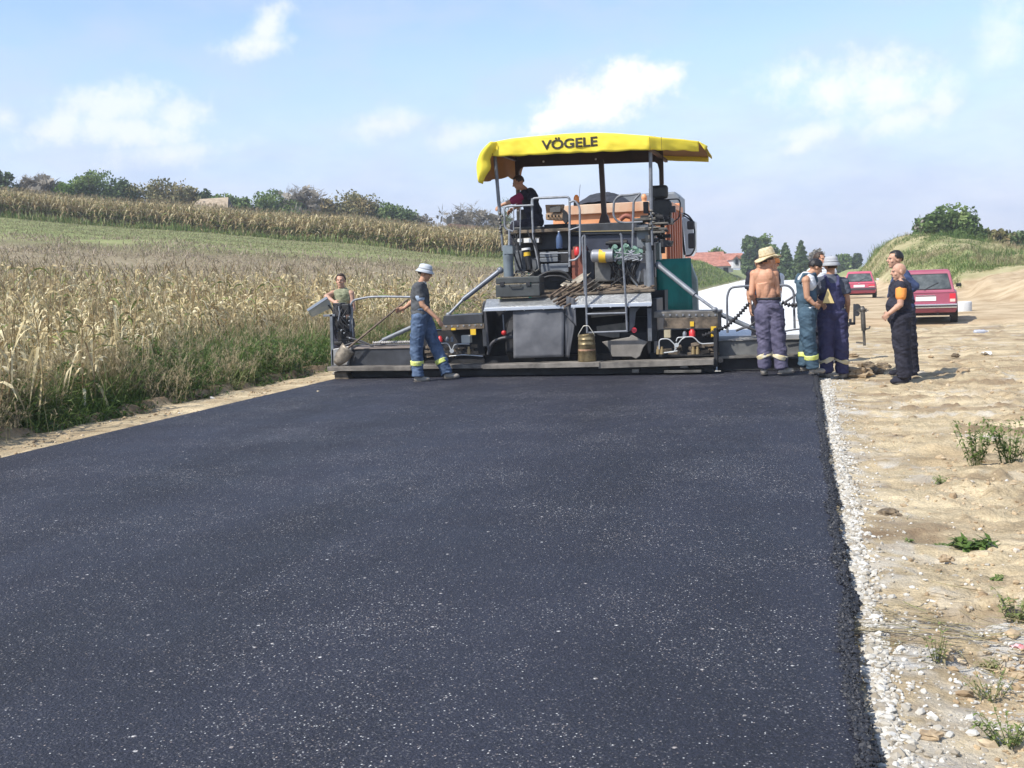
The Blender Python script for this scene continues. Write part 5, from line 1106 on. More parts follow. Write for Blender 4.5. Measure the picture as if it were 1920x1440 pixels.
for i in range(46):
    if i % 2: px, py = 790+g.random()*116, 648+g.random()*20
    else: px, py = 1232+g.random()*110, 644+g.random()*20
    p = at(px, py, 17.0+g.random()*.2); k.obox(p, (Vector((1, 0, g.uniform(-.2, .2))), Vector((0, 1, 0)), Vector((0, 0, 1))), (.03+.16*g.random(), .05, .015+.05*g.random()))
k.each('screed_mechanism', grime, pv, bevel=.003)
k = MB()
for px in (879, 1234, 1241, 1300, 1308): k.cyl(at(px, 650, 16.97), at(px, 664, 16.97), .02, n=8); k.cyl(at(px, 655, 16.95), at(px, 664, 16.95), .03, n=8)
k.each('adjuster_bolt', mat('brass_dull', (.36, .27, .14), .45, .5), pv)
# walkway planks (top faces run back a little) and the dark screed plate under them
for (xa, ya, xb, yb, h_, Y, m_) in [(613, 688, 770, 687, 8, 16.72, plank), (768, 685, 908, 684, 7, 16.80, plank), (905, 684, 1008, 682, 8, 16.70, plank), (1006, 681.5, 1124, 679, 9, 16.66, plank), (1122, 680, 1338, 673, 11, 16.68, plank)]:
    A, B = at(xa, ya, Y), at(xb, yb, Y); A2, B2 = at(xa, ya+h_, Y), at(xb, yb+h_, Y); k = MB()
    k.prism([A2, B2, B, A], (0, .34, 0)); k.build('walkway', m_, pv, .004)
k = MB()
for (xa, xb, y1_, yb, Y) in ((628, 768, 697, 710.5, 16.98), (775, 905, 694, 706, 16.95), (905, 1338, 689, 703, 16.93), (1345, 1512, 672, 700, 17.2)):
    a = at(xa, y1_, Y); b = at(xb, y1_-(2 if xb < 1400 else 0), Y); k.prism([(a.x, Y, .012), (b.x, Y, .012), (b.x, Y, b.z), (a.x, Y, a.z)], (0, .5, 0))
k.each('screed_plate', blackm, pv)
k = MB(); k.prism([at(626, 698, 16.8), at(648, 697, 16.8), at(654, 711, 16.8), at(628, 711.5, 16.8)], (0, .25, 0)); k.build('screed_toe', grime, pv, .005)
k = MB(); pbox(k, 1245, 694, 1315, 699, 16.72, .1); pbox(k, 1185, 692, 1198, 699, 16.75, .1); pbox(k, 1275, 682, 1290, 690, 16.72, .1); k.each('mounting_lug', steel, pv, bevel=.004)
# extensions
k = MB(); k.prism([at(656, 687, 17.0), at(775, 685, 17.0), at(775, 652, 17.0), at(656, 655, 17.0)], (0, .35, 0)); ex = k.build('extension_box', dgrey, pv, .012)
k = MB(); k.prism([at(655, 655, 16.98), at(775, 652.5, 16.98), at(775, 646, 17.3), at(657, 648, 17.3)], (0, 0, .012)); k.build('box_lid', mat('dusty_top', (.24, .20, .17), .7, .1, var=.3, vscale=5), ex)
k = MB(); k.prism([at(1345, 668, 17.25), at(1512, 664, 17.25), at(1512, 636, 17.25), at(1345, 640, 17.25)], (0, .4, 0)); ex = k.build('extension_box', mat('box_grey', (.15, .155, .155), .5, .2, var=.35, vscale=3, col2=(.21, .21, .20)), pv, .012)
k = MB(); k.prism([at(1344, 640, 17.22), at(1514, 636, 17.22), at(1514, 628, 17.6), at(1348, 632, 17.6)], (0, 0, .012)); k.build('box_lid', mat('lid_grey', (.22, .21, .19), .6, .2, var=.3, vscale=5), ex)
k = MB(); k.prism([at(1345, 673, 17.08), at(1512, 668, 17.08), at(1512, 664, 17.08), at(1345, 668, 17.08)], (0, .26, 0)); k.build('box_foot', steel, ex, .003)
k = MB(); pbox(k, 1338, 616, 1345, 688, 16.9, .4); pbox(k, 1347, 671, 1356, 680, 16.8, .05); pbox(k, 1346, 584, 1352, 620, 17.15, .1); k.each('guide_plate', blackm, pv, bevel=.004)
# left end gate with its posts
k = MB(); k.prism([at(618, 590, 16.95), at(623, 590, 16.95), at(626, 690, 16.95), at(621, 690, 16.95)], (0, .04, 0)); k.prism([at(606, 590, 16.95), at(628, 589, 16.95), at(628, 593, 16.95), at(606, 594, 16.95)], (0, .04, 0)); eg = k.build('end_gate', lgreyp, pv, .003)
k = MB(); k.prism([at(621, 655, 16.95), at(660, 648, 16.95), at(652, 684, 16.95), at(622, 686, 16.95)], (0, .7, 0)); k.build('gate_plate', mat('gate_steel', (.34, .34, .34), .5, .4, var=.35, vscale=6), eg, .01)
# rails over the extensions
for q in ([(657, 640), (656, 575), (662, 563), (690, 557), (716, 556), (775, 557)], [(661, 632), (660, 575)], [(1364, 624), (1363, 556), (1369, 539), (1400, 536), (1478, 535), (1488, 545), (1490, 616)]): MB().tube(ptube(q, 17.2), .018, 8, .10).build('guard_rail', galv if q[0][0] < 1000 else tubeg, pv)
# gas hoses with ridges
k = MB(); k.hose([at(700, 643, 17.15), at(730, 642, 17.15), at(775, 641, 17.15)], .022, 10, .5, .04); k.each('corrugated_hose', mat('pale_hose', (.35, .33, .31), .6, var=.5, vscale=30), pv)
k = MB(); k.hose(ptube([(1318, 630), (1340, 622), (1362, 612), (1378, 598), (1395, 580), (1405, 568)], 17.1), .026, 10, .8, .05); k.hose(ptube([(1466, 567), (1480, 572), (1498, 573)], 17.1), .026, 10, .8, .05); k.each('corrugated_hose', blackm, pv)
k = MB(); k.tube(ptube([(640, 650), (668, 640), (690, 647), (740, 646), (775, 646)], 17.08), .014, 6, .1); k.tube(ptube([(650, 632), (680, 640), (700, 650)], 17.08), .018, 6, .1); k.tube(ptube([(1380, 620), (1400, 612), (1420, 622), (1440, 618)], 17.1), .02, 6, .1); k.tube(ptube([(1466, 570), (1482, 560), (1496, 550)], 17.2), .018, 6, .02); k.tube(ptube([(1460, 623), (1490, 618), (1510, 616)], 17.1), .012, 6, .02); k.tube(ptube([(1405, 612), (1418, 602), (1424, 596)], 17.1), .014, 6, .02); k.each('hydraulic_hose', MATS['dark_hose'], pv)
# screed control unit at the left end, black, with its tilted panel
k = MB(); g = random.Random(9)
for (a, b, c, d) in ((624, 568, 640, 600), (640, 570, 654, 590), (628, 598, 652, 625), (632, 622, 658, 640), (622, 640, 656, 646)): pbox(k, a, b, c, d, 17.12, .2)
cu_ = k.build('control_unit', blackm, pv, .015)
k = MB()
for i in range(11):
    a = at(624+g.random()*30, 570+g.random()*12, 17.08); b = at(626+g.random()*32, 610+g.random()*30, 17.02); k.tube([a, (a+b)/2+Vector((g.uniform(-.09, .09), -.05, 0)), b], .011, 6, .08)
k.each('cable', blackm, cu_)
k = MB(); k.tube(ptube([(635, 574), (637, 588), (634, 602)], 17.0), .012, 6, .03)
for i in range(14): p = at(630+g.random()*26, 592+g.random()*42, 17.04); k.ell(p, (.018, .012, .014), 6, 4)
k.each('connector', galv, cu_)
k = MB(); k.prism([at(576, 581, 17.0), at(612, 557, 17.05), at(618, 572, 17.15), at(580, 590, 17.1)], (0.03, .05, -.05)); ps = k.build('control_panel', mat('panel_grey', (.42, .46, .46), .4, .1, var=.08), pv, .008)
k = MB(); k.prism([at(575, 580, 16.98), at(611, 556, 17.03), at(614, 560, 17.03), at(577, 584, 16.98)], (0, .03, 0)); k.build('panel_edge', mat('edge_blue_grey', (.26, .30, .36), .4), ps, .003)
k = MB(); k.tube([at(616, 572, 17.12), at(624, 583, 17.12), at(628, 600, 17.12)], .015, 6, .04); k.build('panel_arm', blackm, ps)
# levelling gear at the right end
k = MB(); k.cyl(at(1617.5, 583, 16.6), at(1619.5, 620, 16.6), .034, n=12); k.cyl(at(1619.5, 618, 16.6), at(1621, 648, 16.6), .020, n=10); k.cyl(at(1616.5, 574, 16.6), at(1617.5, 585, 16.6), .025, n=10); k.ell(at(1617, 581, 16.6), (.045, .04, .05), 10, 6)
for i in range(8): a_ = i*.785; p = at(1617, 582, 16.6); k.bar(p, p+Vector((math.cos(a_)*.085, 0, math.sin(a_)*.03)), .018, .018)
sj = k.build('levelling_jack', steel, pv)
k = MB(); k.tube(ptube([(1621, 617), (1630, 616), (1631, 611)], 16.6), .012, 6, .02); k.tube(ptube([(1605, 642), (1620, 643)], 16.6), .012, 6); k.each('crank_handle', steel, sj)
k = MB(); k.prism([at(1600, 570, 16.75), at(1604, 570, 16.75), at(1604, 608, 16.75), at(1600, 608, 16.75)], (0, .05, 0)); k.prism([at(1586, 605, 16.75), at(1604, 604, 16.75), at(1604, 609, 16.75), at(1586, 610, 16.75)], (0, .05, 0)); k.cyl(at(1607, 576, 16.7), at(1607, 576, 16.78), .05, n=14); k.cyl(at(1607, 588, 16.7), at(1607, 588, 16.78), .04, n=12); k.bar(at(1605, 583, 16.72), at(1618, 582, 16.65), .03, .03); pbox(k, 1592, 598, 1597, 605, 16.7, .05); k.each('sensor_bracket', dgrey, pv, bevel=.004)
k = MB(); a = at(1512, 632, 17.05); b = at(1592, 608, 16.8); k.bar(a, b, .05, .06); k.build('outrigger_arm', dgrey, pv, .004)
# hopper -----------------------------------------------------------------
HX = -2.14
hp = MB(); z1_, z0_ = at(1240, 487, 20.0).z, .62
hp.prism([(-2.30, 20.0, z0_+.15), (-2.30, 20.0, z1_), (-2.20, 22.2, at(1297, 487, 22.2).z), (-2.10, 22.6, 1.55), (-2.05, 22.6, z0_), (-2.2, 21, z0_)], (-.05, 0, 0))
q = MB(); a, b, c, d = (1230, 487), (1294, 485), (1297, 582), (1236, 580)
def hfn(u, v):
    x = (a[0]*(1-u)+b[0]*u)*(1-v)+(d[0]*(1-u)+c[0]*u)*v; y = (a[1]*(1-u)+b[1]*u)*(1-v)+(d[1]*(1-u)+c[1]*u)*v; return at(x, y, 20.0+1.5*u)
q.sheet(hfn, 6, 6); q.prism([at(1231, 487, 20.02), at(1294, 485, 21.5), at(1294, 490, 21.5), at(1231, 493, 20.02)], (0, .05, 0)); hw = q.build('hopper_wing', greenp, pv, solid=.04)
k = MB(); k.prism([at(1291, 486, 21.45), at(1297, 500, 21.5), at(1306, 525, 21.6), at(1308, 583, 21.6), at(1291, 583, 21.45)], (0, .3, 0)); k.build('wing_edge', mat('grey_green', (.13, .18, .17), .55, var=.25, vscale=4), hw, .01)
k = MB(); k.box(TX0, -2.4, 19.9, 22.3, .35, 1.25); k.build('hopper_floor', blackm, pv)
k = MB(); k.prism([(TX0-.1, 20.0, .7), (TX0-.1, 20.0, 1.8), (TX0-.2, 22.4, 1.9), (TX0-.2, 22.4, .6)], (.05, 0, 0)); k.build('hopper_wing', greenp, pv, .005)
# ---- loose things on the machine --------------------------------------
tb = thing('toolbox', 'black plastic toolbox with two latches lying on the rear deck of the paver', 'toolbox', at(970, 556, 17.1))
k = MB(); pbox(k, 929, 533, 1012, 556, 17.05, .34); k.build('box_body', mat('toolbox_grey', (.045, .05, .05), .6, var=.25, vscale=6), tb, .012)
k = MB(); pbox(k, 929, 519, 1012, 531.5, 17.05, .34); lid = k.build('lid', MATS['toolbox_grey'], tb, .015)
for px in (941, 990): pbx('latch', px-4, 528, px+4, 536, 17.03, .02, plast, lid, .002)
k = MB(); k.tube(ptube([(955, 534), (956, 538), (976, 537), (977, 533)], 17.02), .008, 6, .02); k.build('handle', plast, lid)
bk = thing('bucket', 'oily brown metal bucket with a bent wire handle standing on the screed walkway', 'bucket', at(1101, 677, 16.85))
b0 = at(1101, 677, 16.86); hgt = at(1101, 627, 16.86).z-b0.z
oil = mat('oily_tin', (.20, .15, .075), .4, .6, var=.4, vscale=9, bump=.2, col2=(.36, .28, .15))
k = MB(); k.lathe(b0, [(.142, 0), (.146, .02), (.135, hgt*.62), (.143, hgt*.64), (.133, hgt*.66), (.130, hgt*.8), (.138, hgt*.82), (.130, hgt*.84), (.128, hgt*.97), (.136, hgt), (.12, hgt), (.118, hgt*.9), (.0001, hgt*.88)], 24); body_ = k.build('bucket_body', oil, bk)
k = MB(); x_ = .135; t_ = b0+Vector((0, 0, hgt*.93)); k.tube([t_+Vector((-x_, 0, 0)), t_+Vector((-x_*.85, -.01, .05)), t_+Vector((-.04, -.01, .165)), t_+Vector((.04, -.01, .165)), t_+Vector((x_*.85, -.01, .05)), t_+Vector((x_, 0, 0))], .006, 6, .02); k.build('handle', mat('pale_wire', (.62, .60, .52), .4, .4), bk)
k = MB(); k.lathe(b0, [(.1405, hgt*.3), (.1385, hgt*.46)], 24); q = k.build('sticker', mat('faded_label', (.30, .17, .10), .7, var=.5, vscale=20), bk)
# shovels lying across the deck: grips stick out at the left
TG = 'shovels lying in a bundle on the paver deck'
for i, (a, b) in enumerate([((1033, 561), (1080, 528)), ((1038, 566), (1090, 536)), ((1044, 570), (1096, 540)), ((1050, 573), (1103, 544)), ((1030, 556), (1062, 534)), ((1058, 576), (1108, 548))]):
    lb = ['uppermost left wooden shovel handle of the bundle', 'second wooden shovel handle of the bundle', 'middle wooden shovel handle of the bundle', 'fourth wooden shovel handle, just left of the ladder', 'shortest wooden handle at the top left of the bundle', 'lowest wooden handle of the bundle, nearest the ladder'][i]
    sh = thing('shovel', lb+' on the paver deck', 'shovel', at(*a, 16.9), TG); p, q = at(*a, 16.92-.01*i), at(*b, 17.35)
    k = MB(); k.cyl(p, q, .019, .016, n=8); k.build('handle', wood, sh)
    d_ = (q-p).normalized(); s_ = Vector((0, 0, 1)).cross(d_).normalized(); k = MB()
    def bl(u, v, q=q, d_=d_, s_=s_): w_ = .12*(1-.5*max(0, u-.5)); return q+d_*(.28*u)+s_*(w_*(v-.5)*2)+Vector((0, 0, -.03*(1-(2*v-1)**2)+.02*u))
    k.sheet(bl, 6, 6); k.build('blade', mat('pale_blade', (.40, .36, .29), .5, .4, var=.3, vscale=9), sh, solid=.004)
sh = thing('shovel', 'shovel leaning with its worn blade on the left end of the screed', 'shovel', at(640, 680, 16.88), 'shovel leaning at the screed end')
k = MB(); k.cyl(at(650, 655, 16.85), at(765, 561, 16.98), .018, .016, n=8); k.build('handle', wood, sh)
k = MB()
def bl2(u, v):
    w_ = (.135-.02*u)*(1-.45*max(0, u-.6)/.4*1.0); c_ = Vector(at(654, 652, 16.84)).lerp(at(631, 682, 16.80), u); d_ = (at(631, 682, 16.8)-at(654, 652, 16.84)).normalized(); s_ = Vector((d_.z, 0, -d_.x)); return c_+s_*(w_*(v-.5)*2)+Vector((0, -.05*(1-(2*v-1)**2), 0))
k.sheet(bl2, 8, 8); k.build('blade', mat('worn_blade', (.20, .17, .13), .5, .4, var=.4, vscale=12), sh, solid=.005)
bt = thing('water_bottle', 'clear blue plastic water bottle standing on the operator deck', 'bottle', at(1049, 466, 17.8))
b0 = at(1049, 466, 17.8); k = MB(); k.lathe(b0, [(.05, 0), (.055, .02), (.055, .16), (.045, .2), (.018, .245), (.016, .27)], 14); k.build('bottle_body', mat('blue_pet', (.10, .16, .30), .15, alpha=.6), bt); MB().cyl(b0+Vector((0, 0, .27)), b0+Vector((0, 0, .285)), .018, n=10).build('cap', whitep, bt)
fe = thing('fire_extinguisher', 'small red fire extinguisher fixed behind the hand rail', 'fire extinguisher', at(1083, 478, 17.8)); b0 = at(1083, 479, 17.75); k = MB(); k.lathe(b0, [(.045, 0), (.055, .02), (.055, .10), (.03, .13), (.02, .15)], 14); k.build('cylinder', redp, fe); k = MB(); k.box(b0.x-.03, b0.x+.03, 17.72, 17.78, b0.z+.15, b0.z+.18); k.build('valve', blackm, fe)
# ---------------------------------------------------------------- people
FV = Vector((-math.sin(YAW), math.cos(YAW), 0)); RV = Vector((math.cos(YAW), math.sin(YAW), 0))
def atv(px, py, d):                     # point seen at a pixel, d metres away along the view direction
    v = Vector(pray(px, py)); t = d/(v.x*FV.x+v.y*FV.y); return Vector((v.x*t, v.y*t, EYE+v.z*t))
def vdist(p): return p.x*FV.x+p.y*FV.y
def capsule(mb, p, q, r0, r1, n=12):
    p = Vector(p); q = Vector(q); mb.ell(p, (r0,)*3, n, 7); mb.ell(q, (r1,)*3, n, 7)
    if (q-p).length > 1e-4: mb.cyl(p, q, r0, r1, n)
def remesh(mb, voxel, smooth=2, wr=0.0, wf=7.0, seed=0):
    me = bpy.data.meshes.new('tmp'); me.from_pydata([tuple(p) for p in mb.v], [], mb.f)
    o = bpy.data.objects.new('tmp', me); COL.objects.link(o)
    k = o.modifiers.new('r', 'REMESH'); k.mode = 'VOXEL'; k.voxel_size = voxel; k.use_smooth_shade = True
    if smooth: s_ = o.modifiers.new('s', 'SMOOTH'); s_.iterations = smooth; s_.factor = .5
    bpy.context.view_layer.update(); out = bpy.data.meshes.new_from_object(o.evaluated_get(bpy.context.evaluated_depsgraph_get()))
    bpy.data.objects.remove(o); bpy.data.meshes.remove(me)
    if wr:
        n = len(out.vertices); co = np.empty(n*3, np.float32); no = np.empty(n*3, np.float32); out.vertices.foreach_get('co', co); out.vertices.foreach_get('normal', no); co = co.reshape(-1, 3); no = no.reshape(-1, 3)
        x, y, z = co.T; a = fbm(x*wf+y*wf*.7+seed+z*wf*.8, z*wf*1.9+(x-y)*wf*.6, 3, seed+1)+.8*np.abs(fbm((x+y)*wf*.8+seed, z*wf*2.6-(x-y)*wf*1.2, 2, seed+9))
        co += no*(a*wr)[:, None]; out.vertices.foreach_set('co', co.ravel())
    out.polygons.foreach_set('use_smooth', [True]*len(out.polygons)); out.update(); return out
def put(name, me, m_, parent): me.name = name; me.materials.clear(); me.materials.append(m_); return link(name, me, parent)
def skin(name, c): return mat(name, c, .55, 0, var=.10, vscale=9, spec=.4, sub=.06)
SK1 = skin('skin_tan', (.46, .25, .155)); SK2 = skin('skin_sunburnt', (.52, .27, .165)); SK3 = skin('skin_light', (.50, .29, .20))
def cloth(name, c, **k): return mat(name, c, .85, 0, spec=.2, bump=.25, bscale=120, **k)
def person(label, D, P, facing, head_dir=None, s=1.0, skin_=SK1, top=None, sleeve=.55, trousers=None, bib=None, bands=None, shoes=None, hair=None, hat=None, belt=None, feet_dir=None, group=None, shirtless=False, bald=False, fat=1.0, loose=1.0, seed=0, collar=None, hands=(.5, .5), root_pos=None, hair_len=0, head_pitch=0, trim=None):
    """P: joints as (px, py, depth offset); facing in degrees, 0 = away from the viewer, +90 = to the left, 180 = towards"""
    J = {k: atv(v[0], v[1], D+(v[2] if len(v) > 2 else 0)) for k, v in P.items()}
    def dirv(a): a = R_(a); return FV*math.cos(a)-RV*math.sin(a)
    f = dirv(facing); r = Vector((f.y, -f.x, 0)); up = Vector((0, 0, 1)); AX = (r, f, up)
    base = root_pos or Vector(((J['anL'].x+J['anR'].x)/2, (J['anL'].y+J['anR'].y)/2, min(J['anL'].z, J['anR'].z)-.08))
    root = bpy.data.objects.new('person', None); COL.objects.link(root); root.location = base; tag(root, label, 'person', group)
    for k in J: J[k] = J[k]-base
    hd = dirv(head_dir if head_dir is not None else facing); hp = R_(head_pitch); hu = (up*math.cos(hp)+hd*math.sin(hp)); hf = (hd*math.cos(hp)-up*math.sin(hp)); hr = hf.cross(hu); HX_ = (hr, hf, hu)
    def hpnt(x, y, z): return J['head']+(hr*x+hf*y+hu*z)*s
    ch = J['chest']; be = J['belly']; pe = J['pelvis']; ne = J['neck']
    m = MB(); W = s*fat
    m.ell(ch+up*.02*s, (.160*W, .108*W, .165*s), 18, 10, AX); m.ell(be, (.142*W, .105*W, .15*s), 18, 10, AX); m.ell(pe, (.158*W, .115*W, .13*s), 18, 10, AX)
    m.cyl(ch-up*.03*s, be, .135*W*.9, .125*W*.85, 14); 
    if shirtless:
        for sg in (-1, 1): m.ell(ch+r*(sg*.075*s)-f*(.045*s)+up*.07*s, (.075*s, .055*s, .10*s), 12, 8, AX); m.ell(ch+r*(sg*.05*s)-f*(.06*s)-up*.12*s, (.05*s, .05*s, .13*s), 12, 8, AX)
    capsule(m, J['shL'], J['shR'], .062*s, .062*s); capsule(m, ne, J['head']-hu*.05*s, .060*s, .056*s)
    for k in 'LR': capsule(m, ne-up*.01*s, J['sh'+k]+up*.005, .055*s, .045*s)
    for k in 'LR':
        capsule(m, J['sh'+k], J['el'+k], .056*s, .042*s); capsule(m, J['el'+k], J['wr'+k], .043*s, .028*s); e = J['el'+k].lerp(J['wr'+k], .3); m.ell(e, (.044*s,)*3, 12, 7)
        capsule(m, J['hi'+k], J['kn'+k], .088*s, .058*s); capsule(m, J['kn'+k], J['an'+k], .056*s, .040*s); m.ell(J['kn'+k].lerp(J['an'+k], .3), (.060*s,)*3, 12, 7)
    # head
    m.ell(hpnt(0, -.012, .030), (.076*s, .096*s, .088*s), 18, 12, HX_); m.ell(hpnt(0, .028, -.028), (.060*s, .066*s, .085*s), 16, 10, HX_); m.ell(hpnt(0, .050, -.088), (.036*s, .034*s, .026*s), 12, 8, HX_)
    m.ell(hpnt(0, .082, .030), (.050*s, .016*s, .012*s), 12, 6, HX_); m.cyl(hpnt(0, .085, .025), hpnt(0, .112, -.018), .008*s, .015*s, 8); m.ell(hpnt(0, .104, -.018), (.018*s, .014*s, .011*s), 10, 6, HX_)
    m.ell(hpnt(0, .088, -.052), (.024*s, .010*s, .009*s), 10, 6, HX_)
    for sg in (-1, 1): m.ell(hpnt(sg*.079, -.008, -.002), (.010*s, .022*s, .033*s), 10, 7, HX_); m.ell(hpnt(sg*.042, .062, -.022), (.022*s, .020*s, .022*s), 10, 6, HX_)
    # hands with five fingers
    for k, cu in zip('LR', hands):
        wv = J['wr'+k]; d = (J['ha'+k]-wv).normalized() if 'ha'+k in J else (wv-J['el'+k]).normalized()
        inward = (pe+up*.0-wv); inward.z = 0; n_ = (inward-d*inward.dot(d)); n_ = n_.normalized() if n_.length > 1e-4 else d.orthogonal().normalized(); sd = d.cross(n_); 
        sgn = 1 if sd.dot(f)*1.0 > 0 else -1; sd = sd*sgn          # thumb side = forwards
        c = wv+d*.055*s; m.ell(c, (.046*s, .040*s, .018*s), 14, 8, (d, sd, n_)); capsule(m, wv, c, .026*s, .024*s)
        for i in range(4):
            off = sd*((1.5-i)*.0225*s); ln = (.072, .080, .075, .058)[i]*s; a0 = c+d*.036*s+off*.9; cu_ = cu+.12*i*.3; d1 = (d*math.cos(cu_*.7)+n_*math.sin(cu_*.7)+sd*((1.5-i)*.05)).normalized(); d2 = (d*math.cos(cu_*1.7)+n_*math.sin(cu_*1.7)).normalized()
            a1 = a0+d1*ln*.5; a2 = a1+d2*ln*.5; capsule(m, a0, a1, .0095*s, .0088*s, 8); capsule(m, a1, a2, .0088*s, .0075*s, 8)
        t0 = wv+d*.022*s+sd*.026*s; t1 = t0+(d*.6+sd*.75+n_*.35).normalized()*.036*s; t2 = t1+(d*.85+sd*.2+n_*.45).normalized()*.030*s; capsule(m, t0, t1, .0135*s, .0115*s, 8); capsule(m, t1, t2, .0115*s, .009*s, 8)
    body = put('body', remesh(m, .0062, 1, .0), skin_, root)
    # eyes and brows
    for sg in (-1, 1):
        q = MB(); q.ell(hpnt(sg*.030, .080, .010), (.010*s, .007*s, .005*s), 10, 6, HX_); e_ = q.build('eye', whitep, root, world=False)
        q = MB(); q.ell(hpnt(sg*.030, .0862, .010), (.0055*s, .003*s, .0055*s), 8, 5, HX_); q.ell(hpnt(sg*.030, .090, .027), (.018*s, .006*s, .004*s), 8, 5, HX_); q.build('pupil_and_brow', plast, e_, world=False)
    # clothes
    if trousers:
        m = MB(); lo = .012*loose+.012
        m.ell(pe+up*.01, (.158*W+.022, .115*W+.024, .13*s), 18, 10, AX); m.ell(pe+up*.10*s, (.145*W+.018, .108*W+.022, .06*s), 18, 8, AX)
        for k in 'LR':
            h_, n_, a_ = J['hi'+k], J['kn'+k], J['an'+k]; fk = f*.0
            capsule(m, h_, n_, .090*s+lo*1.3, .064*s+lo*1.4, 14); capsule(m, n_, n_.lerp(a_, .85), .062*s+lo*1.4, .056*s+lo*1.2, 14)
            for t_, dd in ((.75, .006), (.86, .012), (.95, .008)): m.ell(n_.lerp(a_, t_)+f*dd, (.057*s+lo*1.25,)*2+(.030*s,), 14, 7, AX)
            m.cyl(n_.lerp(a_, .8), a_+up*(.004), .054*s+lo*1.2, .062*s+lo, 14)
        tr_ = put('trousers', remesh(m, .0095, 1, .019, 7.5, seed), trousers, root)
        if bands:
            for k in 'LR':
                n_, a_ = J['kn'+k], J['an'+k]; c = n_.lerp(a_, .58); ax_ = (n_-a_).normalized(); tilt = (1 if k == 'R' else -1)*(.9 if bands.name.startswith('cream') else .2); ax_ = (ax_+r*tilt*0.55).normalized(); x_ = ax_.orthogonal().normalized(); y_ = ax_.cross(x_)
                q = MB(); R0 = .058*s+lo*1.42+.004; q.lathe(c, [(R0*.97, -.035), (R0*1.02, -.03), (R0*1.05, .032), (R0, .037)], 20, (x_, y_, ax_)); b_ = put('reflective_band', remesh(q, .008, 1, .006, 9, seed+3), bands, tr_)
    if belt:
        q = MB(); q.lathe(pe+up*.135*s, [(.150*W+.030, -.018), (.150*W+.032, .018)], 28, AX, (1, .76)); put('belt', remesh(q, .008, 1), belt, root)
    if top:
        m = MB(); g_ = .018
        m.ell(ch+up*.02*s, (.160*W+g_, .108*W+g_, .165*s+.008), 20, 12, AX); m.ell(be, (.142*W+g_+.004, .105*W+g_+.006, .15*s), 20, 12, AX); m.ell(pe+up*.04*s, (.150*W+.022, .110*W+.022, .10*s), 20, 10, AX); m.cyl(ch, pe+up*.02, .130*W, .125*W, 16)
        if sleeve > 0:
            capsule(m, J['shL'], J['shR'], .075*s, .075*s)
            for k in 'LR':
                capsule(m, ne-up*.035*s, J['sh'+k], .058*s, .068*s)
                if sleeve <= 1:
                    e = J['sh'+k].lerp(J['el'+k], sleeve); m.ell(J['sh'+k], (.078*s,)*3, 14, 8); m.cyl(J['sh'+k], e, .076*s, .072*s, 14)
                else:
                    capsule(m, J['sh'+k], J['el'+k], .074*s, .058*s, 14); e = J['el'+k].lerp(J['wr'+k], sleeve-1); m.cyl(J['el'+k], e, .058*s, .046*s, 14)
            m.cyl(ne-up*.07*s, ne+up*.01*s, .085*s, .068*s, 14)
        else:
            for k in 'LR': capsule(m, ch+r*((1 if k == 'R' else -1)*.07*s)+up*.08*s, ne+r*((1 if k == 'R' else -1)*.075*s)-up*.02*s, .055*s, .036*s)
        put('shirt', remesh(m, .0095, 1, .016, 7.5, seed+5), top, root)
    if collar:
        q = MB(); q.lathe(ne-up*.01*s, [(.078*s, -.02), (.066*s, .02), (.062*s, .02), (.07*s, -.02)], 18, AX); put('collar', remesh(q, .007, 1), collar, root)
    if trim:
        for k in 'LR':
            c = J['sh'+k].lerp(J['el'+k], trim[1]); ax_ = (J['sh'+k]-J['el'+k]).normalized(); x_ = ax_.orthogonal().normalized(); q = MB(); capsule(q, c-ax_*trim[2]*.7, c+ax_*trim[2]*.75, .072*s, .075*s, 14); put('sleeve_patch', remesh(q, .009, 1), trim[0], root)
    if bib:
        m = MB(); g_ = .040
        m.ell(be+up*.01, (.142*W+g_, .105*W+g_, .16*s), 20, 12, AX); m.ell(ch-up*.0*s, (.120*W+g_*.6, .108*W+g_, .145*s), 20, 12, AX); m.cyl(ch-up*.05*s, pe, .142*W, .140*W, 16)
        for k in 'LR':
            sg = 1 if k == 'R' else -1; pts = [ch+r*(sg*.07*s)-f*(.118*W+.012)+up*.05*s, ch+r*(sg*.085*s)-f*(.085*W)+up*.15*s, ne+r*(sg*.085*s)-f*.01-up*.01*s, ch+r*(sg*.085*s)+f*(.085*W)+up*.15*s, ch+r*(sg*.07*s)+f*(.118*W+.012)+up*.05*s]
            for a, b in zip(pts[:-1], pts[1:]): capsule(m, a, b, .026*s, .026*s, 10)
        put('overall_bib', remesh(m, .010, 1, .007, 6, seed+8), bib, root)
    for k in 'LR':
        fd = dirv((feet_dir or {}).get(k, facing)); rr = Vector((fd.y, -fd.x, 0)); a_ = J['an'+k]; q = MB(); zz = a_.z-.085*s; A3 = (rr, fd, up); c = Vector((a_.x, a_.y, zz))
        q.ell(c+up*.05*s, (.044*s, .060*s, .055*s), 14, 8, A3); q.ell(c+fd*.06*s+up*.040*s, (.052*s, .095*s, .046*s), 14, 8, A3); q.ell(c+fd*.135*s+up*.036*s, (.053*s, .068*s, .040*s), 14, 8, A3); q.cyl(c+up*.03*s, c+up*.11*s, .046*s, .050*s, 12)
        sh_ = put('shoe', remesh(q, .008, 1), shoes or plast, root); q = MB(); q.lathe(c+fd*.055*s, [(.05*s, 0), (.052*s, .016*s)], 18, A3, (1, 2.45), True); put('sole', remesh(q, .007, 1), mat('sole_rubber', (.10, .09, .08), .8, var=.3, vscale=20), sh_)
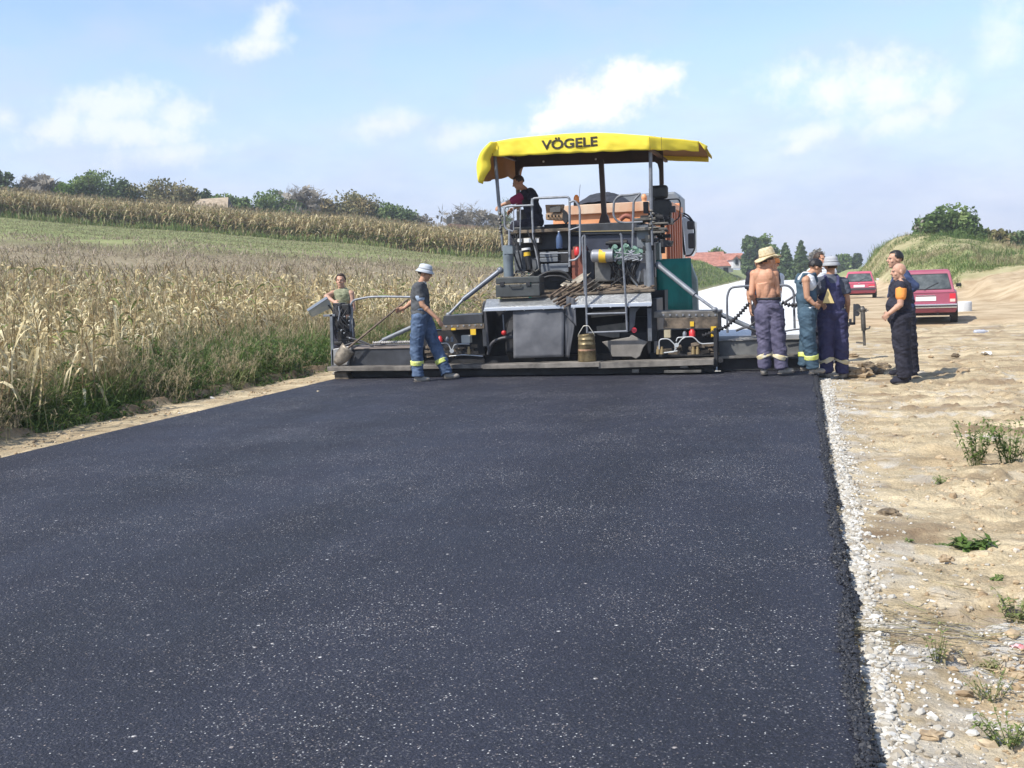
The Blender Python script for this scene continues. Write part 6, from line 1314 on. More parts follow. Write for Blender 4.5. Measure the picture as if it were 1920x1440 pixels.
    if hair:
        q = MB(); c0 = hpnt(0, -.012, .030); n1, n2 = 26, 18; V = []; keep = {}
        for i in range(n2+1):
            ph = math.pi*i/n2
            for j in range(n1):
                t = 2*math.pi*j/n1; x, y, z = math.sin(ph)*math.cos(t), math.sin(ph)*math.sin(t), math.cos(ph); nn = 1+.09*mnoise.noise(Vector((x*5, y*5, z*5+seed))); V.append(c0+(hr*(x*.0835)+hf*(y*.103)+hu*(z*.097))*s*nn)
                lim = (.10 if y > .35 else (-.25 if abs(x) > .75 else -.62-hair_len)); keep[(i, j)] = z > (.52 if y > .55 else lim) if not bald else False
        F = [(i*n1+j, (i+1)*n1+j, (i+1)*n1+(j+1) % n1, i*n1+(j+1) % n1) for i in range(n2) for j in range(n1) if keep[(i, j)] and keep[(i+1, j)]]
        q.add(V, F, True); q.build('hair', hair, root, solid=.012, world=False)
    if hat:
        kind, hm = hat; q = MB(); c = hpnt(0, -.008, .055)
        if kind == 'straw':
            a_ = R_(13); hu = (hu*math.cos(a_)-RV*math.sin(a_)).normalized(); hr = hf.cross(hu).normalized(); hf = hu.cross(hr); HX_ = (hr, hf, hu)
        if kind == 'bucket': prof = [(.128, -.040), (.132, -.036), (.098, .010), (.095, .015), (.090, .060), (.080, .080), (.05, .092), (.0001, .096)]
        elif kind == 'straw': prof = [(.172, -.012), (.168, -.020), (.145, -.012), (.112, .006), (.103, .012), (.100, .055), (.092, .105), (.075, .128), (.045, .126), (.0001, .112)]
        else: prof = [(.094, -.01), (.095, .03), (.085, .065), (.05, .088), (.0001, .094)]
        q.lathe(c, [(a*s, b*s) for a, b in prof], 28, HX_, (1, 1.12))
        if kind == 'straw':
            for i, v in enumerate(q.v):
                d_ = v-c; x = d_.dot(hr); y = d_.dot(hf); rad = math.hypot(x, y)
                if rad > .13*s: q.v[i] = v+hu*(.55*(x/s)**2*s+.02*mnoise.noise(v*9))-hu*(.25*max(0, -y)*.4)-hu*(.10*max(0, y)*1.5)
        if kind == 'cap': q.prism([hpnt(-.07, .07, .05), hpnt(-.05, .16, .035), hpnt(.05, .16, .035), hpnt(.07, .07, .05)], hu*.012)
        ht = q.build('hat', hm, root, solid=.006, world=False)
        if kind != 'cap': b_ = MB(); b_.lathe(c, [(a*s, b*s) for a, b in ([(.1015, .012), (.0995, .032)] if kind == 'bucket' else [(.1055, .012), (.104, .034)])], 28, HX_, (1, 1.12)); b_.build('hat_band', mat('band_'+kind, (.36, .37, .39) if kind == 'bucket' else (.40, .30, .16), .8), ht, solid=.003, world=False)
    return root, J, base, (r, f, up)
GP = 'road workers around the paver'
jean = cloth('work_blue', (.055, .09, .16), var=.22, vscale=7, col2=(.12, .17, .26)); navy = cloth('overall_navy', (.045, .045, .105), var=.2, vscale=5, col2=(.07, .07, .15)); teal = cloth('overall_teal', (.045, .085, .13), var=.3, vscale=5, col2=(.08, .13, .17))
blackc = cloth('black_cloth', (.020, .020, .030), var=.25, vscale=5, col2=(.040, .040, .056)); greyT = cloth('grey_tshirt', (.075, .078, .085), var=.15, vscale=5, col2=(.10, .105, .11)); blueT = cloth('slate_tshirt', (.095, .105, .135), var=.15, vscale=5)
hivis = mat('hivis_yellow', (.62, .70, .08), .6, var=.15, vscale=14, col2=(.70, .72, .30)); cream = mat('cream_band', (.68, .54, .22), .6, var=.15, vscale=14, col2=(.62, .60, .52)); shoeg = mat('dusty_shoe', (.26, .235, .20), .8, var=.3, vscale=14)
hatw = mat('pale_hat', (.50, .53, .57), .9, var=.08, vscale=12, bump=.2); hatg = mat('grey_hat', (.36, .37, .39), .9, var=.1, vscale=12, bump=.2); straw = mat('straw', (.55, .43, .23), .8, var=.15, vscale=30, bump=.6, bscale=90, col2=(.70, .60, .40))
hairb = mat('hair_brown', (.045, .028, .018), .6, var=.3, vscale=40, bump=.5, bscale=80); haird = mat('hair_dark', (.012, .010, .010), .5, var=.3, vscale=40, bump=.5, bscale=80)
def D0(px, py, z): return vdist(atz(px, py, z))
# walking man, left
person('worker in pale bucket hat and blue trousers walking right in front of the screed', D0(800, 714, 0), dict(head=(797, 513), neck=(791, 529), chest=(787, 552), belly=(788, 576), pelvis=(789, 592), shR=(783, 540, -.18), elR=(792, 572, -.22), wrR=(818, 596, -.24), haR=(829, 609, -.24), shL=(789, 540, .18), elL=(773, 566, .26), wrL=(759, 577, .25), haL=(750, 580, .25),
    hiR=(786, 596, -.09), knR=(781, 645, -.10), anR=(783, 706, -.10), hiL=(794, 596, .09), knL=(815, 646, .10), anL=(838, 700, .06)), -90, -92, 1.0, SK1, greyT, .62, jean, None, hivis, shoeg, hairb, ('bucket', hatw), None, dict(R=-80, L=-82), GP, seed=1, fat=1.14, collar=mat('white_collar', (.6, .6, .6), .8), hands=(.5, .35), trim=(mat('pale_blue_patch', (.36, .44, .55), .8), .52, .018), head_pitch=14, loose=1.4)
# man behind the left control unit
person('smiling worker in olive tank top behind the control unit at the left screed end', 19.5, dict(head=(639, 527), neck=(641, 543), chest=(642, 560), belly=(643, 582), pelvis=(643, 603), shR=(625, 551, .02), elR=(612, 556, -.22), wrR=(626, 566, -.34), shL=(658, 551, -.02), elL=(662, 578, -.08), wrL=(650, 592, -.28),
    hiR=(634, 606), knR=(634, 655), anR=(633, 694), hiL=(652, 606), knL=(652, 650), anL=(653, 694)), 172, 176, 1.05, SK3, cloth('olive_tank', (.19, .21, .12), var=.35, vscale=14, col2=(.33, .34, .22)), 0, blackc, None, None, shoeg, hairb, None, None, None, GP, seed=2)
# shirtless man
person('shirtless worker in a wide straw hat and navy trousers seen from behind', D0(1440, 705, 0), dict(head=(1440, 489), neck=(1434, 503), chest=(1433, 526), belly=(1437, 553), pelvis=(1441, 578), shL=(1414, 514, .06), elL=(1409, 551, .02), wrL=(1420, 573, .16), shR=(1452, 513, -.04), elR=(1458, 549, -.02), wrR=(1457, 570, .16), haR=(1450, 576, .26), haL=(1428, 580, .24),
    hiL=(1431, 585), knL=(1434, 635, .02), anL=(1433, 691, .02), hiR=(1452, 585), knR=(1459, 637, -.04), anR=(1466, 690, -.06)), -32, -70, 1.04, SK2, None, 0, cloth('faded_navy', (.085, .08, .135), var=.3, vscale=6, col2=(.13, .12, .18)), None, cream, shoeg, hairb, ('straw', straw), plast, dict(L=-12, R=-74), GP, shirtless=True, seed=3, loose=1.5, fat=1.0)
# man behind him in a dark t-shirt
person('worker in black tshirt standing hidden behind the shirtless man, one arm hanging', 18.0, dict(head=(1425, 492), neck=(1427, 505), chest=(1430, 528), belly=(1431, 552), pelvis=(1431, 576), shL=(1408, 514, 0), elL=(1404, 551, 0), wrL=(1407, 578, -.03), shR=(1453, 514, 0), elR=(1458, 549), wrR=(1455, 575),
    hiL=(1421, 580), knL=(1421, 632), anL=(1421, 683), hiR=(1441, 580), knR=(1441, 632), anR=(1441, 683)), -10, 8, 1.0, SK1, blackc, .75, blackc, None, None, shoeg, haird, None, None, None, GP, seed=4)
person('worker in orange cap whose head shows right of the straw hat brim', 19.6, dict(head=(1452, 497), neck=(1451, 511), chest=(1450, 531), belly=(1450, 553), pelvis=(1449, 574), shL=(1434, 519), elL=(1432, 550), wrL=(1434, 574), shR=(1463, 519, .1), elR=(1462, 548, .05), wrR=(1459, 572),
    hiL=(1441, 577), knL=(1441, 624), anL=(1441, 670), hiR=(1457, 577), knR=(1457, 624), anR=(1457, 670)), 150, 140, .92, SK2, cloth('white_cloth', (.62, .64, .66), var=.08, vscale=5), .6, blackc, None, None, shoeg, hairb, ('cap', mat('orange_cap', (.75, .25, .06), .7)), None, None, GP, seed=5)
# man in tank top and blue overalls, profile right
person('worker in white tank top and blue dungarees looking down to the right', D0(1522, 703, 0), dict(head=(1529, 502), neck=(1518, 515), chest=(1512, 534), belly=(1512, 560), pelvis=(1514, 585), shR=(1511, 526, -.17), elR=(1513, 557, -.20), wrR=(1526, 570, -.22), haR=(1534, 574, -.20), shL=(1515, 526, .17), elL=(1524, 556, .2), wrL=(1536, 566, .15),
    hiR=(1513, 590, -.09), knR=(1517, 640, -.1), anR=(1524, 690, -.08), hiL=(1515, 590, .09), knL=(1512, 638, .12), anL=(1507, 685, .12)), -78, -80, .99, SK1, cloth('white_cloth', (.62, .64, .66)), 0, teal, teal, hivis, shoeg, haird, None, None, dict(R=-75, L=-70), GP, seed=6, head_pitch=28, loose=1.3, hands=(.6, .8))
person('short haired worker in white shirt whose face shows above the others', 18.9, dict(head=(1537, 487), neck=(1538, 502), chest=(1541, 524), belly=(1541, 548), pelvis=(1541, 572), shR=(1522, 510), elR=(1520, 543), wrR=(1526, 566, -.1), shL=(1560, 510), elL=(1562, 543), wrL=(1556, 566, -.1),
    hiR=(1532, 576), knR=(1532, 625), anR=(1532, 672), hiL=(1550, 576), knL=(1550, 625), anL=(1550, 672)), 205, 215, 1.0, SK2, cloth('white_cloth', (.62, .64, .66)), .6, blackc, None, None, shoeg, hairb, None, None, None, GP, seed=7)
# man with the triangle on his overalls
rt, J, bs, ax = person('worker in grey bucket hat and navy dungarees with a cream triangle on the back', D0(1562, 709, G), dict(head=(1558, 500), neck=(1557, 516), chest=(1557, 541), belly=(1558, 566), pelvis=(1560, 588), shL=(1533, 530), elL=(1527, 562, .03), wrL=(1538, 584, .16), haL=(1542, 592, .24), shR=(1582, 530), elR=(1589, 563), wrR=(1589, 588, .08), haR=(1588, 600, .12),
    hiL=(1549, 593), knL=(1549, 642), anL=(1551, 698), hiR=(1572, 593), knR=(1577, 642), anR=(1579, 699, .05)), 0, -4, 1.02, SK1, blueT, .62, navy, navy, cream, shoeg, hairb, ('bucket', hatg), None, dict(L=12, R=-40), GP, seed=8, loose=1.7, fat=1.16)
q = MB(); dk_ = -(ax[1])*(.108*1.02*1.05+.042)
def tri(px, py, D_): return atv(px, py, D_)-bs
Dt = D0(1562, 709, G)
tp = [tri(1552.5, 540, Dt-.192), tri(1542.5, 568.5, Dt-.214), tri(1564.5, 568.5, Dt-.214)]
q.prism([p for p in tp], ax[1]*.012); q.build('back_triangle', mat('cream_panel', (.72, .56, .24), .7, var=.08, vscale=9), rt, .002, world=False)
# pair on the right
person('tall dark haired man in blue jacket behind the bald man, facing left', D0(1700, 706, G), dict(head=(1678, 487), neck=(1685, 504), chest=(1691, 528), belly=(1694, 555), pelvis=(1697, 580), shL=(1692, 517, -.16), elL=(1716, 537, -.20), wrL=(1700, 550, -.12), shR=(1683, 518, .18), elR=(1674, 545, .2), wrR=(1668, 562, .1),
    hiL=(1699, 586, -.09), knL=(1706, 640, -.08), anL=(1713, 698, -.06), hiR=(1694, 586, .09), knR=(1694, 640, .1), anR=(1694, 692, .12)), 82, 95, 1.06, SK3, cloth('jacket_blue', (.045, .065, .14), var=.2, vscale=5, col2=(.07, .10, .20)), 1.8, blackc, None, None, blackc, haird, None, None, dict(L=70, R=85), GP, seed=9, collar=cloth('jacket_blue', (.05, .07, .15)), hair_len=.0)
person('bald man in black vest with orange sleeve and black trousers facing left', D0(1692, 717, G), dict(head=(1685, 510), neck=(1690, 525), chest=(1688, 548), belly=(1683, 573), pelvis=(1687, 596), shL=(1690, 537, -.17), elL=(1688, 571, -.22), wrL=(1668, 587, -.20), haL=(1660, 594, -.16), shR=(1685, 537, .17), elR=(1681, 568, .2), wrR=(1668, 584, .1), haR=(1662, 592, .0),
    hiL=(1688, 602, -.09), knL=(1690, 655, -.09), anL=(1697, 708, -.09), hiR=(1690, 602, .09), knR=(1693, 655, .1), anR=(1701, 704, .1)), 86, 92, 1.0, SK3, blackc, .10, blackc, None, None, blackc, None, None, None, dict(L=76, R=70), GP, seed=10, bald=True, fat=1.22, trim=(cloth('orange_sleeve', (.78, .29, .07), var=.12), .36, .062), loose=1.6, hands=(.7, .7), head_pitch=6)
# operator, seated under the canopy
Dp = vdist(at(985, 400, 18.55))
person('machine operator in black waistcoat and maroon sleeves seated on the paver leaning left', Dp, dict(head=(972, 343), neck=(984, 356), chest=(994, 374), belly=(1001, 396), pelvis=(1003, 416), shL=(984, 364, -.16), elL=(961, 377, -.22), wrL=(942, 384, -.20), haL=(935, 388, -.2), shR=(990, 363, .17), elR=(975, 382, .24), wrR=(962, 392, .2),
    hiL=(1000, 421, -.09), knL=(966, 424, -.12), anL=(963, 460, -.12), hiR=(1000, 421, .09), knR=(968, 424, .12), anR=(964, 460, .12)), 88, 100, .98, SK1, blackc, .30, blackc, None, None, blackc, hairb, None, None, dict(L=88, R=88), GP, seed=11, head_pitch=22, fat=1.12, trim=(cloth('maroon_sleeve', (.26, .03, .08), var=.1), .66, .10))
# ---------------------------------------------------------------- tipper lorry behind the paver
TXR, TXL, TYR = -2.68, -5.05, 22.7
tk = thing('tipper_truck', 'orange tipper lorry heaped with black asphalt backed up to the front of the paver', 'truck', (-3.85, 26, 0))
def zz(px, py, Y): return at(px, py, Y).z
zt = zz(1150, 381, TYR); zb = 1.30
k = MB(); k.box(TXL, TXR, TYR+.02, TYR+.10, zb, zt-.03); k.box(TXL+.05, TXR-.0, TYR, 25.5, zb-.12, zb); k.box(TXL, TXL+.08, TYR+.1, 25.5, zb, zt-.03); k.box(TXL, TXR, 25.42, 25.5, zb, zt+.1)
tail = k.build('tipper_body', orangep, tk, .012)
k = MB(); k.box(TXL-.03, TXR+.03, TYR-.06, TYR+.05, zz(1150, 399, TYR), zt); k.box(TXL, TXR, TYR-.02, TYR+.02, zz(1150, 424, TYR), zz(1150, 420, TYR)); k.build('tailgate_beam', mat('tailgate_pale', (.72, .38, .22), .5, var=.2, vscale=2.5, col2=(.66, .50, .36)), tail, .012)
k = MB(); k.box(TXR-.06, TXR, TYR+.1, 25.45, zb, zt-.03)
for i in range(6): y = TYR+.2+i*.46; k.box(TXR, TXR+.055, y, y+.17, zb, zt-.14)
k.build('side_panel', shadeside, tail, .008)
k = MB(); k.box(TXR-.10, TXR+.07, TYR+.05, 25.5, zt-.12, zt); k.build('side_rail', orangep, tail, .01)
k = MB()
def lf(u, v):
    x = TXL+.12+(TXR-TXL-.24)*u; y = TYR+.15+2.6*v; c = math.exp(-abs((x+4.16)/.60)**2.4*.8)*math.exp(-((y-24.0)/1.2)**2); return (x, y, zt-.12+(at(1135, 361, 24.0).z-zt+.12)*c+.03*mnoise.noise(Vector((x*6, y*6, 0))))
k.sheet(lf, 50, 50); k.build('asphalt_load', tarload, tail)
for (a, b) in ((1208, 368),):
    p = at(a, b+9, TYR); k = MB(); k.cyl(p-Vector((0, 0, .05)), p+Vector((0, 0, .06)), .05, n=12); k.ell(p+Vector((0, 0, .07)), (.06, .06, .08), 12, 7); k.build('beacon', orangep, tk)
k = MB(); k.tube([at(1163, 412, TYR-.25), at(1172, 404, TYR-.25), at(1184, 407, TYR-.25), at(1187, 415, TYR-.25)], .05, 8, .05); k.build('hinge_arm', rustp, tk)
k = MB(); k.box(TXL+.15, TXR-.15, 25.8, 27.9, .9, zz(1262, 385, 26.4)); cab = k.build('cab', mat('cab_white', (.66, .68, .70), .35, 0, var=.05), tk, .06)
k = MB(); zc = zz(1262, 361, 26.2); k.prism([(TXL+.2, 25.9, zc-.55), (TXR-.04, 25.9, zc-.55), (TXR-.04, 25.9, zc-.12), (TXR-.16, 25.9, zc), (TXL+.4, 25.9, zc), (TXL+.2, 25.9, zc-.15)], (0, 1.2, 0)); k.build('roof_deflector', mat('deflector_grey', (.17, .19, .21), .4, var=.1), cab, .05)
k = MB(); k.prism([at(1281, 407, 27.0), at(1300, 414, 27.0), at(1300, 470, 27.0), at(1294, 480, 27.0), at(1286, 478, 27.0)][::-1], (0, .9, 0)); k.build('cab_door', MATS['cab_white'], cab, .01)
k = MB(); k.tube([at(x, y, 26.8) for x, y in ((1274, 399), (1278, 430), (1284, 478))], .028, 8); k.build('door_edge', blackm, cab)
k = MB(); k.tube([at(x, y, 26.7) for x, y in ((1276, 398), (1290, 403), (1300, 416), (1302.5, 430), (1303, 466), (1296, 479), (1285, 480))], .020, 8, .08); k.tube([at(x, y, 26.7) for x, y in ((1278, 402), (1292, 410), (1298, 418))], .018, 8, .05); ma = k.build('mirror_arm', blackm, cab)
pbx('mirror', 1288, 414, 1302, 430, 26.6, .14, plast, ma, .03); pbx('mirror', 1290, 437, 1303, 466, 26.6, .14, plast, ma, .03)
for Y in (23.6, 24.9, 27.0):
    for x0, x1 in ((TXL+.05, TXL+.55), (TXR-.6, TXR-.1)): MB().cyl((x0, Y, .50+G), (x1, Y, .50+G), .50, n=24).build('wheel', tyre, tk, .03)
k = MB(); k.box(-4.3, -3.4, 22.8, 27.6, .62, 1.1); k.build('chassis', blackm, tk)
# ---------------------------------------------------------------- two red cars
def car(name, label, px, py, Dv, rot, W, H, col, kind, group):
    p = atz(px, py, G+.0); p = atv(px, py, Dv); p.z = G+.01
    root = bpy.data.objects.new(name, None); COL.objects.link(root); root.location = p; root.rotation_euler = (0, 0, rot); tag(root, label, 'car', group)
    paint = mat('car_'+kind, col, .35, 0, var=.10, vscale=1.5, coat=.15); hw = W/2; B = lambda mb, nm, m_, par=root, bv=0.0, sd=0: mb.build(nm, m_, par, bv, sd, world=False)
    zbt, zbelt, L_ = .27, H*.60, (4.1 if kind == 'estate' else 3.5)
    m = MB(); secs = [(0.00, .93, .36, zbelt*.985), (.05, .97, zbt+.02, zbelt), (.5, 1.0, zbt, zbelt+.01), (L_*.5, 1.0, zbt, zbelt), (L_-.9, .99, zbt, zbelt-.02), (L_-.12, .95, zbt, zbelt-.14), (L_, .90, .36, zbelt-.2)]
    V = []; n = 10
    for y, k, z0, z1 in secs:
        h = hw*k; dz = z1-z0; V += [(-h*.94, y, z0), (-h, y, z0+dz*.18), (-h*1.0, y, z0+dz*.62), (-h*.965, y, z1-.03), (-h*.93, y, z1), (h*.93, y, z1), (h*.965, y, z1-.03), (h, y, z0+dz*.62), (h, y, z0+dz*.18), (h*.94, y, z0)]
    F = [(i*n+j, (i+1)*n+j, (i+1)*n+(j+1) % n, i*n+(j+1) % n) for i in range(len(secs)-1) for j in range(n)]+[tuple(range(n)), tuple(range((len(secs)-1)*n, len(secs)*n))[::-1]]
    m.add(V, F); body = B(m, 'body', paint, root, .015)
    rt_ = .75 if kind == 'estate' else .70; y0, y1 = (.05, .30) if kind == 'estate' else (.05, .42); yf0, yf1 = (L_*.72, L_*.56)
    m = MB(); a = [(-hw*.90, y0, zbelt-.01), (hw*.90, y0, zbelt-.01), (hw*.90, yf0, zbelt-.01), (-hw*.90, yf0, zbelt-.01)]; b = [(-hw*rt_, y1, H-.045), (hw*rt_, y1, H-.045), (hw*rt_, yf1, H-.045), (-hw*rt_, yf1, H-.045)]; c = [(-hw*rt_*.9, y1+.05, H), (hw*rt_*.9, y1+.05, H), (hw*rt_*.9, yf1-.08, H), (-hw*rt_*.9, yf1-.08, H)]
    m.add(a+b+c, [(0, 1, 5, 4), (1, 2, 6, 5), (2, 3, 7, 6), (3, 0, 4, 7), (4, 5, 9, 8), (5, 6, 10, 9), (6, 7, 11, 10), (7, 4, 8, 11), (8, 9, 10, 11)]); B(m, 'roof', paint, root, .02)
    glass = mat('car_glass', (.045, .055, .055), .08, 0, spec=.7, var=.25, vscale=3.5, col2=(.13, .145, .14))
    def onrear(x, t, o=.006): yy = y0+(y1-y0)*t; z_ = zbelt+(H-.045-zbelt)*t; nrm = Vector((0, -(H-.045-zbelt), (y1-y0))).normalized(); return Vector((x*(1-t*(.90-rt_)/.90), yy, z_))+nrm*o
    w_ = hw*.80; m = MB(); m.add([onrear(-w_, .10), onrear(w_, .10), onrear(w_*.97, .86), onrear(-w_*.97, .86)], [(0, 1, 2, 3)]); wn_ = B(m, 'rear_window', glass, root)
    m = MB(); pts = [onrear(-w_, .10, .008), onrear(w_, .10, .008), onrear(w_*.97, .86, .008), onrear(-w_*.97, .86, .008)]
    for i in range(4): m.tube([pts[i], pts[(i+1) % 4]], .009, 6)
    B(m, 'window_seal', plast, wn_); m = MB(); m.tube([onrear(-.05, .04, .02), onrear(.02, .14, .02), onrear(.34, .42, .02)], .007, 6); B(m, 'wiper', plast, root)
    m = MB()
    for sx in (-.33, .33): m.ell(onrear(sx, .50, -.35), (.13, .05, .10), 10, 6)
    # side windows
    for sg in (-1, 1):
        m = MB()
        for (ya, yb) in ((.55, 1.35), (1.45, 2.25), (2.33, L_*.66)):
            def sd_(y, t): zz_ = zbelt+(H-.045-zbelt)*t; return Vector((sg*(hw*.90+(hw*rt_-hw*.90)*t+.004), y, zz_))
            yb2 = min(yb, L_*.56) if yb > 2.3 else yb; m.add([sd_(ya, .1), sd_(yb, .1), sd_(yb2, .85), sd_(ya+.05, .85)], [(0, 1, 2, 3)])
        B(m, 'side_window', glass, root)
    wf = B(MB().add([(-hw*.8, yf0+.01, zbelt+.03), (hw*.8, yf0+.01, zbelt+.03), (hw*rt_*.9, yf1+.03, H-.08), (-hw*rt_*.9, yf1+.03, H-.08)], [(0, 1, 2, 3)]), 'windscreen', glass, root)
    # rear fittings
    zbp = .47 if kind == 'estate' else .50
    m = MB(); m.box(-hw*.98, hw*.98, -.09, .02, zbp-.055, zbp+.055); bp = B(m, 'bumper', chrome if kind == 'estate' else mat('dark_bumper', (.05, .04, .05), .5), root, .015)
    if kind == 'estate': m = MB(); m.box(-hw*.98, hw*.98, -.098, -.088, zbp-.02, zbp+.02); B(m, 'rubber_strip', plast, bp)
    m = MB(); zpl = zbelt-.20 if kind == 'estate' else zbelt-.17; m.box(-.26, .26, -.012, .001, zpl-.058, zpl+.058); B(m, 'number_plate', mat('plate_white', (.78, .78, .76), .4), root, .003)
    for sg in (-1, 1):
        x0_, x1_ = (sg*hw*.74, sg*hw*.93) if kind == 'estate' else (sg*hw*.55, sg*hw*.92); za, zb_ = (zpl-.10, zpl+.13) if kind == 'estate' else (zpl-.06, zpl+.06); m = MB(); m.box(min(x0_, x1_), max(x0_, x1_), -.010, .004, za, zb_); lm = B(m, 'tail_lamp', redlamp, root, .004)
        m = MB(); m.box(min(x0_, x1_)+.01, max(x0_, x1_)-.01, -.014, -.009, za+.01, za+(zb_-za)*.38); B(m, 'reversing_lens', mat('clear_lens', (.62, .50, .44), .2), lm)
        m = MB(); m.box(sg*(hw-.02)-.02*(sg < 0), sg*(hw-.02)+.02+.12*(sg > 0)-.0 if sg > 0 else sg*(hw-.02), L_*.60, L_*.60+.06, zbelt+.06, zbelt+.16) if sg > 0 else m.box(-hw-.12, -hw+.02, L_*.60, L_*.60+.06, zbelt+.06, zbelt+.16); B(m, 'door_mirror', plast if kind == 'estate' else whitep, root, .01)
        for y in (.62, L_-.72):
            q = MB(); xo, xi = sg*(hw+.0), sg*(hw-.19); q.cyl((xi, y, .285), (xo, y, .285), .285, n=24); wl_ = B(q, 'wheel', tyre, root, .02); q = MB(); q.cyl((xo, y, .285), (xo+sg*.006, y, .285), .17, n=20); B(q, 'hub_cap', steel, wl_)
    m = MB(); m.box(-.24, .24, -.02, .0, zbelt-.115, zbelt-.10) if kind == 'estate' else m.box(-.05, .05, -.02, 0, zbelt-.05, zbelt-.03); B(m, 'tailgate_handle', chrome, root)
    m = MB(); m.box(-hw*.85, hw*.85, .3, L_-.3, .20, .30); m.cyl((.30, -.05, .27), (.30, .25, .27), .025, n=8); m.ell((-.1, .45, .28), (.28, .18, .09), 12, 6); B(m, 'underbody', blackm, root)
    for zz_ in ((zbelt-.05,) if kind == 'estate' else (zbelt-.06,)): m = MB(); m.box(-hw*.88, hw*.88, -.004, .003, zz_-.004, zz_+.004); B(m, 'tailgate_gap', plast, root)
    return root
CGp = 'red cars parked on the sand'
car('parked_car', 'dark raspberry red estate car seen from behind, right of the bald man', 1736, 590, 29.8, YAW-R_(21.6), 1.62, 1.45, (.32, .075, .12), 'estate', CGp)
car('parked_car', 'small bright red hatchback parked further off, left of the standing pair', 1611, 551, 54.0, YAW-R_(19), 1.60, 1.36, (.48, .09, .14), 'hatch', CGp)
# ---------------------------------------------------------------- buildings
roofM = mat('red_roof_tiles', (.36, .13, .085), .85, var=.25, vscale=1.5, bump=.4, bscale=8, col2=(.50, .22, .15)); wallM = mat('white_render', (.62, .62, .62), .9, var=.06); greyW = mat('grey_render', (.26, .27, .30), .9, var=.1)
def house(name, label, pxl, pxr, ytop, ybot, ywall, D, m_=roofM, wm_=wallM, cat_='house', group='houses beyond the gravel road', depth=7, door=True):
    a = atv(pxl, ybot, D); b = atv(pxr, ybot, D); t = atv((pxl+pxr)/2, ytop, D); g_ = min(atv(pxl, ywall, D).z, a.z-1.0); root = thing(name, label, cat_, ((a.x+b.x)/2, (a.y+b.y)/2, g_), group)
    u = (b-a); u.z = 0; Lh = u.length; u.normalize(); v = Vector((-u.y, u.x, 0)); z0, z1 = a.z, t.z; A = Vector((a.x, a.y, 0))
    q = MB(); c = A+u*Lh/2+v*depth/2; q.obox(Vector((c.x, c.y, (z0+g_)/2)), (u, v, Vector((0, 0, 1))), (Lh*.96, depth*.9, z0-g_)); wl_ = q.build('wall', wm_, root)
    q = MB(); P = [A-v*.3, A+v*(depth+.3), A+v*depth/2]; q.prism([Vector((P[0].x, P[0].y, z0)), Vector((P[1].x, P[1].y, z0)), Vector((P[2].x, P[2].y, z1))], u*Lh); rf = q.build('roof', m_, root)
    for t_ in (.25, .7): q = MB(); c = A+u*Lh*t_+v*depth*.045; q.obox(Vector((c.x, c.y, z0-.7)), (u, v, Vector((0, 0, 1))), (.8, .06, .9)); q.build('window', glassd, root)
    return root, rf, A, u, v, z0, z1
house('house', 'long house with a faded red tile roof, leftmost of the distant houses', 1290, 1364, 472, 492, 500, 190)
_, rf, A, u, v, z0, z1 = house('house', 'house with a small red roof just above the white gable', 1360, 1400, 474, 487, 500, 186, wm_=greyW)
house('house', 'low red roofed house below and left of the white gable', 1328, 1376, 487, 500, 506, 176)
# white gable with arched window
hs_ = thing('house', 'small house front with a white gable and dark arched window', 'house', atv(1381, 503, 174), 'houses beyond the gravel road')
q = MB(); q.prism([atv(x, y, 174) for x, y in ((1375, 503), (1388, 503), (1388, 487), (1381.5, 480), (1375, 486))][::-1], FV*5); q.build('wall', wallM, hs_)
q = MB(); q.prism([atv(x, y, 173.9) for x, y in ((1379, 496), (1384, 496), (1384, 487), (1381.5, 484.5), (1379, 487))][::-1], FV*.2); q.build('window', glassd, hs_)
q = MB(); q.prism([atv(x, y, 174.3) for x, y in ((1388, 503), (1398, 503), (1398, 486), (1388, 487))][::-1], FV*4); q.build('side_wall', greyW, hs_)
q = MB(); q.prism([atv(x, y, 173.6) for x, y in ((1373, 487), (1381.5, 478), (1398, 484), (1399, 487), (1388, 487.5), (1381.5, 481))][::-1], FV*5); q.build('roof', roofM, hs_)
house('house', 'distant red roof seen beside the grey bucket hat', 1572, 1600, 495, 500, 508, 230)
# thatched barn on the left hill
Db = 129; bn = thing('barn', 'low barn with a pale thatched roof sunk behind the far maize', 'barn', atv(398, 398, Db), 'farm buildings on the hill')
thM = mat('thatch', (.36, .28, .19), .95, var=.2, vscale=2.2, bump=.8, bscale=7, col2=(.47, .38, .27))
q = MB(); e1, e2, r1, r2 = atv(356, 393, Db), atv(427, 396, Db), atv(373, 375, Db+2.2), atv(428, 371.5, Db+2.2)
b1, b2 = e1+FV*4.4, e2+FV*4.4; q.add([e1, e2, r2, r1, b1, b2], [(0, 1, 2, 3), (4, 3, 2, 5)]); q.build('roof', thM, bn, solid=.22)
q = MB(); q.add([e2, atv(438, 396, Db+1.2), r2+RV*.15], [(0, 1, 2)]); q.prism([e2+Vector((0, 0, .02)), e2+FV*4.2, r2-Vector((0, 0, .12))], RV*-.1); q.build('gable', mat('dark_boards', (.05, .055, .065), .9), bn)
q = MB(); c = (e1+e2)/2+FV*2.2; q.obox(c-Vector((0, 0, .9)), (RV, FV, Vector((0, 0, 1))), ((e2-e1).length*.95, 4, 1.8)); q.build('wall', wallM, bn)
Dc = 126; b2_ = thing('barn', 'brown shed roof half hidden by the leafless tree near the canopy', 'barn', atv(850, 440, Dc), 'farm buildings on the hill')
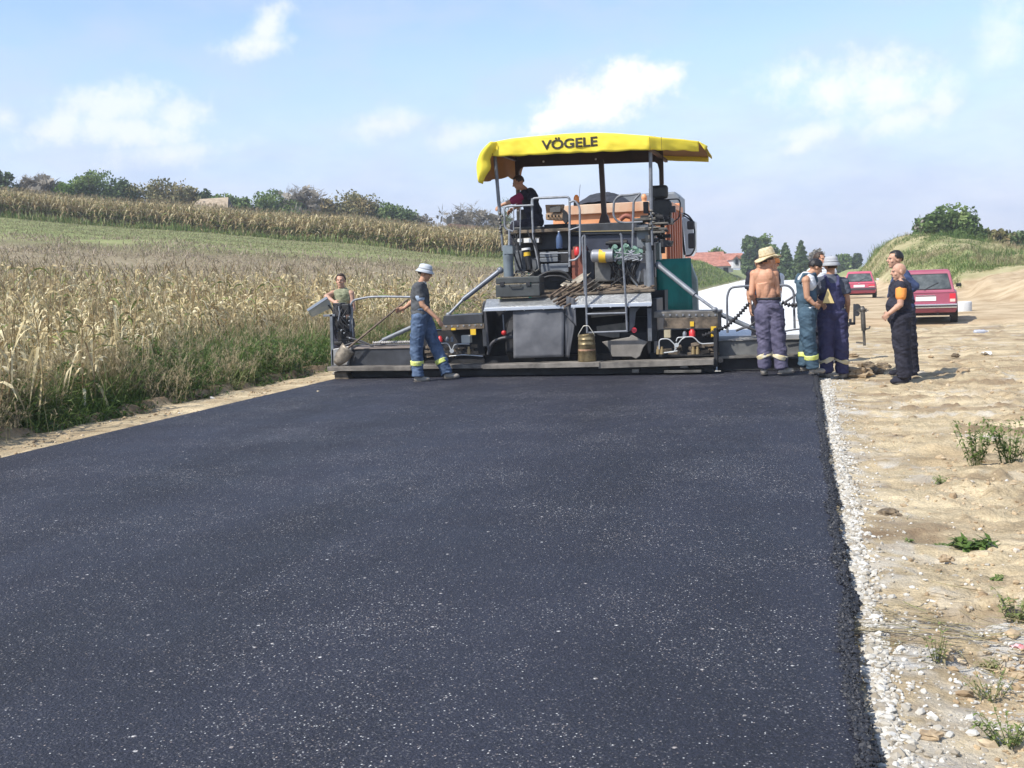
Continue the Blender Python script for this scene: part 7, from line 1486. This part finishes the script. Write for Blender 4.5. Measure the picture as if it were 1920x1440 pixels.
q = MB(); q.prism([atv(x, y, Dc) for x, y in ((833, 426), (905, 431), (900, 424), (842, 419))][::-1], FV*4); q.build('roof', mat('old_tiles', (.17, .10, .08), .9, var=.2), b2_); q = MB(); q.prism([atv(x, y, Dc+.3) for x, y in ((838, 440), (900, 440), (900, 429), (838, 426))][::-1], FV*3); q.build('wall', greyW, b2_)
# ---------------------------------------------------------------- small things on the ground
p = atz(1804.5, 582, G); rg = tag(MB().lathe(p, [(.30, -.03), (.30, .27), (.285, .30), (.24, .30), (.24, .05)], 28).build('concrete_ring', mat('concrete', (.56, .57, .57), .9, var=.1, vscale=8, bump=.2)), 'pale concrete manhole ring standing in the sand right of the estate car', 'concrete ring')
p = atz(1840, 626, G); bt = thing('plastic_bottle', 'crumpled clear plastic bottle lying on the sand right of the pair', 'bottle', p+Vector((0, 0, .03)))
k = MB(); q = []
base_ = p+Vector((-.16, 0, .05)); X_ = RV; k.lathe(base_, [(.03, 0), (.048, .02), (.045, .09), (.050, .13), (.042, .18), (.048, .22), (.02, .28), (.016, .31)], 14, (FV, Vector((0, 0, 1)), RV)); k.build('bottle_body', mat('clear_pet', (.72, .76, .86), .15, 0, alpha=.55), bt); k = MB(); k.cyl(base_+RV*.31, base_+RV*.33, .019, n=10); k.build('cap', whitep, bt)
for i, (a, b, s_, lb) in enumerate([(1849, 665, .05, 'small scrap of white paper on the sand below the plastic bottle'), (1808, 1020+5, .0, '')][:1]):
    p = atz(a, b, G); k = MB(); k.sheet(lambda u, v: p+RV*(.16*(u-.5))+FV*(.12*(v-.5))+Vector((0, 0, .03+.03*math.sin(u*6+v*4))), 5, 5); tag(k.build('paper_scrap', whitep, None, solid=.002), lb, 'paper scrap')
p = atz(1906, 1225, G); k = MB(); k.sheet(lambda u, v: p+RV*(.05*(u-.5))+FV*(.03*(v-.5))+Vector((0, 0, .03+.008*math.sin(u*6+v*4))), 5, 3); tag(k.build('wrapper', mat('red_white_wrapper', (.7, .1, .1), .4, var=.0, vscale=30, col2=(.8, .8, .8)), None, solid=.001), 'crumpled red and white wrapper in the weeds at the right border', 'wrapper')
p = atz(597, 745, G); tag(MB().cyl(p, p+Vector((.0, 0, .10)), .018, .02, 8).build('survey_stake', mat('pale_wood', (.60, .50, .34), .8)), 'short pale survey stake stuck in the left sandy verge', 'stake')
k = MB()
def berm(a, b, w_=.5, h_=.45): A_, B_ = atz(*a, G), atz(*b, G); k.bar(A_+Vector((0, 0, h_/2)), B_+Vector((0, 0, h_/2)), w_, h_)
for i, (a, b) in enumerate([((1336, 531), (1364, 526)), ((1353, 531), (1402, 521))]):
    k = MB(); berm(a, b); tag(k.build('kerb_pile', mat('dark_kerb', (.09, .09, .09), .9, var=.3), None, .05), ['nearer row of dark kerb stones lying along the far left road edge', 'longer row of dark kerb stones further along the left road edge'][i], 'kerb stones', 'rows of dark kerb stones by the far road')
# bigger lumps of earth
def lump(px, py, s_, lb, m_=cldM, fl=.6, seed=1):
    p = atz(px, py, G); g_ = np.random.default_rng(seed); v, f_ = icos(); k = MB(); k.ell((0, 0, 0), (1, 1, 1), 18, 11); V = []
    for q in k.v: n_ = 1+.55*mnoise.noise(q*1.6+Vector((seed, 0, 0)))+.25*mnoise.noise(q*4+Vector((seed, 3, 0))); V.append(Vector((q.x*s_*1.2*n_, q.y*s_*n_, q.z*s_*fl*n_)))
    k.v = V; o = k.build('earth_clod', m_, None); o.location = p+Vector((0, 0, s_*.25)); o.data.polygons.foreach_set('use_smooth', [False]*len(o.data.polygons)); tag(o, lb, 'clod', 'lumps of earth on the sand'); return o
earth = mat('earth_lump', (.32, .23, .14), .95, var=.3, vscale=25, bump=.6, bscale=40, col2=(.46, .35, .22)); dearth = mat('dark_earth', (.13, .10, .07), .95, var=.4, vscale=18, bump=.8, bscale=30, col2=(.25, .19, .12)); chalkm = mat('chalk_stone', (.60, .57, .50), .9, var=.15, vscale=20)
for i, (a, b, s_, lb, m_) in enumerate([(1607, 705, .17, 'big earth lump beside the right foot of the man with the triangle', earth), (1625, 692, .13, 'dark muddy lump behind the biggest earth lump', dearth), (1640, 700, .10, 'flat dark clod between the workers and the pair', dearth), (1655, 690, .10, 'small dark clod near the pair of men', dearth), (1806, 700, .09, 'brown clod at the tips of the long shadows', earth),
        (1668, 967, .055, 'dark brown crumbly clod beside the pale stone on the right sand', dearth), (1656, 966, .03, 'pale stone touching the crumbly dark clod', chalkm), (1775, 1050, .035, 'smooth tan clod below the bright green weed', earth), (1745, 1382, .030, 'reddish brown clod in the chalky ground at the bottom', earth), (1620, 1078, .022, 'flat white stone on the gravel strip', chalkm), (1792, 668, .06, 'dark clod on the open sand below the estate car', dearth), (1600, 668, .07, 'clod left of the levelling jack foot', earth), (1745, 560+110, .04, 'small brown clod right of the bald man', earth)]): lump(a, b, s_, lb, m_, seed=i+2)
# ---------------------------------------------------------------- air: even, thin haze over the whole place
hz = MB(); hz.box(-3700, 3700, -3700, 3700, -3.2, 27.0)
hm_ = bpy.data.materials.new('haze_air'); hm_.use_nodes = True; n_ = hm_.node_tree.nodes; n_.remove(n_['Principled BSDF']); pvv = n_.new('ShaderNodeVolumePrincipled')
pvv.inputs['Color'].default_value = (.86, .91, 1.0, 1); pvv.inputs['Density'].default_value = 0.0007; pvv.inputs['Anisotropy'].default_value = 0.0
hm_.node_tree.links.new(pvv.outputs[0], n_['Material Output'].inputs['Volume'])
tag(hz.build('haze', hm_), 'thin pale summer haze over the fields', 'haze', kind='stuff')
